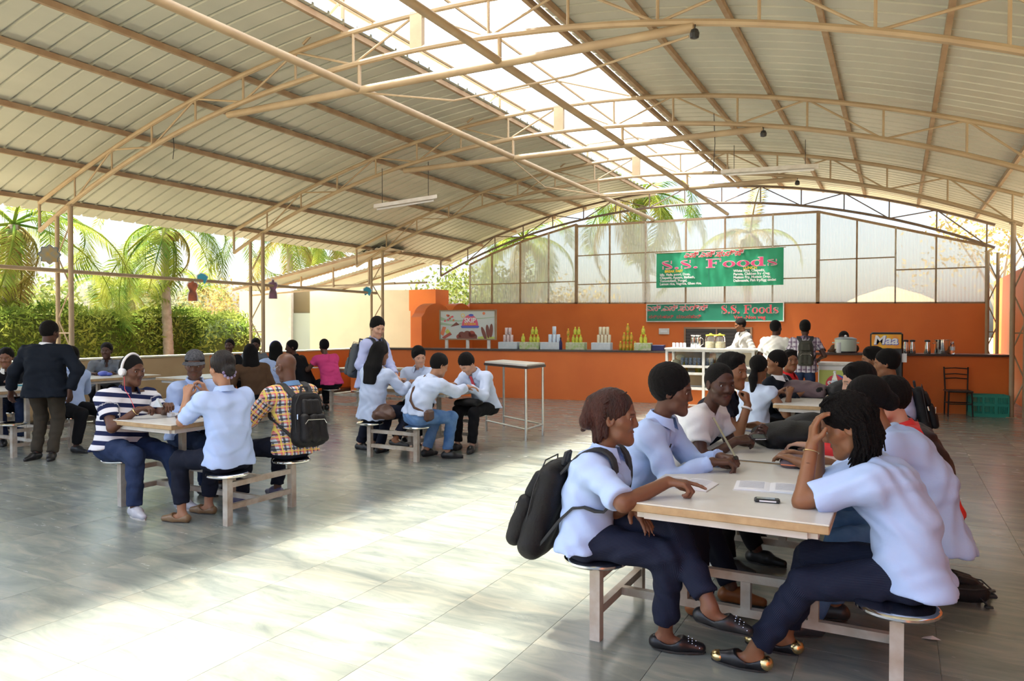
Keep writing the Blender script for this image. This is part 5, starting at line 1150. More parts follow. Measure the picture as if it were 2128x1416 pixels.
c, L, hh = carton('white carton carrying pale blue cans', 1123, 1163, 'carton_white'); stack('pale blue can on white carton', c, L, hh, .08, [3, 1], .045, .185, 'can_blue', 'white_plastic'); p = onc(1165, 716); can('dark purple bottle standing beside the pale blue cans', (p.x, p.y, CZ), .04, .28, 'carton_navy', 'black_plastic', 'b')
c, L, hh = carton('green printed carton in the middle of the counter display', 1176, 1215, 'carton_green'); stack('green bottle on middle green carton', c, L, hh, .02, [3, 2], .040, .18, 'can_green', 'yellow_print', 'b'); stack('orange bottle on middle green carton', c, L, hh, -.19, [1, 1], .036, .16, 'bottle_orange', 'yellow_print', 'b')
c, L, hh = carton('white carton carrying yellow juice cartons', 1229, 1269, 'carton_white'); stack('yellow juice can on white carton', c, L, hh, .05, [4, 3], .038, .18, 'can_yellow', 'white_plastic')
p = onc(1303, 716); stack('orange soda bottle in tall stack', p, .4, 0, 0, [5, 3, 1], .038, .20, 'bottle_orange', 'yellow_print', 'b', CZ)
c, L, hh = carton('green printed carton beside the soda bottle stack', 1318, 1353, 'carton_green'); stack('small green bottle beside soda stack', c, L, hh, 0, [2, 1], .042, .19, 'can_green', 'yellow_print', 'b')
carton('dark navy carton near the glass food cabinet', 1355, 1380, 'carton_navy', .12)
# SKIP ice cream board on legs
a, b = onc(915, 700, .25), onc(1029, 700, .25); sk_ = empty('ice_cream_board', (a.x, a.y, CZ), math.atan2(b.y-a.y, b.x-a.x), label='white ice cream advertising board reading SKIP on the counter', cat='advertising board'); SW = (b-a).length; zb, ztp = onc(970, 705, .25).z-CZ, onc(970, 646, .25).z-CZ; SH = ztp-zb
MB().b2((0, 0, zb), (SW, .06, ztp)).build('panel', mat('board_white', (.62,.66,.64), .4), sk_); frame_rect('board_frame', -.02, SW+.02, zb-.02, ztp+.02, .065, .03, .08, M_['purlin_rust'], sk_)
for x in (.18, .82, 1.45):
    MB().b2((x*SW/1.65-.035, .01, 0), (x*SW/1.65+.035, .06, zb)).build('leg', M_['white_paint'], sk_)
def flat(pts, m, name='print', y=-.002): return MB().prism([(x*SW, zb+z*SH) for x, z in pts], Matrix(((1,0,0,0),(0,0,-1,y),(0,1,0,0),(0,0,0,1))), .002).build(name, m, sk_)
def disc(cx, cz, rx, rz, m, y=-.002, a0=0, a1=360, n=20, rot=0.):
    pts = [(cx+(rx*math.cos(math.radians(a0+(a1-a0)*i/n))*math.cos(rot)-rz*math.sin(math.radians(a0+(a1-a0)*i/n))*math.sin(rot)*.6), cz+(rx*math.cos(math.radians(a0+(a1-a0)*i/n))*math.sin(rot)*1.7+rz*math.sin(math.radians(a0+(a1-a0)*i/n))*math.cos(rot))) for i in range(n if a1-a0 >= 360 else n+1)]; return flat(pts, m, y=y)
mat('print_green', (.38,.52,.36), .5); mat('print_brown', (.22,.07,.05), .5); mat('print_maroon', (.45,.09,.06), .5); mat('print_orange', (.75,.22,.10), .5); mat('print_blue', (.10,.14,.55), .5); mat('print_pink', (.75,.12,.20), .5); mat('print_lime', (.55,.62,.15), .5)
flat([(0,.80),(.12,.70),(.35,.66),(.6,.72),(1,.78),(1,.76),(.6,.69),(.35,.62),(.12,.62),(0,.66)], M_['print_green']); flat([(0,.6),(.2,.52),(.4,.56),(.4,.53),(.2,.47),(0,.5)], M_['print_green']); flat([(.69,0),(.69,.08),(.85,.12),(1,.08),(1,0)], M_['print_lime'])
disc(.55, .44, .150, .42, M_['print_pink'], -.004, 0, 180); flat([(.40,.39),(.70,.39),(.72,.45),(.70,.47),(.40,.47),(.38,.45)], M_['print_blue'], y=-.006); disc(.57, .84, .045, .045, M_['print_blue'], -.006)
put_text('SKIP', .145*SH/.62, M_['white_print'], sk_, (.55*SW, -.009, zb+.655*SH), UP, off=.004); put_text('ICE CREAM', .055*SH/.62, M_['yellow_print'], sk_, (.55*SW, -.009, zb+.53*SH), UP, off=.001)
disc(.42, .83, .035, .07, M_['yellow_print'], -.004); disc(.42, .83, .026, .05, M_['board_white'], -.006); disc(.80, .90, .025, .05, M_['print_orange'], -.004)
for x, z, r in ((.40,.14,.065),(.50,.16,.07),(.58,.17,.065),(.62,.08,.06),(.35,.08,.05)): disc(x, z, r, r*1.9, M_['print_maroon'] if int(x*100) % 2 else M_['print_brown'], -.004)
flat([(.31,.0),(.69,.0),(.66,.06),(.33,.06)], M_['print_brown'], y=-.006)
for x, z, ro in ((.80,.20,.28),(.87,.27,.1),(.93,.30,-.05)): disc(x, z, .032, .24, M_['print_brown'], -.004-.002*x, rot=ro)
flat([(.0,.18),(.05,.44),(.11,.42),(.06,.10)], M_['print_orange'], y=-.004); flat([(.09,.26),(.14,.36),(.20,.22),(.14,.14)], M_['print_lime'], y=-.005); flat([(.03,.05),(.18,.24),(.22,.16),(.08,-.0)], M_['print_maroon'], y=-.007)
for k in range(9): disc(.13+.06*math.sin(k*2.4)+.01*k, .74+.10*math.cos(k*1.7), .018, .036, (M_['print_orange'], M_['print_maroon'], M_['print_pink'])[k % 3], -.004-.0004*k)
flat([(.19,.43),(.30,.60),(.36,.50)], M_['print_brown'], y=-.006)
# switch plate
p = gy(1380, 689, 20.27); e = empty('switch_plate', p, label='white electrical switch plate on the orange wall', cat='switch'); MB().bbox((0, 0, 0), (.30, .03, .17), .005).build('plate', M_['white_paint'], e); MB().b2((-.1, -.02, -.03), (.1, -.014, .03)).build('rocker', M_['white_plastic'], e)
# ================================================================== GLASS FOOD CABINET
pa, pb = gy(1386, 740, 14.55), gy(1565, 740, 14.55)
cab = empty('food_cabinet', (pa.x, 14.55, 0), label='aluminium framed glass food cabinet standing before the counter', cat='display cabinet'); CW = pb.x-pa.x; CT = gy(1440, 727, 14.55).z; CD = .5
for x in (0, CW*.44, CW):
    for y in ((0, CD) if x != CW*.44 else (0,)): MB().b2((x-.025, y-.025, 0), (x+.025, y+.025, CT)).build('upright', M_['white_paint'], cab)
for z in (.42, .72, CT-.34, CT-.02):
    mb = MB(); mb.b2((0, -.02, z-.025), (CW, .02, z+.025)); mb.b2((0, CD-.02, z-.025), (CW, CD+.02, z+.025)); mb.build('rail', M_['white_paint'], cab); MB().b2((.03, .02, z-.008), (CW-.03, CD-.02, z+.004)).build('shelf', M_['white_paint'], cab)
MB().b2((-.04, -.05, CT), (CW+.04, CD+.05, CT+.03)).build('top_board', M_['white_paint'], cab)
MB().b2((.03, CD+.022, .4), (CW-.03, CD+.03, CT-.03)).build('back_panel', M_['tan_wall'], cab)
for x0, x1 in ((.03, CW*.44-.03), (CW*.44+.03, CW-.03)):
    for z0, z1 in ((.745, CT-.37), (CT-.315, CT-.05)): MB().b2((x0, -.004, z0), (x1, .0, z1)).build('glass_pane', M_['glass'], cab)
def incab(x, z, y=.22): return Vector((pa.x+x, 14.55+y, z))
zs1 = CT-.336; zs2 = .724
for k in range(8): can(ORD[k]+' navy and silver drink can from the bread loaves in the cabinet', incab(.28+.085*k, zs1, .15), .034, .17, 'can_navy', 'chrome', grp='navy cans in the food cabinet')
for k in range(3): can(ORD[k]+' yellow snack tub from the navy cans in the cabinet', incab(CW*.5+.16*k, zs1, .2), .06, .16, 'can_yellow', 'red_print', grp='snack tubs in the food cabinet')
for k in range(4): can(ORD[k]+' orange snack jar along the lower cabinet shelf', incab(.3+.3*k, zs2, .2), .075, .22, 'bottle_orange', 'red_print', grp='snack jars in the food cabinet')
for k in range(5):
    e = empty('snack_packet', incab(CW*.5+.13*k, zs1+.0, .34), .2*k, label=('orange','pale blue','yellow','red','green')[k]+' snack packet leaning on the cabinet shelf', cat='packet', group='snack packets in the food cabinet'); MB().bbox((0, 0, .13), (.12, .03, .26), .012).build('bag', M_[('print_orange','can_blue','yellow_print','red_print','can_green')[k]], e); MB().b2((-.06, -.004, .25), (.06, .004, .275)).build('seal', M_['white_plastic'], e)
for k in range(2):
    e = empty('bread_loaf', incab(.12+.10*k, zs1+.0, .22), label=('lower','upper')[k]+' pale wrapped bread loaf at the cabinet end', cat='bread', group='bread loaves in the food cabinet'); MB().ell((0, 0, .06+.11*k), (.10, .08, .06)).build('loaf', M_['can_yellow'], e, smooth=True)
zt_ = CT+.03
for k, px in enumerate((1441, 1451)):
    e = empty('steel_jug', incab(gy(px, 700, 14.75).x-pa.x, zt_, .2), label=('steel water jug on the food cabinet, taller one', 'steel water jug on the food cabinet next to the glass jars')[k], cat='jug'); MB().lathe((0,0,0), [(.05,0),(.055,.01),(.05,.2),(.047,.24),(.06,.26)], 18).build('body', M_['chrome'], e, smooth=True); MB().tube([(.05,0,.05),(.10,0,.08),(.10,0,.18),(.05,0,.22)], .007, 6).build('handle', M_['chrome'], e)
for k, px in enumerate((1477, 1496)):
    e = empty('glass_jar', incab(gy(px, 700, 14.75).x-pa.x, zt_, .2), label=('large glass snack jar beside the steel jugs', 'large glass snack jar nearest the man in the cream shirt')[k], cat='jar'); MB().lathe((0,0,0), [(.10,0),(.11,.01),(.11,.22),(.09,.25)], 20).build('glass_body', M_['glass'], e, smooth=True); MB().lathe((0,0,.25), [(.10,0),(.10,.02),(.03,.03),(.02,.05)], 18).build('lid', M_['can_green'], e); MB().lathe((0,0,.008), [(.095,0),(.098,.09),(.05,.12)], 16).build('snacks', M_['can_yellow'], e)
for k in range(4): can(ORD[k]+' small blue water cup from the cabinet corner', incab(.06+.075*k, zt_, .3), .03, .10, 'can_blue', 'white_plastic', grp='water cups on the cabinet')
# ================================================================== RIGHT END OF THE COUNTER
p = onc(1757, 735, .25); e = empty('rice_cooker', (p.x, p.y, CZ), label='pale green rice cooker with a dark lid on the counter', cat='rice cooker')
MB().lathe((0,0,0), [(.19,0),(.20,.01),(.20,.03)], 24).build('base', M_['black_plastic'], e); MB().lathe((0,0,.03), [(.20,0),(.205,.03),(.205,.22),(.21,.24)], 24).build('body', mat('cooker_green', (.62,.70,.58), .3), e, smooth=True); l_ = MB().lathe((0,0,.27), [(.21,0),(.20,.02),(.12,.045),(.02,.05)], 24).build('lid', mat('lid_grey', (.20,.22,.20), .3), e, smooth=True); MB().lathe((0,0,.32), [(.02,0),(.03,.02),(.01,.04)], 10).build('knob', M_['white_plastic'], l_)
for sx in (-1, 1): MB().bbox((sx*.225, 0, .20), (.05, .09, .025), .006).build('handle', M_['cooker_green'], e)
p = onc(1744, 728, .12); e = empty('steel_mug', (p.x, p.y, CZ), label='white enamel mug in front of the person at the counter', cat='mug'); MB().lathe((0,0,0), [(.05,0),(.055,.02),(.055,.20),(.057,.21)], 16).build('body', M_['white_plastic'], e, smooth=True); MB().tube([(.055,0,.05),(.095,0,.07),(.095,0,.14),(.055,0,.16)], .007, 6).build('handle', M_['white_plastic'], e)
# soft drink fridge in front of the counter
a, b = gy(1808, 700, 14.9), gy(1877, 700, 14.9); FW = b.x-a.x; FT = gy(1842, 689, 14.9).z
e = empty('drinks_fridge', (a.x, 14.9, 0), label='black drinks fridge with a yellow lit header reading Maa', cat='fridge')
MB().bbox((FW/2, .3, FT/2-.01), (FW, .6, FT-.02), .03).build('cabinet', M_['black_plastic'], e)
mat('maa_yellow', (.88,.56,.02), .4, col2=(.85,.20,.03), nscale=3, emit=.0)
hdr = MB().bbox((FW/2, -.005, FT-.185), (FW*.90, .02, .26), .01).build('header_panel', M_['maa_yellow'], e)
put_text('Maa', .22, M_['print_blue'], e, (FW*.47+.008, -.020, FT-.165-.008), UP, off=.010, shear=.15, sx=1.1); put_text('Maa', .22, M_['white_print'], e, (FW*.47, -.024, FT-.165), UP, off=.006, shear=.15, sx=1.1)
frame_rect('door_frame', .02, FW-.02, .12, FT-.32, .0, .04, .03, M_['black_plastic'], e); MB().b2((.06, -.008, .16), (FW-.06, -.002, FT-.36)).build('glass_door', M_['glass'], e)
for z in (.4, .75, 1.0): MB().b2((.05, .0, z), (FW-.05, .002, z+.02)).build('shelf_edge', M_['white_plastic'], e)
for k in range(4): MB().b2((.08+.14*k, -.001, 1.02), (.18+.14*k, .001, 1.18)).build('drink_display', M_[('can_yellow','bottle_orange','can_blue','white_plastic')[k]], e)
# chest freezer
a, b = gy(1700, 765, 14.6), gy(1808, 765, 14.6); e = empty('chest_freezer', (a.x, 14.6, 0), label='white chest freezer with a green SKIP ice cream front', cat='freezer'); W2 = b.x-a.x+.1; zf = gy(1750, 760, 14.6).z
MB().bbox((W2/2, .3, zf/2), (W2, .6, zf), .02).build('cabinet', M_['white_plastic'], e); MB().bbox((W2/2, .3, zf+.02), (W2+.03, .63, .05), .01).build('lid', M_['white_paint'], e); MB().b2((.02, -.006, .06), (W2-.02, 0, zf-.09)).build('front_print', M_['print_lime'], e)
mb = MB(); mb.prism([(W2*.33+.19*math.cos(i*math.pi/10), zf-.36+.19*math.sin(i*math.pi/10)) for i in range(20)], Matrix(((1,0,0,0),(0,0,-1,-.008),(0,1,0,0),(0,0,0,1))), .002); mb.build('logo_disc', M_['red_print'], e)
mb = MB(); mb.prism([(W2*.33+.19*math.cos(math.pi*i/10), zf-.36+.19*math.sin(math.pi*i/10)) for i in range(1, 6)], Matrix(((1,0,0,0),(0,0,-1,-.010),(0,1,0,0),(0,0,0,1))), .002); mb.build('logo_wedge', M_['print_blue'], e)
put_text('SKIP', .17, M_['white_print'], e, (W2*.33, -.014, zf-.36), UP, off=.006)
mb = MB(); mb.prism([(W2*.62+.07*math.cos(i*math.pi/8), zf-.22+.07*math.sin(i*math.pi/8)) for i in range(16)], Matrix(((1,0,0,0),(0,0,-1,-.008),(0,1,0,0),(0,0,0,1))), .002); mb.build('yellow_dot', M_['yellow_print'], e)
for px, lab in ((1882, 'slim steel flask half behind the fridge'), (1896, 'steel flask next to the fridge on the counter'), (1927, 'steel flask next to the big steel pot')):
    p = onc(px, 735, .2); e = empty('steel_flask', (p.x, p.y, CZ), label=lab, cat='flask'); MB().lathe((0,0,0), [(.055,0),(.06,.01),(.05,.12),(.038,.2),(.036,.23)], 16).build('body', M_['chrome'], e, smooth=True); MB().lathe((0,0,.23), [(.05,0),(.05,.03),(.03,.04)], 14).build('lid', M_['black_plastic'], e)
p = onc(1959, 728, .25); e = empty('steel_pot', (p.x, p.y, CZ), label='wide steel pot on the counter between flask and water bottle', cat='pot'); MB().lathe((0,0,0), [(.14,0),(.145,.01),(.145,.26),(.155,.265),(.155,.275),(.14,.275),(.135,.02)], 24).build('body', M_['chrome'], e, smooth=True)
for sx in (-1, 1): MB().tube([(sx*.145,-.04,.2),(sx*.175,-.03,.2),(sx*.175,.03,.2),(sx*.145,.04,.2)], .007, 6).build('handle', M_['chrome'], e)
def pet(label, p, h, r):
    e = empty('water_bottle', p, label=label, cat='bottle'); MB().lathe((0,0,0), [(r*.8,0),(r,.01),(r*.96,h*.3),(r,h*.6),(r*.5,h*.82),(r*.4,h*.9)], 16).build('body', M_['glass'], e, smooth=True); MB().lathe((0,0,h*.28), [(r*1.02,0),(r*1.02,h*.28)], 16).build('label_band', M_['can_blue'], e); MB().lathe((0,0,h*.9), [(r*.46,0),(r*.46,h*.1)], 12).build('cap', M_['white_plastic'], e)
p = onc(1980, 735, .2); pet('clear water bottle at the end of the orange counter', (p.x, p.y, CZ), .24, .036)
# black metal chair
p = gz(1988, 860); e = empty('metal_chair', (p.x, cy(p.x)-.28, 0), cang, label='black metal chair with a slatted back against the orange counter', cat='chair')
for sx in (-1, 1):
    MB().tube([(sx*.19,.17,0),(sx*.185,.15,.46),(sx*.20,.20,.90)], .014, 7).build('rear_leg', M_['black_metal'], e); MB().tube([(sx*.20,-.19,0),(sx*.185,-.17,.45)], .014, 7).build('front_leg', M_['black_metal'], e); MB().tube([(sx*.195,-.18,.24),(sx*.188,.16,.24)], .009, 6).build('side_stretcher', M_['black_metal'], e)
MB().bbox((0,-.01,.46),(.42,.40,.035),.012).build('seat', M_['black_plastic'], e)
for z in (.68,.76,.87): MB().tube([(-.195,.17+(z-.46)*.11,z),(0,.19+(z-.46)*.11,z+.012),(.195,.17+(z-.46)*.11,z)], .011, 6).build('back_slat', M_['black_metal'], e)
for y in (-.185,.165): MB().tube([(-.19,y,.23),(.19,y,.23)], .011, 6).build('stretcher', M_['black_metal'], e)
# green crate
a, b = gz(2013, 864), gz(2096, 864); e = empty('plastic_crate', (a.x+.02, cy(a.x)-.38, 0), cang, label='green plastic crate on the floor beside the black chair', cat='crate'); CWd = b.x-a.x-.05
MB().b2((0,0,0),(CWd,.34,.02)).build('bottom', M_['green_plastic'], e)
for y in (0,.32): 
    mb = MB()
    for z in (.02,.20,.36): mb.b2((0,y,z),(CWd,y+.02,z+.045))
    for k in range(4): mb.b2((CWd*k/3-.02 if k else 0,y,.02),(CWd*k/3+.02 if k < 3 else CWd,y+.02,.40))
    for k in range(26): mb.b2((CWd*k/26,y+.004,.02),(CWd*k/26+.012,y+.016,.38))
    mb.build('lattice_side', M_['green_plastic'], e)
for x in (0,CWd-.02):
    mb = MB()
    for z in (.02,.20,.36): mb.b2((x,.02,z),(x+.02,.32,z+.045))
    for k in range(10): mb.b2((x+.004,.02+.03*k,.02),(x+.016,.032+.03*k,.38))
    mb.build('lattice_end', M_['green_plastic'], e)
# tall stand-up table of pipes
A, B, C2 = gz(1011, 896), gz(1093, 917), gz(1128, 905); Dd = A+(C2-B); tt = empty('tall_table', (B.x, B.y, 0), label='tall stand-up table with thin pipe legs before the counter', cat='table'); TT = gx(1093, 758, B.x).z; 
T4 = [A-Vector((B.x,B.y,0)), Vector((0,0,0)), C2-Vector((B.x,B.y,0)), Dd-Vector((B.x,B.y,0))]
for q_ in T4: MB().tube([(q_.x,q_.y,0),(q_.x,q_.y,TT-.03)], .02, 8).build('leg', M_['steel'], tt)
for i in range(4): 
    if i != 3: MB().tube([T4[i]+Vector((0,0,.17)), T4[(i+1) % 4]+Vector((0,0,.17))], .014, 6).build('stretcher', M_['steel'], tt)
cc = sum(T4, Vector())/4; ex = [(q_-cc)*1.06+cc for q_ in T4]; mb = MB(); mb.add([v+Vector((0,0,TT-.025)) for v in ex]+[v+Vector((0,0,TT)) for v in ex], [(3,2,1,0),(4,5,6,7),(0,1,5,4),(1,2,6,5),(2,3,7,6),(3,0,4,7)]); mb.build('tabletop', M_['table_top'], tt)
mb = MB(); [mb.bar(ex[i]+Vector((0,0,TT-.045)), ex[(i+1) % 4]+Vector((0,0,TT-.045)), .035) for i in range(4)]; mb.build('rim_frame', M_['counter_top'], tt)
# ================================================================== CUT-OUT SIGNS HANGING FROM THE PIPE RAIL
def hang_shape(name, label, poly, px, m, m2, sc=1.):
    p = gx(px[0], px[1], -12.78); e = empty(name, p, label=label, cat='hanging sign', group='cut-out signs hung from the pipe rail'); Mx = Matrix(((.5,0,.86,0),(.86,0,-.5,0),(0,1,0,0),(0,0,0,1)))
    b = MB().prism([(x*sc, z*sc) for x, z in poly], Mx, .02).build('board', m, e); MB().prism([(x*sc*.86, z*sc*.94-.01) for x, z in poly], Mx@Matrix.Translation((0,0,.021)), .003).build('print', m2, e)
    MB().tube([(0,0,max(z for _, z in poly)*sc), (0,0,2.63-p.z)], .004, 4).build('string', M_['white_plastic'], e); return e
torso = [(-.14,-.30),(.14,-.30),(.13,-.12),(.09,.0),(.16,.16),(.12,.24),(.04,.26),(.035,.34),(-.035,.34),(-.04,.26),(-.12,.24),(-.16,.16),(-.09,.0),(-.13,-.12)]
mat('cut_orange', (.62,.16,.06), .5, col2=(.10,.05,.04), nscale=5); mat('cut_purple', (.35,.16,.30), .5, col2=(.12,.08,.08), nscale=5); mat('cut_blue', (.05,.42,.62), .5)
hang_shape('torso_sign', 'orange and brown torso-shaped sign hanging over the hedge', torso, (400, 604), M_['white_plastic'], M_['cut_orange'], .72)
hang_shape('torso_sign', 'purple torso-shaped sign hanging before the cream hut', torso, (567, 602), M_['white_plastic'], M_['cut_purple'], .72)
cloud = [(-.2,-.05),(-.12,-.2),(.0,-.12),(.1,-.22),(.18,-.06),(.22,.06),(.1,.16),(-.05,.2),(-.2,.1)]
hang_shape('cloud_sign', 'small blue cut-out sign beside the orange torso sign', cloud, (420, 578), M_['white_plastic'], M_['cut_blue'], .55)
hang_shape('cloud_sign', 'small blue cut-out sign beside the column of the standing student', cloud, (763, 605), M_['white_plastic'], M_['cut_blue'], .62)
hang_shape('flower_sign', 'round dark flower-shaped sign beside the lattice column near the suit', [((.25+.03*math.cos(8*a))*math.cos(a), (.25+.03*math.cos(8*a))*math.sin(a)) for a in np.linspace(0, 2*math.pi, 33)[:-1]], (103, 529), mat('cut_grey', (.16,.20,.24), .6), mat('cut_flower', (.25,.28,.26), .6, col2=(.45,.30,.08), nscale=12), .62)
# ================================================================== BAGS, HAIR PIECES AND SMALL THINGS
mat('pack_black', (.0085,.0085,.0095), .62, bump=.2, bscale=90, spec=.3); mat('pack_grey', (.075,.085,.09), .7, bump=.2, bscale=90); mat('pack_olive', (.045,.045,.032), .75, bump=.25, bscale=80); mat('leather_brown', (.10,.045,.025), .4, bump=.15, bscale=50); mat('pack_strap', (.030,.032,.034), .8); mat('mauve_cloth', (.16,.11,.12), .75, bump=.2, bscale=80); mat('gold', (.80,.62,.30), .25, metal=1.); mat('silver', (.70,.70,.72), .25, metal=1.)
def field_obj(name, F, h, m, parent, loc, noise=None, it=1):
    Vv, Ff = surf(F, h, (), noise); Vv = relax(Vv, Ff, it, .5); return np_mesh(name, Vv, Ff, m, parent, None, loc)
def backpack(label, c, out, up, w, hgt, dep, m, j=None, trim='silver', h=.012, side=0.):
    """c: centre of the back panel; out: away from the wearer"""
    c = Vector(c); up = unit(up); out = unit(Vector(out)-up*Vector(out).dot(up)); rt = up.cross(out); loc = Vector((c.x, c.y, max(0, c.z-hgt/2)))
    e = empty('backpack', loc, label=label, cat='backpack'); L = lambda x, y, z: c+rt*x*w/2+out*y*dep+up*z*hgt/2
    F = Field(); r = dep*.30
    for x in (-.62, -.2, .2, .62): F.cap(L(x,.32,-.72), L(x*.85,.26,.72), r*1.12, r*.92, .05)
    fn = lambda X, Y, Z: .003*np.sin(38*Z+12*X+4*np.sin(15*Y))
    field_obj('main_body', F, h, m, e, loc, fn)
    F = Field()
    for x in (-.55, 0, .55): F.cap(L(x,.78,-.70), L(x*.92,.70,.02), r*.78, r*.70, .04)
    pk = field_obj('front_pocket', F, h, m, e, loc, fn)
    F = Field()
    for x in (-.42, 0, .42): F.cap(L(x,.66,.22), L(x*.9,.56,.60), r*.55, r*.5, .04)
    field_obj('upper_pocket', F, h, m, e, loc)
    def tb(name, pts, rad, mm, par=e): 
        o = MB().tube([p-loc for p in pts], rad, 6).build(name, mm, par); return o
    tb('zip', [L(-.66,.93,-.20), L(-.5,.97,-.06), L(.5,.97,-.06), L(.66,.93,-.20)], .004, M_[trim]); tb('zip', [L(-.9,.5,-.5), L(-.88,.5,.5), L(-.5,.48,.98), L(.5,.48,.98), L(.88,.5,.5), L(.9,.5,-.5)], .004, M_['pack_strap']); tb('zip_pull', [L(-.86,.62,.16), L(-.88,.64,-.02)], .007, M_[trim])
    tb('grab_handle', [L(-.22,.12,.95), L(-.18,.12,1.18), L(.18,.12,1.18), L(.22,.12,.95)], .012, M_['pack_strap'])
    if j:
        for sd in ((-1, 1) if not side else (side,)):
            S = j['S']['r' if sd > 0 else 'l']; ax, Fd, Rt, s = j['ax'], j['Fd'], j['Rt'], j['s']; top = j['NB']+Rt*sd*.105*s-ax*.02*s
            pts = [L(sd*.45*(1 if rt.dot(Rt) > 0 else -1),.08,.75), top-Fd*.09*s+ax*.015*s, top+ax*.052*s, top+Fd*.085*s+ax*.005*s, top+Fd*.125*s-ax*.12*s+Rt*sd*.02, top+Fd*.105*s-ax*.24*s+Rt*sd*.06, j['mid']+Rt*sd*.175*s-Fd*.02*s-ax*.02, L(sd*.75*(1 if rt.dot(Rt) > 0 else -1),.12,-.7)]
            q = []
            for i in range(len(pts)-1):
                p0, p1, p2, p3 = pts[max(i-1,0)], pts[i], pts[i+1], pts[min(i+2,len(pts)-1)]
                for t in (0, .33, .66): q.append(.5*((2*p1)+(p2-p0)*t+(2*p0-5*p1+4*p2-p3)*t*t+(3*p1-p0-3*p2+p3)*t**3))
            q.append(pts[-1]); vs = []; n = len(q)
            for i, p in enumerate(q):
                t = unit(q[min(i+1,n-1)]-q[max(i-1,0)]); wv = Rt-t*Rt.dot(t); wv = unit(wv if wv.length > .2 else Fd-t*Fd.dot(t)); nn = t.cross(wv); wd = (.030 if i < n*.55 else .014)*s
                vs += [p+wv*wd+nn*.006, p-wv*wd+nn*.006, p-wv*wd-nn*.006, p+wv*wd-nn*.006]
            MB().add([v-loc for v in vs], [(4*i+k, 4*i+4+k, 4*i+4+(k+1) % 4, 4*i+(k+1) % 4) for i in range(n-1) for k in range(4)]+[(3,2,1,0),(4*n-4,4*n-3,4*n-2,4*n-1)]).build('shoulder_strap', M_['pack_strap'], e, smooth=True)
    return e
def on_back(j, off=.0, z=.0): return j['hip'].lerp(j['NB'], .52)-j['Fd']*(.115+off)*j['s']+j['ax']*z
backpack('bulging black backpack worn by the woman with crossed legs', Vector((-1.60,3.55,.665)), (-1,-.06,-.12), (.24,.0,.96), .36, .54, .23, M_['pack_black'], w1)
backpack('large black backpack worn over the plaid shirt', on_back(pl, .055, -.03), -pl['Fd'], pl['ax'], .34, .50, .20, M_['pack_black'], pl)
backpack('grey and teal backpack worn by the standing student', on_back(sb_, .05, -.02)-sb_['Rt']*-.04, -sb_['Fd'], sb_['ax'], .31, .50, .17, M_['pack_grey'], sb_, h=.014)
backpack('olive backpack worn by the young man in the checked shirt', on_back(cb, .05, -.02), -cb['Fd'], cb['ax'], .29, .50, .15, M_['pack_olive'], cb, h=.016)
backpack('dark backpack worn over the pale lavender shirt', on_back(nb, .05, -.02), -nb['Fd'], nb['ax'], .31, .48, .17, M_['pack_black'], nb, h=.016)
p = gz(1985, 1215, .10); fbk = backpack('black backpack lying on the floor beside the steel seat', (p.x-.04, p.y, .03), (0, 0, 1), (.96,.22,0), .30, .42, .17, M_['pack_black'])
for k, (dx, dy) in enumerate(((.30,.02), (.26,-.16), (.30,-.20))):
    q0 = Vector((p.x+.12, p.y+dy*.5, .07)); q1 = gz((2035,2060,2055)[k], (1212,1228,1262)[k], .02); lo = fbk.location
    o = MB().bar(q0-lo, q1-lo, .026, .006).build('loose_strap', M_['pack_strap'], fbk); o2 = MB().bbox(q1-lo, (.045,.035,.012), .004).build('buckle', M_['black_plastic'], fbk)
# ---- braids, clip, ties
br = empty('braids', b5['loc']); br.parent = b5['root']; br.location = (0, 0, 0); br['label'] = 'long thin black braids'
P, MH = b5['P'], b5['MH']; lo = b5['loc']; r_ = np.random.default_rng(5); mb = MB(); DN = Vector((0, 0, -1))
for k in range(230):
    a = r_.uniform(-2.3, 2.3); el = r_.uniform(.05, 1.25); d0 = Vector((math.sin(a)*math.cos(el), -math.cos(a)*math.cos(el)+.15, math.sin(el))).normalized()
    st_ = Vector((d0.x*.088, -.022+d0.y*.110, .046+d0.z*.098)); ra = Vector((math.sin(a)*.086, -.016-abs(math.cos(a))*.108, -.01))
    if math.cos(a) < .1: ra = Vector((math.sin(a)*.090, -.02-.05*r_.random(), -.005))
    p0 = P(*(Vector((r_.normal()*.015, .062-.03*r_.random(), .118)))); p1 = P(*st_); p2 = P(*ra); ln = r_.uniform(.13, .22); p3 = p2+DN*ln*.55-b5['Fd']*.015+Vector((r_.normal()*.006, r_.normal()*.006, 0)); p4 = p2+DN*ln+Vector((r_.normal()*.012, r_.normal()*.012, 0))
    pts = [p0, p0.lerp(p1, .5)+MH@Vector((0, 0, .012)), p1, p1.lerp(p2, .5)+(p1.lerp(p2, .5)-P(0,-.016,.03))*.10, p2, p3, p4]
    mb.tube([q-lo for q in pts], [.004,.0058,.006,.006,.006,.0056,.003], 5)
o = mb.build('braid_strands', HAIR['black'], br, smooth=True); o['kind'] = 'stuff'
t_ = MB(); c = P(.03,-.115,.045); t_.tube([c+MH@Vector((.012,-.006,.035))-lo, c-lo, c+MH@Vector((.004,-.004,-.035))-lo], .010, 6); t_.build('hair_ribbon', mat('ribbon_blue', (.02,.15,.62), .5), b5['root'])
P, MH, lo = w1['P'], w1['MH'], w1['loc']; clip = MB()
for i in range(9):
    t = -1+2*i/8; clip.tube([P(.035,-.105-.02*math.cos(t),.07+.0*t)+MH@Vector((0,-.010,-.045+t*.045))-lo, P(-.03,-.118-.02*math.cos(t),.065)+MH@Vector((0,-.010,-.045-t*.045))-lo], .0028, 5)
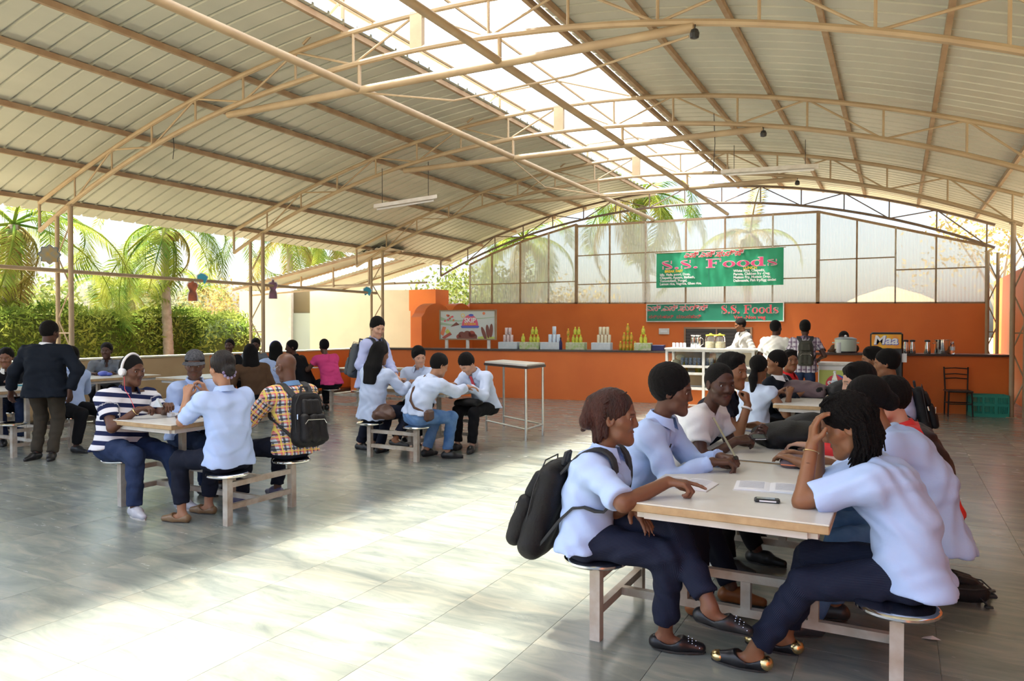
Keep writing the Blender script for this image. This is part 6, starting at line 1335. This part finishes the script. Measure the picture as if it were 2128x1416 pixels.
clip.tube([P(.045,-.092,.075)-lo, P(.048,-.110,.02)-lo, P(.045,-.105,-.035)-lo], .004, 6); clip.build('hair_clip', mat('clip_brown', (.30,.09,.04), .3), w1['root'])
for k in range(12):
    x = .055+.012*math.sin(k*2); z0 = .09-.012*k; MB().tube([P(.02*math.cos(k), .05-.02*(k % 4), .125-.006*k)-lo, P(x+.02, -.02-.01*(k % 3), z0*.7+.02)-lo, P(.03,-.11,.03-.01*(k % 5))-lo], [.004,.006,.003], 5).build('hair_lock', HAIR['brown'], w1['root'], smooth=True)
# woman in the bun: flowered tie
P, lo = wb['P'], wb['loc']
mb = MB()
for k in range(10): a = k*.628; mb.ell(P(.045*math.cos(a),-.118,-.035+.04*math.sin(a))-lo, (.014,.010,.014))
mb.build('hair_tie', mat('tie_purple', (.10,.05,.16), .6, col2=(.45,.40,.55), nscale=40), wb['root'])
# headband
P, lo = hb_['P'], hb_['loc']; MB().tube([P(.092*math.cos(a), -.01+.02*math.sin(a), .02+.115*math.sin(a))-lo for a in np.linspace(0, math.pi, 15)], .016, 6).build('headband', mat('band_blue', (.03,.06,.55), .5), hb_['root'])
# cap
P, MH, lo = cp['P'], cp['MH'], cp['loc']; F = Field(); F.ell(P(0,-.012,.055), np.array((.088,.106,.092))*1.05, np.array(MH), .01); F.plane(P(0,0,.048), MH@Vector((0,-.18,1)), .004); mcap = mat('cap_dark', (.030,.032,.038), .75, col2=(.10,.10,.11), nscale=60)
capo = field_obj('cap', F, .008, mcap, cp['root'], lo)
vs = [];
for i in range(13):
    a = math.radians(15+150*i/12); vs += [P(.086*math.cos(a),.075+.02*math.sin(a),.055)-lo, P(.098*math.cos(a),.080+.105*math.sin(a),.048-.004*math.cos(2*a))-lo]
MB().add(vs+[v-Vector((0,0,.006)) for v in vs], [(2*i,2*i+1,2*i+3,2*i+2) for i in range(12)]+[(26+2*i+2,26+2*i+3,26+2*i+1,26+2*i) for i in range(12)]+[(2*i+1,26+2*i+1,26+2*i+3,2*i+3) for i in range(12)]).build('brim', mcap, capo)
# headphones
P, MH = st['P'], st['MH']; hp = empty('headphones', st['head'], label='white over-ear headphones on the man in the striped polo', cat='headphones'); lo = Vector(st['head']); hsz = st['hs']
MB().tube([P(.092*math.cos(a), -.015, .02+.122*math.sin(a))-lo for a in np.linspace(-.1, math.pi+.1, 25)], .0125, 8).build('headband', M_['white_plastic'], hp, smooth=True)
for sx in (-1, 1):
    axv = MH@Vector((sx, 0, 0)); MB().lathe(P(sx*.082,-.010,-.006)-lo, [(.030,0),(.036,.006),(.036,.020),(.030,.028),(.010,.029)], 20, axv).build('ear_cup', M_['white_plastic'], hp, smooth=True); MB().lathe(P(sx*.072,-.010,-.006)-lo, [(.034,0),(.036,.010)], 18, axv).build('ear_cushion', M_['carton_white'], hp)
pc = [P(.088,.015,-.04)-lo, P(.10,.05,-.14)-lo, Vector((-6.10,4.12,1.02))-lo, Vector((-6.02,4.12,.90))-lo]; MB().tube(pc, .0025, 5).build('cable', M_['red_print'], hp)
# spectacles
def specs(j, dark, label=None):
    P, MH, lo = j['P'], j['MH'], j['loc']; mb = MB()
    for sx in (-1, 1):
        mb.tube([P(sx*(.034+.024*math.cos(a)), .100, .008+.018*math.sin(a))-lo for a in np.linspace(0, 2*math.pi, 13)[:-1]], .0022, 5, closed=True); mb.tube([P(sx*.058,.098,.012)-lo, P(sx*.084,.0,.010)-lo], .0022, 5)
    mb.tube([P(-.010,.104,.010)-lo, P(.010,.104,.010)-lo], .0022, 5); o = mb.build('spectacles', M_['black_plastic'] if dark else M_['silver'], j['root'])
specs(pl, False)
# ---- things on the near table
def book(label, c, ang, w, d, th, openb=True):
    e = empty('open_book' if openb else 'papers', c, ang, label=label, cat='book' if openb else 'paper'); MB().b2((-w/2-.004,-d/2-.004,0),(w/2+.004,d/2+.004,.004)).build('cover', M_['white_paint'], e)
    for sx in (-1, 1):
        vs = []
        for i in range(9):
            t = i/8; x = sx*w/2*t; z = .004+th*(1-(2*t-.75)**2*.6)*(.35 if t == 0 else 1); vs += [(x,-d/2,z),(x,d/2,z)]
        MB().add(vs+[(v[0],v[1],.004) for v in vs], [(2*i,2*i+2,2*i+3,2*i+1) if sx > 0 else (2*i+1,2*i+3,2*i+2,2*i) for i in range(8)]+[(2*i,18+2*i,18+2*i+2,2*i+2) for i in range(8)]+[(2*i+1,2*i+3,18+2*i+3,18+2*i+1) for i in range(8)]+[(16,34,35,17)]).build('page', M_['paper'], e, smooth=False)
        mb = MB()
        for k in range(9): z = .0045+th*.98; mb.b2((sx*w*.08 if sx > 0 else -w*.44, d*.38-k*d*.085, z), (w*.44 if sx > 0 else -w*.08, d*.38-k*d*.085+.003, z+.0006))
        mb.build('printed_lines', mat('print_grey', (.45,.45,.50), .8), e)
    return e
p = gz(1420, 1008, TZ); book('open white book under the pointing hand of the woman with crossed legs', (p.x, p.y, TZ), -.06, .30, .21, .016)
p = gz(1600, 1015, TZ); book('open white booklet in front of the woman with braids', (p.x, p.y, TZ), .12, .34, .22, .006)
def phone(label, c, M, sz=(.10,.045,.014)):
    e = empty('mobile_phone', c, label=label, cat='phone'); e.rotation_euler = M.to_euler(); MB().bbox((0,0,0), sz, .006).build('case', M_['black_plastic'], e); MB().b2((-sz[0]*.40,-sz[1]*.40,sz[2]/2),(sz[0]*.30,sz[1]*.40,sz[2]/2+.0006)).build('screen', mat('screen_grey', (.10,.12,.11), .1), e); MB().b2((-sz[0]*.3,-sz[1]*.52,-sz[2]*.2),(sz[0]*.35,-sz[1]*.49,sz[2]*.2)).build('trim_strip', M_['white_plastic'], e); return e
p = gz(1594, 1044, TZ); phone('black slider phone lying on the near table edge', (p.x, p.y, TZ+.009), Matrix.Rotation(.16, 3, 'Z'), (.115,.048,.018))
p = (m3['wr_l']+m3['wr_r'])/2+Vector((.095,.0,.02)); phone('black keypad phone in the hands of the man in the white t-shirt', p, Matrix.Rotation(.5, 3, 'Z')@Matrix.Rotation(.5, 3, 'X'), (.11,.052,.013))
def soft(name, label, cat, c, r, m, ang=0., extra=None, h=.012):
    c = Vector(c); e = empty(name, (c.x, c.y, c.z), label=label, cat=cat); F = Field(); R = Matrix.Rotation(ang, 3, 'Z')
    F.ell(c+Vector((0,0,r[2]*.85)), (r[0],r[1],r[2]*1.1), np.array(R), .02); 
    for sx in (-1, 1): F.cap(c+R@Vector((sx*r[0]*.72,-r[1]*.62,r[2]*.5)), c+R@Vector((sx*r[0]*.72,r[1]*.62,r[2]*.5)), r[2]*.5, r[2]*.5, .04)
    F.cap(c+R@Vector((-r[0]*.72,-r[1]*.55,r[2]*.55)), c+R@Vector((r[0]*.72,-r[1]*.55,r[2]*.55)), r[2]*.55, r[2]*.55, .04); F.plane(c+Vector((0,0,.002)), (0,0,1), .003)
    field_obj('body', F, h, m, e, c, lambda X, Y, Z: .004*np.sin(40*X+15*Y+5*np.sin(22*Z))); return e
p = gz(1655, 968, TZ); e = soft('pencil_pouch', 'maroon zipped pouch with an orange stripe on the near table', 'pouch', p, (.085,.13,.034), M_['mauve_cloth'], .2, h=.008); MB().tube([(-.07,-.125,.02),(.0,-.135,.022),(.085,-.11,.02)], .004, 5).build('zip', M_['print_orange'], e)
e = soft('shoulder_bag', 'black slouching shoulder bag across the second table', 'bag', (-.62,5.38,TZ), (.30,.26,.085), M_['pack_black'], .5); MB().tube([(-.25,.1,.05),(-.1,.2,.13),(.15,.12,.12),(.26,-.08,.05)], .012, 6).build('strap', M_['pack_strap'], e)
e = soft('shoulder_bag', 'black bag with a teal zip behind the phone of the man in white', 'bag', (-.50,5.72,TZ), (.26,.16,.10), M_['pack_black'], -.2); MB().tube([(-.2,-.12,.08),(0,-.15,.10),(.2,-.12,.08)], .005, 5).build('zip', mat('zip_teal', (.05,.25,.27), .5), e)
p = gz(1590, 868, TZ+.02); e = empty('notebook', (-1.0,6.02,TZ), .2, label='white notebook under the writing hand at the second table', cat='notebook'); MB().b2((-.14,-.10,0),(.14,.10,.012)).build('pages', M_['paper'], e); MB().b2((-.143,-.103,0),(.143,.103,.003)).build('cover', M_['print_blue'], e)
e = empty('ruler', (0,0,0), label='thin silver metal rod leaning between clasped hands', cat='ruler'); a_, b_ = gy(1482, 868, 4.55), Vector((-.80,4.22,.90)); e.location = b_; MB().bar((0,0,0), a_-b_, .013, .003).build('blade', M_['silver'], e); MB().bar((0,0,0), (a_-b_)*.06, .02, .006).build('grip', M_['black_plastic'], e)
c = m2['NB']-m2['ax']*.19+m2['Fd']*.128-m2['Rt']*-.055; MB().tube([c-m2['loc'], c+m2['ax']*.05-m2['loc']], .004, 6).build('pen', M_['black_plastic'], m2['root'])
# wrist watch and bangle
def bangle(j, k, m, r, t, name): 
    w, el = j['wr_'+k], j['el_'+k]; d = unit(w-el); c = w-d*.03; e1 = d.orthogonal().normalized(); e2 = d.cross(e1); return MB().tube([c+(e1*math.cos(a)+e2*math.sin(a))*r-j['loc'] for a in np.linspace(0, 2*math.pi, 17)[:-1]], t, 6, closed=True).build(name, m, j['root'])
bangle(m4, 'r', M_['white_plastic'], .034, .009, 'wrist_watch'); bangle(b5, 'l', M_['gold'], .034, .0022, 'bracelet')
# gold toe caps and heels of the flat shoes, ring
for k in 'lr':
    an, fd = b5['an_'+k], b5['fd_'+k]; base = an-Vector((0,0,.078)); MB().ell(base+fd*.165+Vector((0,0,.020))-b5['loc'], (.037,.037,.026), None, 18, 10).build('gold_toe', M_['gold'], b5['root'], smooth=True); MB().ell(base-fd*.055+Vector((0,0,.032))-b5['loc'], (.040,.040,.036), None, 18, 10).build('gold_heel', M_['gold'], b5['root'], smooth=True)
    an, fd = w1['an_'+k], w1['fd_'+k]; base = an-Vector((0,0,.078)); mb = MB(); sd = fd.cross(Vector((0,0,1)))
    for i in range(4):
        for q in range(5): mb.ell(base+fd*(.115+.018*i)+sd*(-.026+.013*q)+Vector((0,0,.068-.010*i-.007*abs(q-2)))-w1['loc'], (.0035,.0035,.0035), None, 6, 4)
    o = mb.build('studs', M_['silver'], w1['root']); o['kind'] = 'stuff'
# ---- second table
p = gz(1660, 825, TZ); e = soft('laptop_bag', 'mauve laptop bag lying on the table behind the black bags', 'bag', (p.x, p.y+.05, TZ), (.34,.20,.10), M_['mauve_cloth'], -.05); MB().tube([(-.33,.0,.04),(-.40,-.04,.07),(-.36,.06,.06)], .010, 6).build('handle', M_['black_plastic'], e); MB().ell((.22,-.06,.08), (.10,.13,.06)).build('end_pocket', M_['pack_black'], e, smooth=True)
p = gz(1738, 812, TZ); pet('clear plastic water bottle with a blue label on the far table', (p.x, p.y-.3, TZ), .27, .036)
soft('shoulder_bag', 'black bag heaped beside the plastic water bottle', 'bag', (-.42,9.15,TZ), (.30,.24,.12), M_['pack_black'], .2)
# ---- table with the headphones
p = gz(355, 862, TZ); e = soft('handbag', 'brown leather handbag with long straps on the wooden edged table', 'handbag', (-5.72,4.52,TZ), (.14,.09,.05), M_['leather_brown'], .4)
for k in (0, 1): MB().tube([(-.1,-.02+.05*k,.03),(-.02,-.20,.012),(.12,-.24-.04*k,.012),(.20,-.14,.012),(.12,-.02,.04)], .010, 6).build('strap', M_['leather_brown'], e)
e = empty('paper_sheet', (-5.62,4.88,TZ), .2, label='white papers by the elbow of the man in plaid', cat='paper'); MB().b2((-.10,-.14,0),(.10,.14,.006)).build('sheet', M_['paper'], e)
e = empty('paper_cup', (-5.86,4.36,TZ), label='small white paper packet beside the headphone cable', cat='packet'); MB().bbox((0,0,.02),(.06,.05,.04),.006).build('box', M_['paper'], e)
bangle(st, 'r', M_['gold'], .036, .004, 'bracelet')
mb = MB(); w_ = (st['wr_l']+st['wr_r'])/2+Vector((.09,.0,.04)); e = empty('sandwich', w_, label='half-eaten sandwich in the hands of the man in the striped polo', cat='sandwich'); MB().prism([(-.045,-.03),(.045,-.03),(.0,.05)], Matrix(((.9,0,.3,0),(.3,0,-.9,0),(0,1,0,0),(0,0,0,1))), .03).build('bread', M_['carton_white'], e); MB().prism([(-.04,-.02),(.045,-.02),(.0,.04)], Matrix(((.9,0,.3,.003),(.3,0,-.9,-.009),(0,1,0,0),(0,0,0,1))), .006).build('filling', M_['print_green'], e)
# ---- students' table
e = soft('shoulder_bag', 'brown leather bag hanging at the hip of the woman with loose hair', 'handbag', (-5.66,7.22,.50), (.12,.07,.10), M_['leather_brown'], .5)
e = soft('satchel', 'black satchel on the lap of the writing student', 'satchel', (-5.08,8.30,.60), (.20,.13,.05), M_['pack_black'], .1)
j = wg; pts = [j['NB']-j['Rt']*.07+j['ax']*.055+j['Fd']*.02, j['NB']-j['Rt']*.06+j['ax']*.035-j['Fd']*.075, j['NB']-j['Rt']*.045-j['ax']*.06-j['Fd']*.135, j['che']-j['Fd']*.165-j['Rt']*.01, j['mid'].lerp(j['che'],.5)-j['Fd']*.165+j['Rt']*.03, j['mid']-j['Fd']*.160+j['Rt']*.07, j['hip'].lerp(j['mid'],.6)-j['Fd']*.13+j['Rt']*.14, j['hip']+j['Rt']*.20-j['Fd']*.05+j['ax']*.08]; lo = pts[-1]
e = empty('messenger_bag', lo, label='brown messenger bag strap and pouch worn by the student in blue jeans', cat='bag'); MB().tube([p_-lo for p_ in pts], .016, 6).build('strap', M_['leather_brown'], e); MB().bbox((.04,.06,-.05),(.07,.20,.14),.025,.2).build('pouch', M_['leather_brown'], e)
for q, (x, y) in enumerate(((-5.30,8.02),(-5.75,7.95))): e = empty('exercise_book', (x, y, TZ), .3*q, label=('open exercise book under the hands of the bending student', 'exercise book before the woman with loose hair')[q], cat='book'); MB().b2((-.13,-.09,0),(.13,.09,.010)).build('pages', M_['paper'], e); MB().b2((-.133,-.093,0),(.133,.093,.003)).build('cover', M_['print_blue'], e)
j = wr; c = j['NB']-j['ax']*.05+j['Fd']*.11; MB().prism([(-.02,0),(.02,0),(.028,-.16),(0,-.19),(-.028,-.16)], Matrix.Translation(c-j['loc'])@Matrix(((j['Rt'].x,j['ax'].x,j['Fd'].x,0),(j['Rt'].y,j['ax'].y,j['Fd'].y,0),(0,j['ax'].z,0,0),(0,0,0,1))), .006).build('necktie', M_['red_print'], j['root'])
# ---- tables by the hedge
e = empty('teal_folder', (-10.85,5.75,TZ), .3, label='teal folder on the table behind the man in the suit', cat='folder'); MB().b2((-.16,-.12,0),(.16,.12,.018)).build('cover', mat('teal', (.05,.32,.38), .5), e); MB().b2((-.155,-.115,.018),(.155,.115,.026)).build('paper', M_['paper'], e)
e = empty('blue_cap', (-11.8,7.5,TZ), label='crumpled blue cloth before the man in the grey shirt', cat='cloth'); MB().ell((0,0,.04),(.10,.08,.045)).build('fold', M_['print_blue'], e, smooth=True); MB().ell((.09,.04,.03),(.06,.05,.03)).build('fold', M_['print_blue'], e, smooth=True)
e = empty('exercise_book', (-10.42,10.95,TZ), .2, label='white book in front of the woman in the pink top', cat='book'); MB().b2((-.12,-.09,0),(.12,.09,.012)).build('pages', M_['paper'], e); MB().b2((-.123,-.093,0),(.123,.093,.003)).build('cover', M_['white_paint'], e)
# ---- scraps of paper on the floor
for (x, y), lab in (((1967, 1111), 'crumpled white paper scrap on the floor beyond the floor backpack'), ((1934, 1330), 'torn white paper scrap on the floor beside the steel seat post'), ((1523, 1232), 'small white paper scrap under the near table')):
    p = gz(x, y); mb = MB(); vs = [Vector((random.uniform(-.045,.045), random.uniform(-.03,.03), .004+random.random()*.012)) for _ in range(4)]; vs = [(-.045,-.012,.004),(.0,-.028,.012),(.05,.004,.005),(.01,.025,.014),(-.03,.018,.003)]
    o = MB().add(vs, [(0,1,3,4),(1,2,3)]).build('paper_scrap', M_['paper'], None, loc=None); o.location = p; tag(o, lab, 'paper', 'paper scraps on the floor')
# ---- cords hanging under the roof
for (x, y, z0, z1), lab in (((-2.6,11.7,5.05,4.1), 'thin cord dangling from the middle roof truss'), ((-9.9,7.44,4.62,4.25), 'wire ends dangling from the truss nearest the man in the suit')):
    o = MB().tube([(x,y,z0),(x+.02,y,(z0+z1)/2),(x-.01,y,z1)], .006, 5).build('hanging_cord', M_['black_plastic']); tag(o, lab, 'cord')
a_, b_ = Vector((-6.22,15.99,4.72)), Vector((-4.2,15.99,4.5)); o = MB().tube([(-6.22,11.71,4.7),(-6.0,12.6,4.35),(-5.2,13.8,4.3),(-4.4,15.9,4.66)], .010, 6).build('slack_cable', M_['beam_paint']); tag(o, 'slack pale cable looping between two tie tubes under the skylight', 'cable')
o = MB().tube([(-6.22,7.44,4.72),(-4.8,7.5,4.42),(-3.2,7.44,4.45),(-1.9,7.40,4.62)], .013, 6).build('slack_cable', M_['beam_paint']); tag(o, 'pale cable running to the nearest black lamp holder', 'cable')
